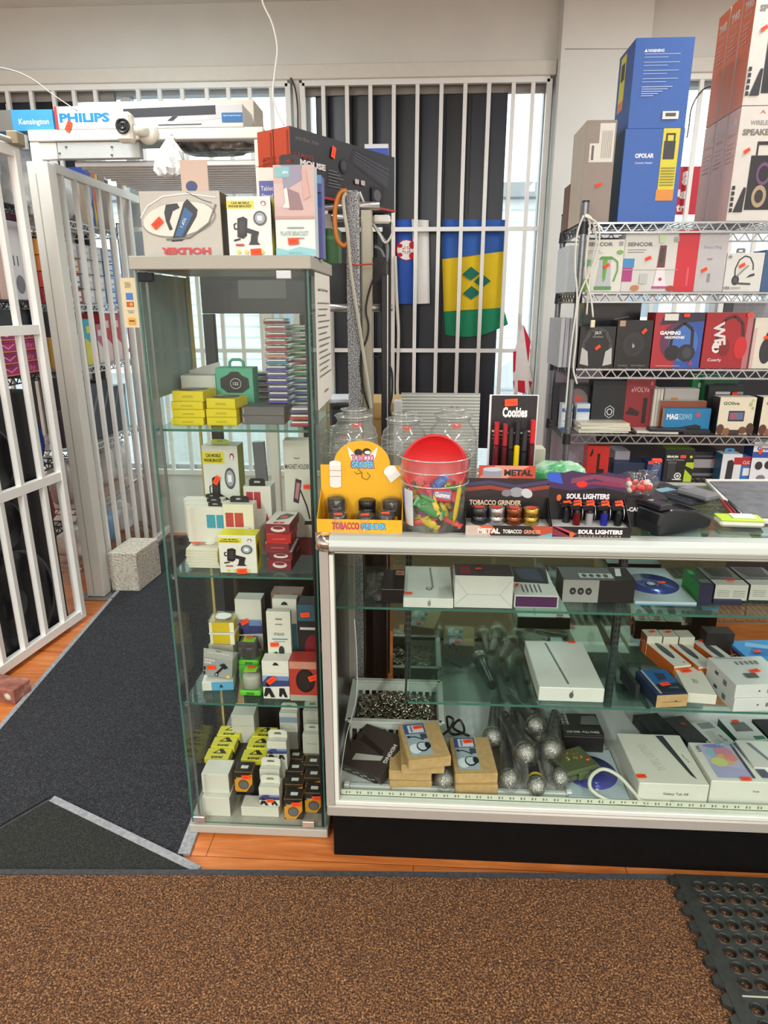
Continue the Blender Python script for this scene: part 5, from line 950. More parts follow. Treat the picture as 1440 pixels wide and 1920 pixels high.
carton('blue_game_box', 'bright blue box with magenta side at the right edge of the lower glass shelf', 'box', (.16, .13, .05), '#3f8fd0', {'T': [('p', [(.1, .3), (.5, .2), (.9, .6), (.4, .8)], '#2f6fb4'), ('p', [(.2, .7), (.6, .55), (.7, .7), (.3, .9)], '#7fb6de')], 'L': [('r', 0, 0, 1, .8, '#7a1f4a'), ('t', 'XNE', .5, .4, .7, '#e6d28f', .4)]}, (at(1460, 1230, 1.83).x, 1.83, A2), 6, stk=[('T', .3, .4, 15, 1.)])
for i in range(2):
    for k in range(3):
        carton('small_white_box', '%s white box with brown side, %s in its row at the rear of the shelf' % (('lower', 'upper')[i], ORD[k]), 'box', (.048, .05, .033), '#cfcaba', {}, (at(1228, 1170, 1.95).x+.05*k, 1.935, A2+.0335*i), 4, fm={'L': '#8c3f24'}, stk=[('T', .5, .5, 20, .9)] if i and k < 2 else (), group='small white boxes at the rear of the lower glass shelf')
carton('black_carton', 'black carton standing behind the orange sided boxes', 'box', (.085, .05, .085), '#1a1718', {'F': [('p', [(0, .3), (.2, .45), (.28, .2), (.0, .15)], '#d8d5cf'), ('r', .55, .1, .9, .14, '#6d6a66')]}, (at(1312, 1170, 1.93).x+.07, 1.93, A2), 0)
carton('disc_case', 'dark disc case standing on edge left of the blue drive box', 'case', (.012, .11, .045), '#23272a', {}, (at(1203, 1300, 1.68).x-.012, 1.68, A2), 6)
# ---------------------------------------------------------------- deck
# wire basket full of connectors
def basket():
    x0, x1 = at(662, 1290, 1.90).x, at(826, 1290, 1.90).x; y0, y1 = 1.74, 1.97; t = thing('plastic_basket', 'white slotted plastic basket full of metal cable connectors', 'basket', ((x0+x1)/2, y0, D0)); w = x1-x0; d = y1-y0; h = .095; m = M('#c9cbc4', .45)
    b = MB(); b.box((-w/2+.012, .012, .0), (w/2-.012, d-.012, .004), m)
    def wall(p, q):
        p = Vector(p); q = Vector(q); L = (q-p).length; D = (q-p).normalized(); n_ = 12
        for za, zb in ((.004, .022), (.066, h)): b.bar(p+Vector((0, 0, (za+zb)/2)), q+Vector((0, 0, (za+zb)/2)), .004, zb-za, m)
        for i in range(n_+1): c = p+D*(L*i/n_); b.bar(c+Vector((0, 0, .022)), c+Vector((0, 0, .066)), .004, .008, m, up=D)
    e = .008; C_ = [(-w/2+e, e, 0), (w/2-e, e, 0), (w/2-e, d-e, 0), (-w/2+e, d-e, 0)]
    for i in range(4): wall(C_[i], C_[(i+1) % 4])
    b.build('slotted_tub', t)
    r = MB(); P = [(-w/2, 0), (w/2, 0), (w/2, d), (-w/2, d)]
    for i in range(4): p, q = P[i], P[(i+1) % 4]; r.bar((p[0], p[1], h+.004), (q[0], q[1], h+.004), .016, .006, m)
    r.build('rim', t)
    s = MB(); rnd = random.Random(3); mm = [M('#b7b0a2', .22, 1), M('#8f8776', .25, 1), M('#d6d0c2', .18, 1), M('#6f6857', .3, 1)]
    for i in range(900):
        px, py = rnd.uniform(-w/2+.022, w/2-.022), rnd.uniform(.022, d-.022); z = .048+.028*(1-abs(px)/(w/2))*rnd.uniform(.4, 1)
        a = rnd.uniform(0, 6.28); e_ = rnd.uniform(-.5, .5); v = Vector((math.cos(a)*math.cos(e_), math.sin(a)*math.cos(e_), math.sin(e_)))*.0075; c = Vector((px, py, z))
        s.tube([c-v, c+v], .0034, mm[i % 4], 6)
    s.box((-w/2+.014, .014, .0045), (w/2-.014, d-.014, .047), M('#4a4538', .6)); o = s.build('cable_connectors', None, tuple(t.location)); tag(o, 'heap of small silver cable connectors filling the white basket', 'connectors', kind='stuff')
basket()
hd = [('r', .1, .70, .62, .98, '#3a5596'), ('r', .2, .72, .58, .94, '#d9dcde'), ('r', .26, .74, .3, .92, '#5b6f96'), ('r', .1, .1, .62, .69, '#9fb0ba'), ('e', .24, .28, .14, .13, '#dfe5e8'), ('e', .42, .32, .14, .13, '#23282c'), ('e', .42, .33, .11, .10, '#c3ced4'), ('e', .55, .34, .07, .09, '#1c2023'), ('l', [(.14, .6), (.3, .6), (.5, .5)], .004, '#1c2023'), ('e', .16, .6, .04, .03, '#1c2023'), ('r', .45, .52, .6, .66, '#3d474d')]
def kbox(label, px, py, z, rz, art=True, n=0):
    p = onz(px, py, z); sz = (.118, .165, .030)
    o = carton('headset_box', label, 'box', sz, '#b8975f', {'T': hd} if art else {}, (p.x, p.y, z), rz, mat=KRAFT, stk=[('T', .45, .84, 5, 1.2)] if art else (), group='kraft headset boxes in the counter')
    l_ = MB()
    for sx in (-1, 1): l_.box((sx*.0592-.0008, .004, .002), (sx*.0592+.0008, .160, .028), KRAFT, .0004)
    l_.build('tuck_flap', o); return o
kbox('kraft box at the very bottom of the left pile in the counter', 770, 1482, D0, 2, False); kbox('kraft box second from the bottom of the left pile', 769, 1463, D0+.0305, 0, False)
kbox('kraft box third from the bottom of the left pile', 793, 1451, D0+.061, 4, False); kbox('kraft headset box with photo label on top of the left pile', 806, 1440, D0+.0915, 12)
kbox('kraft headset box with photo label beside the left pile', 893, 1468, D0+.0305, 4)
kbox('plain kraft box under the right headset box', 893, 1490, D0, 3, False)
# dark boxed tool leaning at the left end
o = carton('tool_box', 'dark angled box with white lettering leaning in the left corner of the deck', 'box', (.135, .15, .035), '#3a322f', {'T': [('t', 'MIXING', .9, .55, .5, '#cfcbc4', .08, -90, .03), ('p', [(.1, .75), (.75, .55), (.75, .45), (.1, .6)], '#1d1a19'), ('p', [(.2, .3), (.8, .45), (.8, .34), (.2, .14)], '#a7a39b')], 'F': [('r', .08+.1*i, .3+.2*(i % 2), .16+.1*i, .42+.2*(i % 2), '#c4bfb8') for i in range(8)]}, (at(686, 1440, 1.62).x-.01, 1.60, D0+.004), -28, rx=18, ry=0, rough=.3)
# microphones
meshm = noisemat('mic_grille', [(.42, '#6f6d69'), (.55, '#d3d0ca')], 420, .35, .7, 420, metal=.8, dist=.003)
def mic(label, px, py, z, rz, pitch, sc=1., bag=True, ring=None, seed=1, hc=None):
    p = at(px, 1440, py); t = thing('microphone', label, 'microphone', (p.x, p.y, z), R(rz)); rot = Matrix.Rotation(R(pitch), 4, 'X')
    T = Matrix.Translation((0, 0, .026*sc)) @ rot @ Matrix.Scale(sc, 4)
    h = MB(); h.lathe([(.001, .026), (.012, .0245), (.020, .018), (.0245, .008), (.026, 0), (.0255, -.008), (.022, -.016)], meshm, n=28, T=T); h.lathe([(.0262, .002), (.0272, 0), (.0262, -.003)], M('#c4c1bb', .25, 1), n=28, T=T); h.build('grille_head', t)
    b = MB(); b.lathe([(.022, -.016), (.019, -.022), (.0165, -.045), (.0125, -.15), (.011, -.165), (.001, -.166)], hc or M('#2a2a2c', .35), n=24, T=T)
    if ring: b.lathe([(.0198, -.024), (.0196, -.034)], M(ring, .4), n=24, T=T)
    b.build('handle', t)
    if bag:
        rnd = random.Random(seed); s = MB(); V = []; Q = []; n = 22; prof = [(.004, .047), (.018, .040), (.030, .022), (.034, 0), (.027, -.03), (.020, -.08), (.016, -.14), (.020, -.17), (.022, -.18)]
        for r_, z_ in prof:
            for i in range(n): a = 2*math.pi*i/n; k = 1+rnd.uniform(-.13, .13); V.append((r_*k*math.cos(a), r_*k*math.sin(a), z_))
        for j in range(len(prof)-1):
            for i in range(n): q = (i+1) % n; Q.append((j*n+i, j*n+q, (j+1)*n+q, (j+1)*n+i))
        s.add(V, Q, FILM, True, T); s.build('plastic_bag', t)
    return t
mic('bagged microphone lying below the left pile of kraft boxes', 834, 1.572, D0+.009, 4, 93, .95, seed=1)
mic('bagged microphone at the front beside the right kraft box', 956, 1.585, D0+.009, -3, 93, 1.0, seed=3)
mic('unwrapped microphone with bright mesh head facing out at the deck front', 1009, 1.566, D0+.001, -2, 91, 1.0, bag=False, ring='#b9a83a')
mic('bagged microphone between the heap and the green case', 1052, 1.60, D0+.009, -4, 93, .92, seed=8)
mic('bagged microphone with large head right of the kraft boxes', 982, 1.645, D0+.050, 12, 91, 1.1, seed=2)
mic('bagged microphone with large head in the middle of the heap', 1030, 1.665, D0+.050, -14, 91, 1.1, seed=7)
mic('microphone with large mesh head behind the right kraft box', 921, 1.775, D0+.001, -8, 91, 1.2, bag=False, hc=M('#55585a', .3, .4))
mic('small bagged microphone at the back of the heap', 964, 1.79, D0+.009, -4, 93, .85, seed=5)
mic('microphone with orange label in a bag at the rear of the deck', 1008, 1.79, D0+.009, -2, 92, .95, seed=6, ring='#d24a2a')
mic('bagged microphone laid across the back of the heap', 996, 1.755, D0+.072, 22, 91, .95, seed=9)
wire('coil of black cable behind the kraft boxes on the deck', [onz(x, y, D0+zz) for x, y, zz in ((815, 1385, .02), (840, 1370, .05), (850, 1350, .09), (838, 1345, .08), (845, 1375, .03), (870, 1372, .05), (862, 1350, .09), (850, 1365, .04), (880, 1380, .01))], .004, '#1a1a1b', 'cable', 'cable')
box3('icon_box', 'black box with round icons and capital lettering behind the green case', 'box', (1055, 1132, 1378, 1416), '#101011', D0+.0, 1338, art={'T': [('t', 'LCD ONE - PULL-THREE', .5, .13, .8, '#c9c6bf', .09, 0, .02), ('r', .05, .45, .22, 1, '#8d8d8c')]+[('e', .13, .5+.13*k, .05, .05, '#2a2a2c') for k in range(4)]+[('p', [(.5, .45), (1, .45), (.95, .9), (.6, .85)], '#58595a')], 'F': [('l', [(0, .9), (1, .9)], .001, '#77736e')]})
# green hard case
p = onz(1095, 1462, D0+.022); gm = M('#4a5536', .5, 0, .08); t = thing('tool_case', 'olive green plastic case with a printed picture lying on the disc sleeves', 'case', (p.x, p.y, D0+.0225), R(24))
MB().box((-.056, 0, 0), (.056, .10, .016), gm, .006).build('lower_shell', t); l_ = MB().box((-.056, 0, .0165), (.056, .10, .034), gm, .007); l_.build('lid', t)
MB().box((-.022, -.006, .004), (.012, -.0003, .03), M('#56623f', .45), .002).build('latch', t); k = MB()
rnd = random.Random(5)
for i in range(14): x, y = rnd.uniform(-.025, .02), rnd.uniform(.04, .075); k.add([(x, y, .0344), (x+.012, y+.003, .0344), (x+.009, y+.011, .0344)], [(0, 1, 2)], M(('#a8803f', '#7d5a30', '#c4a25a')[i % 3], .5))
k.build('printed_picture', t)
s_ = MB(); s_.lathe([(.006, .0), (.0061, .0005), (.001, .0006)], M(ORANGE, .6), (.035, .035, .0342), 14); s_.build('price_sticker', t)
disc_pack('purple disc in a clear sleeve under the green case', 1066, 1180, 1502, D0, 1412, '#4a4f9a', False)
wire('thick loop of white flat cable on the right half of the deck', [onz(x, y-13, D0+zz+.004) for x, y, zz in ((1210, 1520, .004), (1150, 1516, .006), (1110, 1495, .03), (1108, 1470, .05), (1130, 1455, .055), (1160, 1468, .045), (1190, 1500, .02), (1205, 1517, .008), (1240, 1518, .004), (1256, 1517, .005))], .0055, '#c6c6b6', 'cable', 'cable')
tag(MB().tube([onz(1252, 1504, D0+.006), onz(1264, 1503, D0+.006)], .006, BLACKP, 8).build('cable_plug'), 'small black plug at the end of the white looped cable', 'plug')
box3('tablet_box', 'white tablet box with a diagonal dark bar at the front of the deck', 'box', (1196, 1328, 1470, 1506), '#d8d7cb', D0, 1378, Y=1.545, art={'F': [('t', 'Galaxy Tab A8', .54, .5, .36, '#3a3a38')], 'T': [('p', [(.60, .97), (.72, .97), (.87, .10), (.81, .17)], '#3c3e41'), ('t', 'GALAXY TAB A8', .36, .5, .62, '#c4c3b8', .12, -76), ('t', 'Galaxy Tab A8', .87, .5, .2, '#77776f', .03, -76)]}, stk=[('T', .06, .1, 3, 1.2)], bev=.0015)
grad = [('r', .12, .08, .62, .95, '#b9b7d0'), ('p', [(.12, .08), (.62, .08), (.62, .3), (.12, .42)], '#a9a8cc'), ('e', .3, .72, .13, .14, '#8fb8c9'), ('e', .44, .75, .14, .17, '#c98a9f'), ('e', .40, .55, .13, .14, '#d9b07a'), ('e', .28, .47, .12, .12, '#c9cf8a'), ('e', .50, .60, .1, .1, '#d98f8a'), ('e', .35, .9, .16, .05, '#8a86c9'), ('r', .62, .08, .66, .97, '#4a4d60'), ('p', [(.68, 1), (.82, 1), (.9, .1), (.76, .1)], '#57596b'), ('t', 'Tab S6', .54, .93, .3, '#7fc4d6', .08, 180), ('t', 'Lite', .08, .8, .14, '#2a2a2c', .06, 90)]
box3('tablet_box', 'white tablet box with a colourful screen picture on the deck', 'box', (1331, 1464, 1466, 1500), '#d9d8cd', D0, 1395, Y=1.555, art={'T': grad, 'F': [('e', .62, .6, .012, .05, '#9a998f'), ('r', .64, .56, .7, .62, '#9a998f')]}, stk=[('T', .5, .04, 4, 1.2)], bev=.0015)
box3('tablet_box', 'white box with grey slanted picture at the right edge of the deck', 'box', (1412, 1500, 1440, 1466), '#d4d4ce', D0+.036, 1390, art={'T': [('p', [(.2, .9), (.3, .9), (.5, .2), (.42, .2)], '#7b7d84')]})
carton('black_box', 'black striped box at the rear of the deck left of the green boxes', 'box', (.085, .13, .03), '#1c1d1f', {'T': [('r', .08+.1*k, .3, .13+.1*k, .95, '#3a3d40') for k in range(6)]}, (at(1245, 1390, 1.82).x, 1.80, D0), 12)
carton('grey_box', 'dark grey box with a red mark at the rear of the deck', 'box', (.07, .13, .03), '#3a3a3c', {'T': [('p', [(.5, .7), (.75, .6), (.7, .75)], '#c43a2a')]}, (at(1300, 1390, 1.82).x, 1.79, D0), 14)
gt = [('r', .0, .0, 1, 1, '#d3d6d2'), ('r', .3, .7, .85, .95, '#8f9499'), ('t', 'VP-133', .72, .3, .4, '#33363a', .1, -80), ('e', .1, .2, .05, .04, '#c9a23a'), ('e', .1, .34, .05, .04, '#7fae5a')]+[('r', .25, .12+.06*k, .58, .135+.06*k, '#77797a') for k in range(8)]
carton('green_box', 'white topped green box with fine print, left of the green pair on the deck', 'box', (.085, .125, .026), '#1d5a44', {'T': gt, 'F': [('r', .3, .4, .8, .6, '#5f9a80')]}, (at(1355, 1390, 1.79).x, 1.775, D0), 12)
carton('green_box', 'white topped green box with a grey device picture, right of the green pair', 'box', (.095, .12, .03), '#1d5a44', {'T': [('r', 0, 0, 1, 1, '#d0d3d0'), ('p', [(.2, .4), (.8, .4), (.75, .8), (.25, .8)], '#6d7072'), ('r', .6, .05, .95, .2, '#2f7a5a')], 'F': [('r', .2, .4, .6, .6, '#5f9a80')]}, (at(1412, 1380, 1.81).x, 1.80, D0), 6, stk=[('T', .45, .8, 5, 1.)])
carton('black_box', 'black box at the right edge of the deck behind the tablet boxes', 'box', (.1, .12, .03), '#1b1c1f', {}, (at(1475, 1380, 1.82).x, 1.80, D0), 4)
# ================================================================== things standing on the counter
C0 = KT-.0015+.0005
def scal(Y, py=950): return (at(1000, py, Y)-at(900, py, Y)).x/100
# ---- yellow grinder display
def grinder(label, x, y, z, mat, top, r=.019, h=.03, parent=None, knurl=True, wrap=False, tilt=0, group=None):
    t = thing('grinder', label, 'grinder', (x, y, z), 0, group)
    b = MB(); b.lathe([(.001, 0), (r*.96, 0), (r, .001), (r, h*.46), (r*.97, h*.48)], mat, n=30); b.build('lower_cup', t)
    b = MB(); b.lathe([(r*.97, h*.5), (r, h*.52), (r, h*.96), (r*.95, h), (r*.7, h), (.001, h)], mat, n=30); b.lathe([(r*.68, h+.0003), (.001, h+.0004)], top, n=24); b.build('lid', t)
    if wrap:
        rnd = random.Random(int(x*9999)); s = MB(); V = []; Q = []; n = 18; pf = [(.004, h*1.28), (r*.8, h*1.18), (r*1.15, h*.95), (r*1.18, h*.4), (r*1.22, .002)]
        for r_, z_ in pf:
            for i in range(n): a = 2*math.pi*i/n; k = 1+rnd.uniform(-.08, .12); V.append((r_*k*math.cos(a), r_*k*math.sin(a), z_))
        for j in range(len(pf)-1):
            for i in range(n): q = (i+1) % n; Q.append((j*n+i, j*n+q, (j+1)*n+q, (j+1)*n+i))
        s.add(V, Q, FILM, True).build('cellophane', t)
    return t
x0, x1 = at(594, 985, 1.515).x, at(754, 985, 1.515).x; cx_, wd = (x0+x1)/2, x1-x0; yy = .022; GY0 = 1.515
yel = M('#dba41c', .45, 0, .04); t = thing('display_box', 'yellow cardboard display box with dome shaped back card and black grinders', 'display box', (cx_, GY0, C0))
D = .085; b = MB(); b.box((-wd/2, 0, 0), (wd/2, .0015, .034), yel); decal(b, (-wd/2, 0, 0), (wd, 0, 0), (0, 0, .034), (0, -1, 0), [('t', 'TOBACCO', .34, .52, .32, '#7a1f3a', .55, 0, .06), ('t', 'TOBACCO', .34, .52, .305, '#c94a6a', .46, 0, .03), ('t', 'GRINDER', .665, .52, .30, '#1f5f9c', .5, 0, .06), ('t', 'GRINDER', .665, .52, .28, '#5fb4dc', .42, 0, .03)])
b.box((-wd/2, .0016, 0), (wd/2, D, .002), yel); b.box((-wd/2, .0016, .002), (-wd/2+.0015, D, .034), yel); b.box((wd/2-.0015, .0016, .002), (wd/2, D, .034), yel)
for s_ in (-1, 1): b.prism([(.0016, .034), (D, .034), (D, .088)], 'x', (s_*wd/2-(.0015 if s_ > 0 else 0), s_*wd/2+(0 if s_ > 0 else .0015)), yel)
b.build('tray', t)
hz = at(680, 872, GY0+D).z-C0; tz = at(680, 826, GY0+D).z-C0; w2 = wd/2
out = [(-w2, 0), (w2, 0), (w2, hz)]+[(w2*.68*math.cos(a*math.pi/16), hz+(tz-hz)*math.sin(a*math.pi/16)) for a in range(17)]+[(-w2, hz)]
k = MB().prism(out, 'y', (D+.0002, D+.002), yel)
U = lambda u, v: (u, v)
art = [('p', [(.50, .80), (.42, .83), (.33, .93), (.35, .82), (.38, .76), (.45, .74)], '#e6e4dc'), ('p', [(.52, .80), (.60, .83), (.69, .93), (.67, .82), (.64, .76), (.57, .74)], '#e6e4dc'), ('e', .46, .86, .05, .04, '#25222a'), ('e', .56, .87, .05, .04, '#25222a'), ('e', .57, .86, .035, .02, '#e6e4dc'), ('t', 'TOBACCO', .51, .795, .27, '#5f1f4a', .085, 0, .06), ('t', 'TOBACCO', .51, .795, .255, '#d984b4', .07, 0, .03), ('t', 'GRINDER', .51, .715, .29, '#1f3f8c', .095, 0, .06), ('t', 'GRINDER', .51, .715, .27, '#6fc0e6', .08, 0, .03), ('l', [(.45, .66), (.5, .62), (.5, .56), (.56, .53), (.6, .58), (.56, .62)], .0012, '#3a2c10'), ('l', [(.5, .62), (.44, .6), (.41, .63)], .0012, '#3a2c10'),
       ('r', .11, .46, .25, .73, '#d8d6ce'), ('e', .18, .73, .07, .03, '#e8e6df'), ('e', .18, .46, .07, .03, '#d8d6ce'), ('l', [(.11, .64), (.25, .64)], .0008, '#55534e'), ('l', [(.11, .57), (.25, .57)], .0008, '#55534e'), ('p', [(.78, .6), (.9, .7), (.97, .6), (.85, .5)], '#d8d6ce'), ('e', .84, .65, .08, .055, '#e8e6df', 30)]
decal(k, (-w2, D+.0002, 0), (wd, 0, 0), (0, 0, tz), (0, -1, 0), art); k.build('back_card', t)
bl = M('#141516', .3, .1); tp = M('#2f3b22', .4)
for i, (u, y_, z_, wr) in enumerate(((-.3, .058, .033, True), (.07, .06, .030, False), (.36, .058, .03, True), (-.26, .022, .0025, True), (.06, .022, .0025, True), (.30, .026, .006, True))):
    g = grinder('black grinder %s in the yellow display box' % ('wrapped in film at the back left', 'without film in the middle of the back row', 'wrapped in film at the back right', 'low at the front left', 'low at the front middle', 'with a tall wrapper at the front right')[i], cx_+u*wd, GY0+y_, C0+z_, bl, tp, .0215, .037, wrap=wr, group='black grinders in the yellow display box')
    if z_ > .02: MB().box((cx_+u*wd-.016, GY0+y_-.016, C0+.0022), (cx_+u*wd+.016, GY0+y_+.016, C0+z_-.0003), yel).build('tray_insert', t).location = (-cx_, -GY0, -C0)
    if i > 2: sticker(g, 'F', .5, 1.05, (.03, .001, .035), 5, .9)
# ---- candy tub
ty = 1.585; tx = at(815, 940, ty-.06).x; rt = (at(882, 870, ty).x-at(748, 870, ty).x)/2; th = at(815, 852, ty).z-C0
t = thing('candy_tub', 'clear plastic tub of wrapped sweets with its round red lid tucked inside', 'tub', (tx, ty, C0)); rb = rt*.84
bw = MB().lathe([(.001, .002), (rb-.002, .002), (rb, .005), (rt*.93, th*.62), (rt*.935, th*.64), (rt*.95, th*.645), (rt*.955, th*.66), (rt*.96, th*.82), (rt*.98, th*.825), (rt*.985, th*.85), (rt, th*.98), (rt*1.02, th), (rt*1.0, th), (rt*.985, th*.97), (rt*.965, th*.84)], CLEARPLASTIC, n=44)
for q_, f_ in ((rt*1.02, 1.0), (rt*.985, .83), (rt*.955, .65)): bw.tube([(q_*math.cos(a*math.pi/24), q_*math.sin(a*math.pi/24), th*f_) for a in range(49)], .0016, RIM, 6)
bw.build('clear_bowl', t)
lb_ = MB(); n = 16
for i in range(n):
    a0 = math.pi*(1.05+.22*i/n); a1 = math.pi*(1.05+.22*(i+1)/n); q0, q1 = rb*1.035, rb*1.10
    lb_.add([(q0*math.cos(a0), q0*math.sin(a0), .015), (q0*math.cos(a1), q0*math.sin(a1), .015), (q1*math.cos(a1), q1*math.sin(a1), th*.58), (q1*math.cos(a0), q1*math.sin(a0), th*.58)], [(0, 1, 2, 3)], M(('#3a62a8', '#c9cfd6', '#c9cfd6')[i*3//n], .4))
lb_.build('printed_label', t)
ld = thing('tub_lid', 'round red plastic lid leaning inside the clear sweet tub', 'lid', (tx, ty+.015, C0+.085), 0); rl = rt*.93
q = MB(); q.lathe([(.001, .001), (rl*.9, .001), (rl*.92, .003), (rl, .003), (rl, -.006), (rl*.98, -.006), (rl*.97, .0)], M('#c8141a', .35), n=44, T=Matrix.Translation((0, 0, .06)) @ Matrix.Rotation(R(78), 4, 'X')); q.build('disc', ld); q = MB(); q.tube([Vector((rl*math.cos(a*math.pi/24), -.002-.2*rl*math.sin(a*math.pi/24)*0, .0))+Vector((0, 0, .06+rl*math.sin(a*math.pi/24)*.978)) for a in range(49)], .0018, M('#e2383a', .35), 6); q.build('raised_rim', ld)
rnd = random.Random(11); cc = ['#d8c020', '#c8202a', '#2f8a34', '#d9b91c', '#c63a34', '#7a2f6a', '#e0c93a', '#3a9a3c', '#d24a3a']
CN = {'#d8c020': 'yellow', '#c8202a': 'red', '#2f8a34': 'green', '#d9b91c': 'yellow', '#c63a34': 'red', '#7a2f6a': 'purple', '#e0c93a': 'yellow', '#3a9a3c': 'green', '#d24a3a': 'red'}
def sweet(label, c, L, W, T_, col, rot, group='wrapped sweets in the clear tub', txt=None):
    o = thing('wrapped_sweet', label, 'sweet', c, 0, group); o.rotation_euler = rot
    b = MB(); n = 9; V = []; Q = []
    for i in range(n+1):
        a = -1+2*i/n; f = (1-abs(a)**6)**.5 if abs(a) < 1 else 0
        for k in range(8): g = 2*math.pi*k/8; V.append((a*L/2, W/2*(.55+.45*f)*math.cos(g), T_/2*max(.08, f)*math.sin(g)))
    for i in range(n):
        for k in range(8): j = (k+1) % 8; Q.append((i*8+k, i*8+j, (i+1)*8+j, (i+1)*8+k))
    m = M(col, .28, 0, .1, 60); b.add(V, Q, m, True); b.build('wrapper', o)
    e = MB()
    for s_ in (-1, 1): e.add([(s_*L/2, -W*.3, 0), (s_*(L/2+.009), -W*.42, .001), (s_*(L/2+.009), W*.42, -.001), (s_*L/2, W*.3, 0), (s_*L/2, -W*.3, .0008), (s_*(L/2+.009), -W*.42, .0018), (s_*(L/2+.009), W*.42, -.0002), (s_*L/2, W*.3, .0008)], [(0,1,2,3),(7,6,5,4)], m)
    e.build('crimped_end', o)
    if txt:
        d_ = MB(); decal(d_, (-L*.4, -W*.35, T_*.46), (L*.8, 0, 0), (0, W*.7, 0), (0, 0, 1), [('p', [(0, .2), (1, .1), (1, .9), (0, .8)], '#6a6f9a'), ('t', txt, .5, .5, .85, '#ece9ef', .5, 0, .03)]); d_.build('printed_band', o)
    return o
sweet('large red wrapped sweet with white lettering near the top of the tub', (tx+.018, ty-.035, C0+.088), .052, .034, .012, '#cf2230', (R(70), R(8), R(5)), None, 'Gumms')
sweet('large green wrapped sweet across the middle of the tub', (tx-.012, ty-.058, C0+.062), .062, .034, .012, '#2c8238', (R(65), R(30), R(5)), None)
sweet('blue and yellow wrapped sweet peeping above the others in the tub', (tx+.012, ty-.028, C0+.118), .03, .024, .010, '#3a6ab4', (R(70), R(-40), 0), None)
sweet('long yellow stick sweet standing at the right side of the tub', (tx+.054, ty-.042, C0+.07), .095, .015, .012, '#d8c020', (0, R(-82), R(-20)), None)
for i in range(64):
    a = rnd.uniform(0, 6.28); z_ = .014+.088*rnd.random(); rr = (rb*.72+.10*z_)*math.sqrt(rnd.uniform(.15, 1)); c_ = cc[i % 9]
    if z_ > .07 and math.sin(a) > 0: z_ = .05
    sweet('small %s wrapped sweet lying in the heap in the clear tub' % CN[c_], (tx+rr*math.cos(a)*.92, ty+rr*math.sin(a)*.92, C0+z_), rnd.uniform(.034, .054), rnd.uniform(.017, .027), .012, c_, (R(rnd.uniform(30, 80)), R(rnd.uniform(-70, 70)), rnd.uniform(0, 6.28)), CN[c_]+' sweets in the clear tub')
# ---- metal grinder display
def display(label, px0, px1, pyt, Yf, D, colt, fh, art_front, art_back, pxb=None, backh=None):
    x0, x1 = at(px0, 990, Yf).x, at(px1, 990, Yf).x; w_ = x1-x0; t = thing('display_box', label, 'display box', ((x0+x1)/2, Yf, C0)); m = M(colt, .4)
    b = MB(); b.box((-w_/2, 0, 0), (w_/2, .0015, fh), m); decal(b, (-w_/2, 0, 0), (w_, 0, 0), (0, 0, fh), (0, -1, 0), art_front); b.box((-w_/2, .0016, 0), (w_/2, D, .002), m)
    b.box((-w_/2+.002, .002, fh*.75), (w_/2-.002, D-.002, fh*.8), M('#c9c7c2', .5))
    for s_ in (-1, 1):
        e = s_*w_/2; b.prism([(.0016, .002), (D, .002), (D, fh+.05), (.0016, fh)], 'x', (min(e, e-s_*.0015), max(e, e-s_*.0015)), m)
    b.build('tray', t); hb = at((px0+px1)/2, pyt, Yf+D).z-C0
    k = MB().box((-w_/2, D+.0002, 0), (w_/2, D+.002, hb), m); decal(k, (-w_/2, D+.0002, 0), (w_, 0, 0), (0, 0, hb), (0, -1, 0), art_back); k.build('back_card', t)
    return t, w_, hb
sw = lambda a, b, c: [('p', [(0, a), (.3, a+.06), (.6, a-.02), (1, a+.08), (1, a+.16), (.6, a+.05), (.3, a+.14), (0, a+.08)], c)]
gmet = [M('#4a4d50', .28, .9, .25, 700), M('#b4b6b8', .22, .9, .25, 700), M('#8a5038', .28, .9, .25, 700), M('#b59a4a', .25, .9, .25, 700)]
t, w_, hb = display('black and orange display box holding four knurled metal grinders', 873, 1036, 897, 1.512, .075, '#1b1718', .026,
    [('p', [(0, 0), (.3, 0), (.18, 1), (0, 1)], '#b9a79a'), ('p', [(.15, 1), (.3, 1), (.4, .2), (.25, .3)], '#c45a3a'), ('p', [(.75, 1), (1, 1), (1, .0), (.85, .2)], '#a8452f'), ('p', [(.8, 0), (1, 0), (1, .4)], '#5f9aa8'), ('t', 'METAL', .27, .5, .26, '#d8d6d0', .5, 0, .05), ('t', 'TOBACCO', .54, .48, .22, '#d8d6d0', .38, 0, .04), ('t', 'GRINDER', .77, .48, .2, '#c9896a', .38, 0, .04)],
    [('p', [(0, .55), (.5, .75), (1, .6), (1, 1), (0, 1)], '#2a1f26')]+sw(.72, 0, '#8a3a2a')+sw(.82, 0, '#3a3a5a')+[('e', .62, .72, .09, .1, '#8d9096'), ('e', .74, .70, .07, .09, '#b9bbc0', -30), ('e', .5, .7, .06, .07, '#77797f'), ('t', 'TOBACCO GRINDER', .37, .50, .62, '#cfb59c', .11, 0, .04)])
x2, x3 = at(897, 900, 1.59).x-t.location.x, at(1003, 900, 1.59).x-t.location.x; z2 = at(950, 873, 1.59).z-C0; k = MB().box((x2, .0775, hb-.02), (x3, .079, z2), M('#b8452f', .4))
decal(k, (x2, .0775, hb), (x3-x2, 0, 0), (0, 0, z2-hb), (0, -1, 0), [('p', [(.0, 0), (.5, 0), (.9, 1), (.3, 1)], '#d08a72'), ('e', .24, .55, .17, .2, '#9aa0ad'), ('r', .07, .1, .41, .55, '#868c99'), ('e', .24, .7, .17, .18, '#b3b8c4'), ('t', 'METAL', .70, .45, .5, '#26222a', .5, 0, .05)]); k.build('header_card', t)
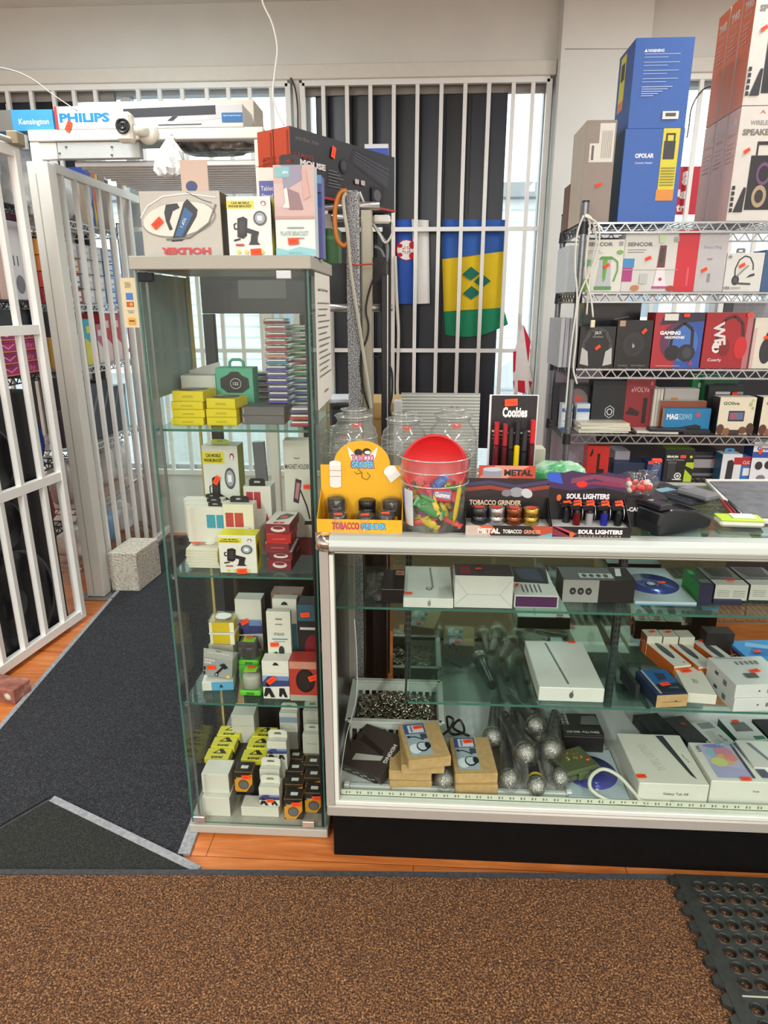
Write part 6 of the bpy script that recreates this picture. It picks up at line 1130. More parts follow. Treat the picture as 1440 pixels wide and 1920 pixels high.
for i in range(4):
    nm = ('dark grey', 'silver', 'copper', 'gold')[i]
    g = grinder('%s knurled metal grinder in the black and orange display box' % nm, at(899+32.5*i, 960, 1.545).x, 1.548, C0+.0212, gmet[i], M('#c9442c', .4), .0196, .040)
# ---- soul lighters display
t, w_, hb = display('black and purple display box of pocket lighters', 1032, 1184, 887, 1.512, .075, '#141218', .026,
    [('p', [(0, .2), (.35, 0), (.28, .0), (0, 1)], '#7a2438'), ('p', [(.05, 1), (.3, .2), (.34, .35), (.1, 1)], '#b03a4a'), ('e', .27, .3, .03, .25, '#c9602a'), ('t', 'SOUL LIGHTERS', .62, .56, .55, '#efedea', .42, 0, .05), ('t', 'D O U B L E  F L A M E', .62, .16, .52, '#c9a08a', .14)],
    [('p', [(0, .74), (.3, .68), (.7, .74), (1, .66), (1, 1), (.86, .98), (.76, 1.02), (.6, .97), (.3, 1.04), (.12, .97), (0, 1)], '#3d2750'), ('p', [(0, .85), (.2, .8), (.15, 1), (0, 1)], '#2f55c0'), ('p', [(.3, .8), (.6, .9), (1, .75), (1, .9), (.6, .98), (.3, .9)], '#7a3a55'), ('p', [(.3, .76), (.6, .8), (.98, .74), (.9, .84), (.6, .86)], '#7a2c4a'), ('e', .44, .80, .07, .06, '#cf2a22'), ('t', 'SOUL LIGHTERS', .53, .58, .55, '#e2dce4', .10, 0, .05), ('e', .16, .55, .03, .06, '#c9602a')])
lc = [('red', '#6a1218', 1082), ('silver', '#a9acb0', 1106), ('dark', '#2a2c30', 1062), ('blue', '#2a2f9a', 1134), ('charcoal', '#1d2622', 1160)]
for i, (nm, col, px) in enumerate(lc):
    yq = 1.545 if i not in (2,) else 1.565
    for q in range(2):
        z_ = C0+.0212; lx = at(px, 960, yq).x+(.0 if q == 0 else .006); ly = yq+.026*q
        if q and i in (2,): continue
        o = thing('pocket_lighter', '%s lighter in the %s row of the purple display box' % (nm, ('front', 'rear')[q]), 'lighter', (lx, ly, z_), 0, 'pocket lighters in the display box')
        MB().cyl((0, 0, 0), .0088, .030, M(col, .25, .5), 18).build('barrel', o); MB().cyl((0, 0, .0302), .0080, .008, M('#1a1a1c', .35, .4), 16, .0065).build('collar', o)
        h = MB().box((-.012, -.008, .0385), (.013, .008, .049), M('#17181a', .35, .3), .002, T=Matrix.Rotation(R(-8), 4, 'Y')); h.build('head', o)
        s_ = MB(); s_.tube([(.011, -.006, .042), (.0125, -.006, .025), (.011, -.005, .016)], .001, STEEL, 6); s_.build('flame_guard', o)
        st_ = MB().box((-.009, -.006, .0), (.009, .006, .0006), M(ORANGE, .6), T=Matrix.Translation((.0, -.001, .0495)) @ Matrix.Rotation(R(-8), 4, 'Y') @ Matrix.Rotation(R(25), 4, 'X')); st_.build('price_sticker', o)
# ---- cap grinder box with a bag of red caps
ob = pc('cap_grinder_box', 'black counter box with a clear bag of red caps standing in it', 'display box', (1172, 1250, 935, 985), '#161518', z=C0, Y=1.60, d=.10, art={'F': [('t', '-CAP GRINDER', .5, .62, .92, '#efedea', .15, 0, .04)]})
bx = ob.location
o = thing('bag_of_caps', 'clear plastic bag full of red caps on the black counter box', 'bag', (at(1195, 920, 1.63).x, 1.635, bx.z+(at(1200, 935, 1.6).z-C0)+.001))
g = lump('film_bag', '', '', (0, 0, 0), (.045, .03, .028), FILM, 77, parent=o); r_ = MB(); rnd = random.Random(9)
for i in range(16): r_.ball((rnd.uniform(-.03, .03), rnd.uniform(-.02, .02), .012+rnd.uniform(0, .025)), .008, M(('#d8342e', '#c92a2a', '#e2c9c0')[i % 3], .4), 10)
r_.build('red_caps', o)['kind'] = 'stuff'
k = MB().tube([(.03, 0, .04), (.042, .0, .07), (.04, 0, .085)], .009, FILM, 8); k.build('twisted_neck', o); k = MB().box((.028, -.006, .082), (.052, .004, .092), M('#e23a26', .4), .002); k.build('red_clip', o)
# ---- cookies lighter stand
cY = 1.74; ob = pc('lighter_stand', 'black lighter stand card with white script lettering and white edge', 'display stand', (919, 1003, 742, 905), '#16161a', z=C0, Y=cY, d=.004, art={'F': [('t', 'Cookies', .52, .86, .55, '#e6e6e6', .09, 0, .05), ('r', .03, .69, .27, .705, '#cfcfcf'), ('r', .3, .675, .72, .69, '#cfcfcf'), ('r', .74, .69, .97, .705, '#cfcfcf'), ('r', .05, .66, .27, .67, '#9a9a9a'), ('r', .74, .66, .97, .67, '#9a9a9a'), ('r', .03, .63, .97, .635, '#8a8a8a')]}, stk=[('F', .42, .945, 4, 1.5)])
w_ = at(1003, 800, cY).x-at(919, 800, cY).x; hh = at(960, 742, cY).z-C0
b = MB(); b.box((-w_/2-.006, .0045, 0), (w_/2+.004, .0065, hh+.002), M('#e4e4e2', .5)); b.build('white_backing', ob)
b = MB(); b.box((-w_/2, -.045, 0), (w_/2, -.0012, .03), M('#1a1a1d', .4), .001); b.build('holder', ob)
for i, (px, c, c2, nm, yt) in enumerate(((930, '#5a1218', '#a82028', 'dark red', 790), (946, '#4a1015', '#9c1f28', 'maroon', 793), (957, '#141416', '#2a2a2c', 'black', 800), (969, '#d2b70f', '#26262a', 'yellow', 788), (983, '#17181c', '#2c2c30', 'glossy black', 806), (997, '#4a0f18', '#c01f2c', 'bright red', 786))):
    x_ = at(px, 830, cY-.02).x; zt_ = at(px, yt, cY-.02).z; z0_ = C0+.0305; o = thing('pen_lighter', '%s slim lighter standing in the black script card stand' % nm, 'lighter', (x_, cY-.024, z0_), 0, None)
    MB().box((-.007, -.005, 0), (.007, .005, (zt_-z0_)*.7), M(c, .3), .003).build('body', o); MB().box((-.0065, -.0045, (zt_-z0_)*.705), (.0065, .0045, zt_-z0_), M(c2, .3, .2), .0025).build('cap', o)
# ---- glass jars behind
def jar(label, px, pyt, Y, r, h):
    x = at(px, 850, Y).x; t = thing('glass_jar', label, 'jar', (x, Y, C0), 0); k = r
    jb_ = MB().lathe([(.001, .001), (k*.92, .001), (k, .012), (k, h*.10), (k*1.015, h*.12), (k, h*.14), (k*.99, h*.55), (k*1.01, h*.57), (k, h*.6), (k*.98, h*.72), (k*.9, h*.80), (k*.68, h*.86), (k*.66, h*.90), (k*.7, h*.905), (k*.7, h*.915)], JARGLASS, n=48)
    for q_, f_ in ((k*1.01, .57), (k*1.0, .62), (k*.985, .72), (k*.7, .905)): jb_.tube([(q_*math.cos(a*math.pi/24), q_*math.sin(a*math.pi/24), h*f_) for a in range(49)], .0013, RIM, 6)
    jb_.build('body', t)
    jl_ = MB().lathe([(k*.64, h*.89), (k*.74, h*.92), (k*.77, h*.935), (k*.72, h*.95), (k*.5, h*.96), (k*.42, h*.975), (k*.5, h*.99), (k*.52, h), (k*.4, h*1.01), (.001, h*1.012)], JARGLASS, n=48)
    for q_, f_ in ((k*.77, .935), (k*.52, 1.0)): jl_.tube([(q_*math.cos(a*math.pi/24), q_*math.sin(a*math.pi/24), h*f_) for a in range(49)], .0016, RIM, 6)
    jl_.build('lid', t)
    sticker(t, 'F', .6, .83, (r*1.4, .001, h), 5, 1.1); return t
def jh(py, Y): return at(760, py, Y).z-C0
jar('clear lidded jar behind the yellow display box', 664, 765, 1.80, .066, jh(768, 1.80)); jar('clear lidded jar between two others behind the red lid', 757, 772, 1.84, .064, jh(775, 1.84)); jar('clear lidded jar behind the sweet tub at the right of its row', 848, 765, 1.78, .066, jh(766, 1.78))
jar('clear jar set back behind the left and middle jars', 640, 790, 1.955, .06, jh(800, 1.965))
pc('beige_box', 'small beige box behind the script lettered lighter stand', 'box', (1002, 1022, 842, 882), '#b9b3a2', z=C0, Y=1.92, d=.06, fm={'T': '#cfc9b8'})
# ---- right part of the top
gp = lump('paper_towel_pack', 'soft green and white plastic pack behind the lighter display', 'pack', (at(1052, 885, 1.78).x, 1.84, C0), (.08, .055, (at(1052, 868, 1.84).z-C0)/2), noisemat('green_film', [(.42, '#3f9a5c'), (.58, '#bfdcc4')], 9, .3, .3, 20, dist=.01), 91)
def terminal():
    p = at(1262, 985, 1.60); t = thing('payment_terminal', 'black card payment terminal with contactless mark on the counter', 'card terminal', (p.x, 1.60, C0), R(-62)); m = M('#1b1c20', .3, 0, .08)
    b = MB(); b.prism([(-.085, .0), (.085, .0), (.09, .022), (.03, .05), (-.05, .062), (-.085, .058), (-.092, .03)], 'y', (-.038, .038), m); b.build('body', t, bevel=.005)
    T = Matrix.Translation((-.07, 0, .0625)); b = MB(); b.prism([(-.02, -.036), (.018, -.036), (.018, .036), (-.02, .036)], 'z', (0, .014), M('#222329', .25), T=T); b.build('printer_cover', t, bevel=.003)
    k = MB(); T = Matrix.Translation((.032, 0, .0505)) @ Matrix.Rotation(R(24), 4, 'Y')
    for i in range(4):
        for j in range(4): k.box((-.022+.013*i, -.03+.016*j, 0), (-.013+.013*i, -.018+.016*j, .003), M('#3a3b42' if (i, j) != (3, 3) else '#a83a2a', .4), T=T)
    k.build('keypad', t)
    k = MB(); T2 = Matrix.Translation((-.076, 0, .0755)) @ Matrix.Rotation(R(90), 4, 'Z')
    for i, r in enumerate((.005, .009, .013)): k.tube([T2 @ Vector((r*math.cos(a*.26-.8), r*math.sin(a*.26-.8), .002)) for a in range(7)], .0008, M('#9a9ba0', .4), 6)
    k.build('contactless_mark', t); return t
t = terminal(); t.rotation_euler = (0, 0, R(28))
def pad(name, label, cat, px, py, z, sz, col, rz, keys=None, screen=None):
    p = onz(px, py, z); t = thing(name, label, cat, (p.x, p.y, z), R(rz)); w_, d_, h_ = sz
    MB().box((-w_/2, 0, 0), (w_/2, d_, h_), M(col, .35), min(h_*.4, .006)).build('body', t)
    if keys:
        k = MB(); nx, ny = keys
        for i in range(nx):
            for j in range(ny): k.box((-w_*.42+w_*.84*(i+.12)/nx, d_*.05+d_*.62*(j+.12)/ny, h_), (-w_*.42+w_*.84*(i+.88)/nx, d_*.05+d_*.62*(j+.85)/ny, h_+.002), M('#33353a', .4))
        k.build('keypad', t)
    if screen: MB().box((-w_*.4, d_*.72, h_+.0002), (w_*.4, d_*.94, h_+.001), M(screen, .15)).build('screen', t)
    return t
pad('calculator', 'dark calculator lying behind the card terminal', 'calculator', 1312, 948, C0, (.075, .15, .014), '#2a3038', 28, (4, 5), '#6f9aa8')
pad('label_maker', 'grey rounded hand held device lying on the dark calculator', 'device', 1338, 940, C0+.0165, (.055, .10, .020), '#77787c', 32, None, '#8f9094')
pad('keypad', 'black numeric keypad behind the card terminal', 'keypad', 1262, 925, C0, (.07, .10, .012), '#26272c', 20, (4, 4))
# desk pad
p = [onz(x, y, C0) for x, y in ((1392, 982), (1322, 903), (1440, 903), (1560, 982))]
b = MB().prism([(q.x, q.y) for q in p], 'z', (C0, C0+.008), M('#cfccc2', .6)); o = b.build('desk_pad'); tag(o, 'large dark writing pad with a pale border at the right of the counter', 'pad')
p = [onz(x, y, C0+.008) for x, y in ((1403, 972), (1330, 904), (1440, 904), (1560, 972))]; MB().prism([(q.x, q.y) for q in p], 'z', (C0+.0081, C0+.011), noisemat('slate_leather', [(.3, '#4a4b52'), (.7, '#6a6b72')], 30, .45, .2)).build('pad_cover', o)
t = pad('note_pad', 'lime green note pad block with white slips on the counter', 'note pad', 1392, 990, C0+.001, (.105, .055, .016), '#cfd0bf', -4); MB().box((-.052, .0005, .0162), (.052, .054, .020), M('#b5d32e', .4), .001).build('green_cover', t); MB().box((-.02, .012, .0203), (.035, .045, .024), M('#e6e8d9', .5), .001).build('white_slip', t)
for i in range(3):
    a, c = onz(1352+7*i, 938+1*i, C0+.014), onz(1372+7*i, 962, C0+.012); tag(MB().tube([a, a.lerp(c, .8), c], .0035, M(('#a81f1f', '#7a1616', '#26262a')[i], .3), 8).build('pen'), '%s pen beside the edge of the large desk pad' % ('bright red', 'dark red', 'black')[i], 'pen')
for i, (a, c, y0_, y1_, col, nm) in enumerate(((1215, 1316, 976, 1010, '#b9bdbb', 'white receipt sheet under the counter glass in front of the terminal'), (1318, 1412, 1000, 1016, '#8f8f8d', 'grey printed sheet under the counter glass in front of the lime pad'))):
    q = [onz(x, y, .986) for x, y in ((a, y1_), (c, y1_), (c-8, y0_), (a+14, y0_))]; b = MB().prism([(v.x, v.y) for v in q], 'z', (.9865, .9875), M(col, .6)); tag(b.build('paper_sheet'), nm, 'paper')
# ================================================================== chrome rack at the right
RY = 2.70; RX = at(1082, 600, RY).x-.003; ZR = (1.818, 1.573, 1.289, 1.03, .827)
wire_rack('chrome wire rack of boxed electronics at the right, behind the counter', 1.25, .38, ZR+(.25,), 1.885, (RX, RY, 0), 0, M('#a3a6a9', .3, .9, .05, 30), pm=M('#84888c', .35, .8, .08, 40))
def rk(name, label, cat, rect, col, s, Y=2.715, d=.1, **k): return pc(name, label, cat, rect, col, z=ZR[s]+.0015, Y=Y, d=d, **k)
# top
rk('cardboard_box', 'tall brown box with paper label on the top of the right rack', 'box', (1094, 1150, 225, 404), '#8f8279', 0, Y=2.74, d=.22, fm={'L': '#c9bdae'}, art={'F': [('r', .45, .6, .95, .97, '#d8d4cb'), ('r', .15, .6, .45, .78, '#d8d4cb'), ('r', .22, .62, .30, .76, '#55524e')]+[('r', .55+.06*i, .64, .565+.06*i, .9, '#8a867e') for i in range(6)]}, stk=[('F', .55, .38, 20, 1.0)])
blu = '#2f5fb0'
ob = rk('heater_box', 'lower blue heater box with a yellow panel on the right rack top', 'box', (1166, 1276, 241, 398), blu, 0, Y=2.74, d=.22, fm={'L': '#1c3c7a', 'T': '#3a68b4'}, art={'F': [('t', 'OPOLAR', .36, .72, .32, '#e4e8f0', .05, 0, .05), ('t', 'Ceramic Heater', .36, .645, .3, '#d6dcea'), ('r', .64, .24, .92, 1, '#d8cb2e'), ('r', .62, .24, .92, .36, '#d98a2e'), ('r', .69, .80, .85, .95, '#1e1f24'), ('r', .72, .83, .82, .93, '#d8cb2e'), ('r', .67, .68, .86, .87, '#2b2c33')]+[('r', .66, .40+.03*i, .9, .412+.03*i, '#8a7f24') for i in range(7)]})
hz_ = ob.location.z+(at(1221, 241, 2.74).z-(ZR[0]+.0015))
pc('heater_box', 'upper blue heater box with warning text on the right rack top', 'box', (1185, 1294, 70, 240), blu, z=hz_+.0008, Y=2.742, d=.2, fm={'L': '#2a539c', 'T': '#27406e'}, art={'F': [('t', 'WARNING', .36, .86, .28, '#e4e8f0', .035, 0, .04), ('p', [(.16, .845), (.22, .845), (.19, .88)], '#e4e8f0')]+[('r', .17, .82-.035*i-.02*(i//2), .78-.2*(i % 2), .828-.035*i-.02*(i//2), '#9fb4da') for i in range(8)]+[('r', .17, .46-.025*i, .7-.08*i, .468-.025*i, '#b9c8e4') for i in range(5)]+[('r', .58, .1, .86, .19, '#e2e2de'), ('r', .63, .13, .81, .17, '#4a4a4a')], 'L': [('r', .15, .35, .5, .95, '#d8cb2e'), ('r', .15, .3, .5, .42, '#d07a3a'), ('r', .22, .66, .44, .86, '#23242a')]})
sp = [('t', 'WIRELESS', .5, .86, .5, '#8a8680', .04, 0, .03), ('t', 'SPEAKERS', .5, .78, .8, '#77736c', .055, 0, .05), ('p', [(.42, .93), (.5, .97), (.58, .93), (.5, .95)], '#d06a4a'), ('r', .38, .10, 1, .58, '#26272c'), ('r', .48, .56, .52, .70, '#26272c'), ('r', .48, .67, 1, .70, '#26272c'), ('e', .72, .42, .17, .1, '#6a4a72'), ('e', .72, .42, .12, .07, '#2a2028'), ('e', .68, .22, .17, .1, '#a8957a'), ('e', .68, .22, .1, .06, '#33302c'), ('p', [(.12, .08), (.3, .3), (.36, .3), (.34, .08)], '#2a2b30')]+[('r', .03, .08+.05*i, .1, .115+.05*i, '#2a2b30') for i in range(5)]
for lev in range(2):
    for i in range(3):
        z_ = ZR[0]+.0015+(.372 if lev else 0); x0_ = at(1378, 300, 2.70).x; o_ = .105*i
        carton('speaker_carton', '%s white speaker carton with salmon side, %s' % (('lower', 'upper')[lev], ('frontmost of three', 'second of three', 'rearmost of three')[i]), 'box', (.15, .10, .37), '#d3cfc9', {'F': sp if i == 0 else [], 'L': [('t', 'TWS', .5, .86, .66, '#f0dcd4', .08, 0, .05), ('t', 'SPEAKER', .5, .78, .6, '#e8c9be')]+[('r', .2, .7-.04*k, .8-.1*(k % 3), .712-.04*k, '#e0b4a6') for k in range(5)]}, (x0_+.075, 2.705+.106*i, z_), 0, fm={'L': '#f07a54' if lev else '#f2bdb1', 'T': '#c9684a'}, stk=[('F', .25, .62, 30, 1.0)] if i == 0 else (), group='speaker cartons stacked on the right rack', rough=.35)  # lower sides paler: plastic film reflections put into the side colour
pc('router_box', 'brown and blue box at the left back corner of the right rack top', 'box', (1066, 1092, 345, 402), '#7a5a50', z=ZR[0]+.0015, Y=2.95, d=.1, art={'F': [('r', .2, .1, 1, .82, '#3a7ab8'), ('t', 'T', .75, .6, .3, '#e6ecf2'), ('t', 'MO', .75, .4, .4, '#e6ecf2')]})
# second shelf
ket = [('t', 'SENCOR', .42, .91, .6, '#6a6c6a', .075, 0, .05), ('r', .1, .78, .42, .79, '#8a8c88'), ('r', .1, .74, .5, .75, '#a3a59f'), ('r', .86, .88, .96, .96, '#9a9c98'), ('p', [(.36, .1), (.74, .1), (.70, .62), (.44, .62)], '#b4b5bf'), ('p', [(.50, .62), (.62, .62), (.60, .25), (.55, .18), (.52, .28)], '#5fa03a'), ('p', [(.40, .62), (.74, .62), (.72, .68), (.46, .68)], '#4f8f34'), ('r', .34, .04, .76, .11, '#4f8f4a'), ('l', [(.72, .66), (.86, .58), (.88, .42), (.80, .2)], .006, '#5f9a4a'), ('e', .12, .14, .12, .12, '#6aa03a'), ('r', .06, .5, .22, .62, '#7fb08a'), ('e', .9, .76, .08, .04, '#6fae4a')]
rk('kettle_box', 'white kettle box with green kettle picture on the second shelf of the right rack', 'box', (1091, 1168, 449, 541), '#d8d9cf', 1, art={'F': ket}, stk=[('F', .60, .5, 30, 1.0)])
ble = [('t', 'SENCOR', .28, .82, .46, '#6a6c6a', .07, 0, .05), ('r', .06, .72, .40, .73, '#8a4a5a'), ('r', .06, .68, .36, .69, '#5a5a62'), ('r', .0, .42, .2, .58, '#3a86c0'), ('r', .0, .18, .18, .42, '#a82f78'), ('p', [(.62, .42), (.76, .42), (.76, .80), (.64, .80)], '#6a2f3a'), ('r', .66, .5, .72, .76, '#2f3a2a'), ('p', [(.58, .08), (.82, .08), (.76, .42), (.62, .42)], '#e4dde2'), ('p', [(.56, .06), (.84, .06), (.84, .10), (.56, .10)], '#b04a88'), ('e', .7, .22, .03, .03, '#b02f6a'), ('r', .0, .38, 1, .39, '#a9aaa8'), ('e', .25, .07, .08, .05, '#c07a4a'), ('e', .9, .06, .08, .05, '#a03a2f'), ('r', .32, .14, .46, .32, '#b9bab8'), ('r', .88, .86, .97, .94, '#9a9c98'), ('p', [(.6, .98), (.72, .98), (.7, .84), (.62, .84)], '#bcd6a8')]
rk('blender_box', 'white blender box with red blender picture beside the kettle box', 'box', (1169, 1272, 438, 541), '#cfd0cb', 1, art={'F': ble}, stk=[('F', .44, .58, 25, 1.0)])
rk('console_box', 'tall box with red left half and grey right half on the second shelf', 'box', (1268, 1362, 431, 541), '#b9b8ba', 1, art={'F': [('r', 0, 0, .42, 1, '#c4202f'), ('r', .24, .1, .28, .4, '#d8505c'), ('t', 'Smart Plug', .7, .72, .36, '#9a9bb0'), ('r', .62, .52, .72, .55, '#8f8f92'), ('r', .66, .16, .72, .3, '#8a8a8e')]}, stk=[('F', .58, .36, 30, 1.0)])
hs = [('l', [(.28, .3), (.26, .6), (.34, .82), (.48, .92), (.62, .88), (.72, .72), (.74, .56)], .005, '#3a3b40'), ('e', .30, .3, .1, .13, '#2a2b30'), ('e', .30, .3, .06, .08, '#4a4b50'), ('l', [(.32, .4), (.6, .68)], .006, '#8a8b8c'), ('l', [(.34, .22), (.72, .2)], .007, '#4a4b50'), ('p', [(.58, .36), (.8, .42), (.78, .48), (.66, .44)], '#3a3b40'), ('t', '10X', .1, .1, .16, '#2a2a2c', .08), ('r', .2, .08, .46, .12, '#a3a4a2'), ('e', .08, .9, .05, .04, '#8a8b8c')]
rk('headset_carton', 'white box with a single ear headset picture on the second shelf', 'box', (1360, 1430, 474, 541), '#d2d3ce', 1, art={'F': hs}, stk=[('F', .42, .68, 30, 1.0)], tab=('#8a8a88', .25, .02, .5))
rk('blue_box', 'blue box cut by the right edge of the second shelf', 'box', (1431, 1500, 468, 541), '#3a5a80', 1)
rk('white_box', 'tall white box standing behind the rack post on the second shelf', 'box', (1062, 1090, 460, 548), '#d3dbe2', 1, Y=2.80, d=.2)
rk('speaker_carton', 'dark box with round speaker picture at the back of the second shelf', 'box', (1105, 1165, 446, 500), '#3a3038', 1, Y=2.95, d=.08, art={'F': [('e', .35, .5, .3, .3, '#6a4a3a'), ('e', .35, .5, .18, .18, '#2a2226')]})
# third shelf
ear = lambda c, c2: [('l', [(.15, .25), (.12, .6), (.3, .88), (.5, .95), (.72, .88), (.88, .6), (.86, .25)], .012, c), ('p', [(.05, .1), (.3, .05), (.25, .4), (.08, .5)], c2), ('p', [(.95, .1), (.7, .05), (.75, .4), (.92, .5)], c2)]
rk('headphone_box', 'black headphone box with white ear cups, leftmost on the third shelf', 'box', (1086, 1153, 612, 681), '#0f0f11', 2, art={'F': ear('#3a3a3e', '#b9b6b2')+[('t', 'J&X', .5, .84, .2, '#c9c6c2'), ('t', 'wireless', .5, .76, .3, '#8a8884')]}, stk=[('F', .52, .5, 40, 1.0)], rough=.4)
rk('headphone_box', 'plain black headphone box with a small letter mark on the third shelf', 'box', (1155, 1222, 601, 681), '#0e0e10', 2, art={'F': [('e', .5, .5, .3, .26, '#262529'), ('e', .5, .5, .2, .17, '#1f1e22'), ('t', 'b', .5, .48, .06, '#c9c6c2', .09), ('r', .06, .88, .22, 1, '#b08a6a'), ('t', 'beats   wireless', .5, .06, .75, '#77757a', .04)]}, stk=[('F', .75, .78, 50, 1.0)], rough=.4)
rk('headphone_box', 'red and blue gaming headphone box in the middle of the third shelf', 'box', (1225, 1317, 586, 681), '#a8242f', 2, art={'F': [('p', [(.45, 0), (1, 0), (1, 1), (.3, 1), (.6, .5)], '#2a4f9c'), ('p', [(.2, 1), (1, 1), (1, .85), (.1, .78)], '#2a2438'), ('e', .5, .48, .36, .34, '#5a2a4a'), ('e', .62, .45, .3, .33, '#3f6ab4'), ('l', [(.36, .4), (.4, .68), (.6, .82), (.78, .7), (.8, .4)], .012, '#1a1a1e'), ('e', .42, .28, .16, .14, '#1a1a1e'), ('e', .70, .28, .18, .16, '#222228'), ('e', .72, .28, .1, .1, '#3a3a42'), ('t', 'GAMING', .33, .64, .42, '#eceae8', .07, 0, .05), ('t', 'HEADPHONES', .43, .56, .4, '#eceae8', .05, 0, .04), ('r', .18, .86, .46, .98, '#dcd8d0'), ('r', .1, .04, .6, .05, '#d8a0a0'), ('p', [(.76, .06), (.86, .06), (.81, .16)], '#a03a4a')]}, stk=[('F', .62, .95, 0, 1.0)], rough=.4)
rk('headphone_box', 'dark red headphone box with big white vertical lettering on the third shelf', 'box', (1320, 1408, 586, 681), '#9c1c26', 2, art={'F': [('r', .88, 0, 1, 1, '#b06a72'), ('l', [(.3, .3), (.28, .6), (.4, .88), (.6, .94), (.78, .82), (.84, .5)], .012, '#4a1a1f'), ('e', .45, .38, .12, .16, '#7a141c'), ('e', .8, .38, .14, .2, '#c0222c'), ('t', 'WE', .32, .62, .5, '#d8cfcc', .2, -80, .04), ('t', 'e', .27, .38, .16, '#e2dcd8', .2), ('t', 'Cuerly', .28, .15, .3, '#e2dcd8', .07)]}, stk=[('F', .9, .96, 10, 1.0)], rough=.4)
rk('headphone_box', 'white headphone box cut by the right edge of the third shelf', 'box', (1411, 1490, 596, 681), '#d3cdbf', 2, art={'F': [('r', 0, 0, .08, .8, '#c9a9a4'), ('e', .35, .35, .15, .25, '#2a2a2e'), ('l', [(.3, .4), (.34, .7), (.6, .85)], .01, '#2a2a2e')]}, stk=[('F', .32, .62, 10, 1.0)])
for i in range(4): rk('slim_box', 'slim grey box, %s from the rack post at the left end of the third shelf' % ORD[i], 'box', (1050+8.5*i, 1057.5+8.5*i, 597, 682), '#b9bac2', 2, Y=2.73, d=.25)
o = pc('wide_black_box', 'wide glossy black box standing at the back of the third shelf', 'box', (1092, 1198, 565, 672), '#2a2b30', z=ZR[2]+.0015, Y=2.92, d=.10, rough=.2, art={'F': [('l', [(.55, .72), (.8, .76)], .004, '#8a8b90')]})
rk('flat_console', 'flat silver and white device lying behind the dark red headphone box', 'device', (1370, 1440, 566, 660), '#9a9ba2', 2, Y=2.92, d=.1)
# fourth shelf
rk('black_box', 'black box with a disc picture behind the rack post on the fourth shelf', 'box', (1046, 1108, 722, 800), '#1f1e22', 3, Y=2.86, d=.1, art={'F': [('e', .55, .62, .34, .3, '#7a6a6a'), ('e', .6, .66, .12, .1, '#c24a3a')]})
rk('tv_box', 'black box with a white hexagon outline on the fourth shelf', 'box', (1110, 1172, 714, 787), '#17191d', 3, Y=2.82, d=.08, fm={'L': '#17181b', 'T': '#55606c'}, art={'F': [('l', [(.56+.15*math.cos(k*math.pi/3+.52), .36+.13*math.sin(k*math.pi/3+.52)) for k in range(7)], .0025, '#c9cdd2'), ('e', .56, .36, .09, .07, '#c9cdd2'), ('e', .56, .36, .06, .05, '#17191d')]})
rk('tv_box', 'red box with a small media player picture on the fourth shelf', 'box', (1172, 1226, 709, 789), '#8c2128', 3, Y=2.82, d=.06, fm={'T': '#d8c9c4', 'L': '#6a181e'}, art={'F': [('t', 'eVOLVe', .5, .78, .62, '#d8a9a4', .1), ('p', [(.05, .3), (.5, .26), (.55, .34), (.2, .44)], '#2a1a1c'), ('r', .64, .12, .78, .62, '#1a1416'), ('r', .84, .86, .92, .94, '#b06a6a')]})
for i in range(4): rk('tv_box', 'white box on end, %s from the red box on the fourth shelf' % ORD[i], 'box', (1224+6*i, 1229.5+6*i, 729, 795), '#ccc6ba', 3, Y=2.80+.01*i, d=.13, fm={'T': '#dcd8ce'}) if i < 3 else rk('tv_box', 'wide white box with orange print behind the brown box on the fourth shelf', 'box', (1243, 1308, 729, 795), '#bdb9b4', 3, Y=2.86, d=.06, art={'F': [('r', .2, .72, .4, .78, '#c48a4a'), ('r', .2, .5, .9, .52, '#8f8d8a')]})
rk('tv_box', 'brown box with white lettering behind the blue one on the fourth shelf', 'box', (1236, 1323, 752, 797), '#8c4a34', 3, Y=2.79, d=.03, fm={'T': '#c9bdae', 'L': '#d3ccbf'}, art={'F': [('t', 'MAG 524 w3', .4, .62, .58, '#d8b9a8', .18)]})
rk('tv_box', 'blue box with white lettering and black device picture on the fourth shelf', 'box', (1246, 1332, 766, 801), '#1f7aac', 3, Y=2.75, d=.03, fm={'L': '#d8d6cf'}, art={'F': [('t', 'MAG', .17, .66, .25, '#e8f0f4', .24, 0, .05), ('t', '520W3', .45, .66, .28, '#9cc6dc', .24), ('p', [(.28, .2), (.7, .35), (.82, .28), (.8, .1), (.35, .02)], '#20262c'), ('e', .72, .74, .05, .1, '#c24a4a')]})
rk('game_box', 'green box at the back of the fourth shelf, taller of two', 'box', (1296, 1358, 703, 770), '#2f8a52', 3, Y=2.93, d=.05, art={'F': [('e', .22, .8, .05, .05, '#cfe6d6')]})
rk('game_box', 'dark green box in front of the taller green box on the fourth shelf', 'box', (1318, 1381, 708, 765), '#1f5a3a', 3, Y=2.89, d=.03, fm={'T': '#d0d6d0', 'L': '#2f8a52'}, art={'F': [('r', .3, .3, .95, .9, '#163f2a')]})
rk('game_box', 'black box with a red sticker before the green boxes on the fourth shelf', 'box', (1326, 1394, 723, 780), '#232428', 3, Y=2.85, d=.03, art={'F': [('r', .2, .8, .6, .86, '#c9cbd0'), ('r', .78, .8, .96, .86, '#9a9ca0')]}, stk=[('F', .72, .82, 0, 1.0)])
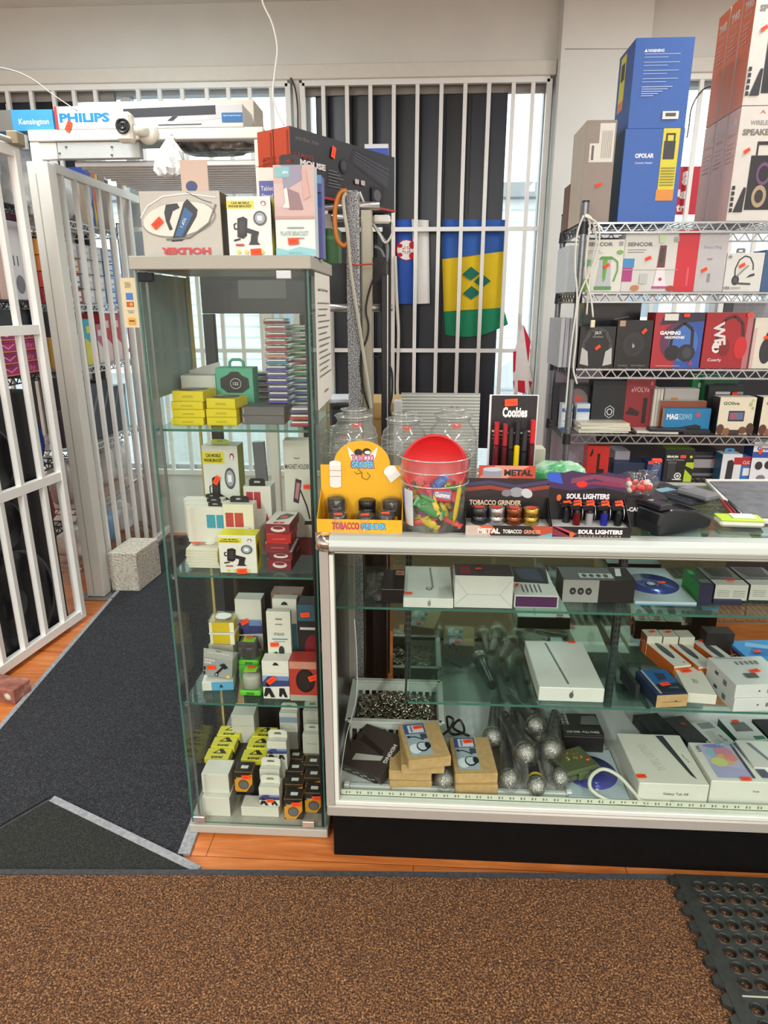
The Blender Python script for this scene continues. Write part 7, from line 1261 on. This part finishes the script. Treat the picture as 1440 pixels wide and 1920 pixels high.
gol = [('t', 'GOlive', .32, .84, .44, '#3a5a34', .09, 0, .03), ('r', .28, .36, .72, .64, '#2a2430'), ('r', .31, .40, .69, .60, '#5a6a8a'), ('r', .34, .44, .5, .56, '#a84a5a'), ('e', .1, .14, .11, .14, '#5a3a2c'), ('e', .28, .08, .11, .10, '#8a5a3c'), ('e', .72, .12, .11, .10, '#6a4430'), ('e', .92, .16, .11, .16, '#4a3026'), ('r', .36, .0, .64, .13, '#3a2c2a'), ('e', .85, .82, .04, .05, '#8fb46a'), ('e', .92, .72, .03, .04, '#8fb46a'), ('e', .9, .92, .03, .04, '#a8c48a')]
rk('tv_box', 'cream box with a small screen picture and green lettering on the fourth shelf', 'box', (1347, 1415, 745, 809), '#d8cfb8', 3, Y=2.715, d=.07, fm={'L': '#1c1c1f', 'T': '#e2dccc'}, art={'F': gol})
rk('tv_box', 'cream box matching the screen picture one, cut by the right edge', 'box', (1427, 1496, 745, 809), '#d8cfb8', 3, Y=2.715, d=.07, fm={'L': '#1c1c1f', 'T': '#e2dccc'}, art={'F': gol})
for i in range(5):
    carton('paper_pad', 'sheet pad, %s from the bottom of the white paper pile on the fourth shelf' % ORD[i], 'paper', (.20+.006*(i % 2), .12, .0075), ('#d8d3c4', '#cfc9b2', '#dedbd0')[i % 3], {}, (at(1130, 800, 2.74).x+.004*(i % 3), 2.72, ZR[3]+.0018+.0079*i), (1, -2, 3, -1, 4)[i], group='paper pile on the fourth shelf')
carton('paper_pad', 'loose white sheets lying flat right of the paper pile', 'paper', (.16, .12, .008), '#d3cfc4', {}, (at(1230, 800, 2.74).x, 2.715, ZR[3]+.0018), -6)
for i, (px, sz, rz) in enumerate(((1252, (.14, .06, .012), -4), (1306, (.11, .07, .016), 6))):
    carton('media_box', '%s flat black media player lying in front of the blue lettered box' % ('left', 'right')[i], 'device', sz, '#1b1c20', {}, (at(px, 800, 2.72).x, 2.71+.0*i, ZR[3]+.0018+(.0085 if i == 0 else 0)), rz, rough=.4)
for i, (px0, px1, Y_) in enumerate(((1052, 1073, 2.80), (1080, 1105, 2.80))):
    rk('leaflet_box', 'pale blue printed box at the left end of the fourth shelf, %s of two' % ('left', 'right')[i], 'box', (px0, px1, 757, 806), '#c9d0d9', 3, Y=Y_, d=.05, art={'F': [('r', .05, .68, 1, .82, '#2f6ab8'), ('r', .1, .2, .9, .6, '#d8dbe2'), ('r', .2, .3, .8, .34, '#8a9ac0'), ('r', .0, .0, 1, .08, '#2f6ab8')]})
# lowest visible shelf
rk('gadget_box', 'red box with a small black gadget picture at the left of the lowest shelf', 'box', (1101, 1142, 836, 884), '#c2241c', 4, Y=2.74, d=.07, fm={'R': '#1c1c1f', 'T': '#a83a30'}, art={'F': [('r', .46, .25, .58, .78, '#22140f'), ('r', .46, .2, .8, .34, '#22140f'), ('p', [(.1, .72), (.22, .95), (.26, .8), (.16, .68)], '#22140f'), ('r', .05, .0, .95, .03, '#d8564a')]})
rk('grey_box', 'pale mauve box beside the red gadget box on the lowest shelf', 'box', (1152, 1180, 846, 884), '#9a939c', 4, Y=2.80, d=.12, fm={'T': '#b4adb4'})
rk('flat_dark_box', 'flat dark blue box lying right of the red gadget box', 'box', (1150, 1225, 868, 888), '#1f2a44', 4, Y=2.74, d=.1, fm={'T': '#2a3450'})
rk('navy_box', 'upright navy box beside the green topped shaver box', 'box', (1212, 1240, 866, 910), '#233a70', 4, Y=2.72, d=.08, art={'F': [('r', .4, .55, .7, .6, '#8fa4cf'), ('r', .3, .45, .6, .48, '#8fa4cf')]}, stk=[('F', .2, .97, 0, 1.0)])
brn = [('t', 'BRAUN', .26, .78, .38, '#e2e2dc', .07, 0, .06), ('t', 'Series XT Precision', .36, .69, .6, '#b9b9b2'), ('r', .14, .12, .4, .62, '#33343a'), ('r', .12, .58, .42, .64, '#55565c'), ('e', .5, .22, .12, .1, '#dcdcd6'), ('e', .5, .22, .08, .07, '#2a2a2c'), ('e', .5, .22, .045, .04, '#dcdcd6'), ('r', .32, .1, .64, .13, '#cfcfc8'), ('p', [(.75, .62), (1, .62), (1, .42), (.72, .52)], '#a9c42e'), ('p', [(.72, .42), (.98, .22), (.98, .05), (.70, .05)], '#a9c42e'), ('e', .88, .78, .05, .04, '#c9c93a')]
rk('shaver_box', 'black and lime shaver box on the lowest shelf behind the terminal', 'box', (1244, 1299, 842, 918), '#131416', 4, Y=2.71, d=.14, fm={'T': '#6f8a24', 'L': '#3a3b3d'}, art={'F': brn}, stk=[('F', .6, .79, 0, 1.0)])
rk('printer', 'black and silver box with a red sticker right of the shaver box', 'printer', (1296, 1352, 847, 895), '#1f2024', 4, Y=2.80, d=.14, art={'F': [('r', 0, .4, 1, .72, '#a9a2a4'), ('r', 0, .8, 1, .86, '#55565c'), ('r', 0, .1, 1, .2, '#77787c')]}, stk=[('F', .78, .72, 0, 1.0)])
rk('trimmer_box', 'white box with a dark trimmer picture on the lowest shelf', 'box', (1352, 1389, 852, 905), '#d3d6d8', 4, Y=2.715, d=.07, fm={'L': '#2f6a8c', 'T': '#dcdcdc'}, art={'F': [('p', [(.25, .08), (.6, .05), (.62, .72), (.5, .82), (.28, .78)], '#23252a'), ('r', .6, .66, 1, .9, '#a8242c')]}, tab=('#4a8fc0', .5, .018, .5))
rk('trimmer_box', 'red and blue box beside the white trimmer box on the lowest shelf', 'box', (1388, 1412, 856, 905), '#2f6ab0', 4, Y=2.72, d=.06, art={'F': [('r', 0, .66, 1, 1, '#a8242c'), ('t', 'CLICK', .5, .78, .8, '#e8dcd8', .12), ('r', .2, .3, .8, .58, '#d8dce0')]})
rk('groomer_box', 'white and blue grooming box at the right edge of the lowest shelf', 'box', (1409, 1480, 830, 905), '#d8dbe0', 4, Y=2.712, d=.08, fm={'L': '#233a70'}, art={'F': [('t', 'Groomer', .42, .86, .66, '#2a4a80', .1, 0, .04), ('r', 0, .64, 1, .78, '#2a4f9c'), ('e', .2, .45, .1, .1, '#2a2b30'), ('e', .45, .47, .1, .1, '#2a2b30'), ('e', .3, .15, .12, .08, '#77787c'), ('r', .7, .0, 1, .4, '#3a3b40')]}, stk=[('F', .18, .80, 60, 1.0)])
# backing panels behind the rack
b = MB().box((RX+.28, 3.35, .0), (RX+1.6, 3.38, 1.40), M('#20222b', .5)); tag(b.build('backing_panel'), 'dark navy panel standing behind the lower right rack', 'panel')
b = MB().box((RX+.02, 3.30, .0), (RX+.275, 3.33, 1.42), M('#a99fae', .6)); tag(b.build('backing_panel'), 'pale mauve panel standing behind the left of the right rack', 'panel')
# cables hanging from the rack post
for i, pts in enumerate((((1098, 402), (1110, 412), (1118, 450), (1112, 480), (1104, 540), (1100, 590)), ((1098, 402), (1106, 420), (1100, 470), (1098, 520), (1108, 560), (1112, 595)), ((1096, 405), (1120, 420), (1123, 455), (1110, 500), (1085, 560), (1080, 640), (1075, 690), (1082, 720)), ((1094, 404), (1082, 440), (1078, 500), (1082, 560), (1072, 640), (1066, 700), (1060, 770)))):
    wire('white cable hanging down the right rack post, %s of four' % ORD[i], [at(x, y, RY-.025-.004*i) for x, y in pts], .0035, '#d8d8cf', 'cable', 'cable')
p = at(1112, 600, RY-.03); MB_ = MB().box((p.x-.008, p.y-.004, p.z-.028), (p.x+.008, p.y+.004, p.z), M('#dcd6b4', .4), .002); tag(MB_.build('cable_plug'), 'cream plug at the end of a cable on the rack post', 'plug')
wire('thin dark wire arching in the right window above the heater boxes', [at(x, y, WY-.06) for x, y in ((1345, 164), (1325, 164), (1308, 180), (1296, 205), (1292, 235), (1288, 258))], .004, '#2a2a2a')
# ================================================================== equipment between the tower and the window
EZ = 1.842; foam = noisemat('speckled_foam', [(.42, '#2c2d2f'), (.5, '#85868a'), (.58, '#c9cacc')], 320, .8, .3, 320, dist=.002)
x0, x1 = at(648, 400, 2.28).x, at(673, 400, 2.28).x; ex0, ex1 = -.33, at(722, 590, 2.30).x
t = thing('equipment_rack', 'tall metal equipment rack with a speckled foam wrapped post behind the tower', 'equipment rack', (x0, 2.28, 0)); ox, oy = x0, 2.28
MB().box((0, 0, 0), (x1-x0, .035, at(660, 356, 2.28).z), foam, .006).build('foam_wrapped_post', t)
q0, q1 = at(676, 420, 2.30).x, at(697, 420, 2.30).x; b = MB().box((q0-ox, .02, 0), (q1-ox, .06, at(686, 393, 2.30).z), M('#a09c8a', .4, .2), .002); b.box((q0-ox+.003, .0192, 0), (q0-ox+.005, .0199, 1.78), M('#6d6a5c', .5)); b.build('channel_post', t)
b0, b1 = at(715, 700, 2.30).x, at(728, 700, 2.30).x; b = MB().box((b0-ox, .02, .0), (b1-ox, .05, 1.62), M('#222328', .35, .3), .002); b.box((b1-ox-.004, .0185, 0), (b1-ox-.001, .0199, 1.62), SILVER); b.build('dark_post', t)
for z in (EZ, 1.53):
    for y in (2.325, 2.62): MB().tube([(ex0-ox-.04, y-oy, z-.013), (b1-ox-(.0 if z < 1.7 else .03), y-oy, z-.013)], .0125, M('#b9babb', .25, .8), 14).build('cross_tube', t)
for y in (2.36, 2.60): MB().box((ex0-ox-.035, y-oy, 0), (ex0-ox-.005, y-oy+.03, EZ-.001), SILVER, .002).build('left_leg', t)
MB().box((b1-ox-.034, 2.60-oy-.045, 0), (b1-ox-.004, 2.60-oy-.012, EZ-.027), M('#222328', .35, .3), .002).build('rear_leg', t)
# two keyboard boxes lying on edge across its top
al = math.atan2(.45, .29); L = .53
kb = [('t', 'xtrike me', .14, .86, .2, '#6a5a62', .07), ('p', [(.52, .70), (.56, .98), (.96, .84), (.93, .34)], '#24252c'), ('p', [(.545, .72), (.575, .92), (.94, .80), (.915, .42)], '#3a3b44')]+[('l', [(.55+.005*k, .74+.045*k), (.918+.006*k, .46+.08*k)], .0012, '#24252c') for k in range(5)]+[('t', 'MOUSE', .18, .50, .22, '#d8d4d4', .1, 0, .05), ('t', 'MOMOIRIS', .13, .24, .24, '#c9c4c4', .09, 0, .04), ('t', 'GAMING', .1, .6, .16, '#8a3a30', .07), ('e', .46, .6, .04, .12, '#1a1a20'), ('e', .46, .62, .025, .08, '#3c3d45')]+[('r', .31, .22+.05*k, .45-.03*(k % 3), .235+.05*k, '#6a666a') for k in range(6)]+[('r', .56, .36, .60, .44, '#b9aaa6'), ('r', .62, .36, .66, .44, '#b9aaa6'), ('r', .73, .12, .86, .38, '#15151a'), ('e', .79, .24, .04, .1, '#55565e'), ('r', .0, .0, 1, .04, '#a8352a')]
p = at(545, 300, 2.15); c_ = Vector((p.x, 2.15, 0))+Vector((math.cos(al), math.sin(al), 0))*L/2; nrm = Vector((-math.sin(al), math.cos(al), 0))
for i in range(2):
    q = c_+nrm*.068*i
    carton('keyboard_box', ('front', 'rear')[i]+' of two long black and orange keyboard boxes lying across the equipment rack', 'box', (L, .066, .178), '#26262b', {'F': kb if i == 0 else [], 'L': [('t', 'xtrike me', .5, .5, .5, '#7a2418', .5, 90), ('r', .8, .05, .9, .95, '#9c3420')]}, (q.x, q.y, EZ+.0005), math.degrees(al), fm={'L': '#c24a2a', 'R': '#a8352a', 'T': '#3a2a2a'}, stk=[('F', .36, .78, 75, 1.5)] if i == 0 else ())
pc('blue_box', 'small blue and white box behind the long keyboard boxes', 'box', (684, 728, 270, 392), '#2a4fb4', z=EZ+.0005, Y=2.615, d=.012, fm={'R': '#c9ccd4'}, art={'F': [('r', 0, .94, 1, 1, '#d8dbe2'), ('r', 0, 0, 1, .3, '#3a3f8a')]})
pc('black_case', 'black equipment case resting on the lower tubes of the equipment rack', 'case', (607, 655, 494, 556), '#17181c', z=1.5305, Y=2.35, d=.25, rough=.5)
zt_ = at(628, 494, 2.35).z
pc('green_box', 'green box standing on the black case beside the foam post', 'box', (600, 634, 428, 494), '#2f6a2c', z=zt_+.001, Y=2.42, d=.1, art={'F': [('r', .1, .7, .9, .8, '#4a8a3a')]})
pc('black_case', 'black case standing between the beige post and the red flag', 'case', (699, 724, 482, 556), '#15161a', z=1.5305, Y=2.37, d=.15, rough=.5)
# cables on the rack
wire('orange cable looped over the top of the foam post', [at(x, y, 2.262) for x, y in ((650, 358), (640, 360), (632, 376), (628, 400), (629, 430), (634, 452), (645, 461), (652, 455))], .0075, '#c9762a', 'cable', 'cable')
wire('thick beige cable running down in front of the foam post', [at(x, y, 2.255) for x, y in ((650, 362), (644, 372), (646, 400), (652, 440), (657, 500), (664, 550), (672, 600), (681, 660), (690, 720), (696, 768))], .006, '#b3b09f', 'cable', 'cable')
wire('thin black cable snaking down the beige post', [at(x, y, 2.285) for x, y in ((722, 484), (706, 512), (694, 540), (686, 580), (691, 610), (688, 635), (678, 660), (676, 690), (684, 740), (692, 766))], .0035, '#1a1a1c', 'cable', 'cable')
wire('red cord tied across the foam and beige posts', [at(x, y, 2.262) for x, y in ((655, 494), (668, 497), (685, 496), (700, 495))], .0025, '#c2342c', 'cord', 'cord')
t2 = at(715, 412, 2.36); a_ = MB().box((t2.x-.028, t2.y-.012, t2.z-.012), (t2.x+.03, t2.y+.012, t2.z+.014), M('#dcdad2', .4), .006); tag(a_.build('power_adapter'), 'white power adapter hanging beside the beige post', 'adapter')
wire('white lead of the power adapter curling up to the keyboard box', [at(x, y, 2.36) for x, y in ((733, 412), (738, 425), (732, 445), (722, 455), (712, 440), (700, 420), (690, 400), (680, 375), (674, 360))], .004, '#cfccc2', 'cable', 'cable')
wire('grey cable bundle hanging from the keyboard boxes', [at(x, y, 2.38) for x, y in ((700, 420), (716, 445), (726, 462), (724, 490), (715, 470), (702, 462))], .006, '#77787a', 'cable', 'cable')
wire('black arched hose at the back of the equipment rack', [at(x, y, 2.33) for x, y in ((700, 668), (715, 671), (728, 682), (735, 700), (735, 740), (730, 765), (735, 785))], .004, '#1c1c1e', 'cable', 'cable')
wire('white rope hanging along the window bar right of the rack', [at(x, y, WY-.04) for x, y in ((741, 480), (744, 560), (747, 620), (746, 680), (745, 730), (748, 756))], .010, '#d9d7cd', 'rope', 'rope')
# boxes low behind the jars
def floorbox(name, label, rect, Y, d, col, top=None, art=None, **k):
    return pc(name, label, 'box', rect, col, z=.001, Y=Y, d=d, art=art or {}, fm={'T': top} if top else None, **k)
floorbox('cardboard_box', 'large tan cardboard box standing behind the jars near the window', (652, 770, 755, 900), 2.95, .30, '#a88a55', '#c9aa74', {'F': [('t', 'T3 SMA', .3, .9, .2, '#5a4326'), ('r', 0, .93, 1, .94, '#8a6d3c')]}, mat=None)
o = carton('paper_stack', 'loose white papers lying on a black box beside the tower', 'paper', (.12, .16, .012), '#d3d6df', {}, (at(625, 750, 2.36).x, 2.42, 1.187), 6)
floorbox('black_box', 'tall black box standing under the white papers beside the tower', (604, 650, 769, 900), 2.40, .18, '#202126')
MB_ = MB(); xa_, xb_ = at(752, 800, 2.62).x, at(898, 800, 2.62).x; zt_ = at(825, 737, 2.62).z
MB_.box((xa_, 2.62, .0), (xb_, 2.626, zt_), M('#a8aaa2', .45, .1)); z_ = .8
while z_ < zt_-.004: MB_.box((xa_, 2.6165, z_), (xb_, 2.6199, z_+.005), M('#d6d8cf', .4)); z_ += .0125
tag(MB_.build('ribbed_panel'), 'pale ribbed plastic panel standing behind the glass jars', 'panel')
pc('white_box', 'small white box beside the ribbed panel behind the jars', 'box', (738, 753, 752, 900), '#d8d8d8', z=.001, Y=2.60, d=.05)
# black frame behind the tower and dark cabinets at floor level
FYY = 2.86; t = thing('display_stand', 'black display stand with a wide head panel behind the glass tower', 'stand', (at(392, 800, FYY).x, FYY, 0)); ox = t.location.x; m = M('#24262b', .4)
a0, a1 = at(383, 640, FYY).x-ox, at(404, 640, FYY).x-ox; a2 = at(582, 540, FYY).x-ox; zt1, zt0 = at(470, 503, FYY).z, at(470, 588, FYY).z
MB().box((a0, 0, 0), (a1, .03, zt0-.001), m, .003).build('side_post', t); MB().box((a2-.05, 0, 0), (a2, .03, zt0-.001), m, .003).build('side_post', t); MB().box((a0, 0, zt0), (a2, .03, zt1), m, .003).build('head_panel', t)
MB().box((a0+.16, -.0035, zt0+.06), (a2-.1, -.0005, zt1-.045), M('#5d6060', .5)).build('grey_strip', t)
bsx = at(490, 810, FYY).x-ox; MB().bar((bsx, .02, .42), (bsx-.02, .02, .95), .05, .03, M('#6d7078', .4)).build('brace', t)
t = thing('floor_speaker', 'black cabinet standing on the floor behind the glass tower', 'cabinet', (at(514, 1080, 2.02).x, 2.02, 0)); w_ = at(590, 1080, 2.02).x-at(440, 1080, 2.02).x; h_ = at(530, 1078, 2.02).z
MB().box((-w_/2, 0, 0), (w_/2, .26, h_), M('#17181b', .5, 0, .1), .012).build('cabinet', t); MB().box((-w_/2+.02, -.004, .03), (w_/2-.02, -.0005, h_-.04), M('#222327', .8)).build('front_panel', t)
t = thing('floor_cabinet', 'dark panelled cabinet behind the left end of the counter', 'cabinet', (at(672, 1200, 2.3).x, 2.30, 0)); w_ = at(710, 1200, 2.3).x-at(620, 1200, 2.3).x
MB().box((-w_/2, 0, 0), (w_/2, .3, .86), M('#101218', .7, 0, .1), .003).build('body', t); MB().box((w_/2-.075, -.006, .02), (w_/2-.068, -.0005, .84), M('#4a4d52', .3, .5)).build('edge_trim', t); MB().box((-w_/2+.02, -.005, .02), (w_/2-.09, -.0005, .84), M('#1b1e24', .55)).build('door', t)
# a few more boxes on the second level of the window side, seen through the tower
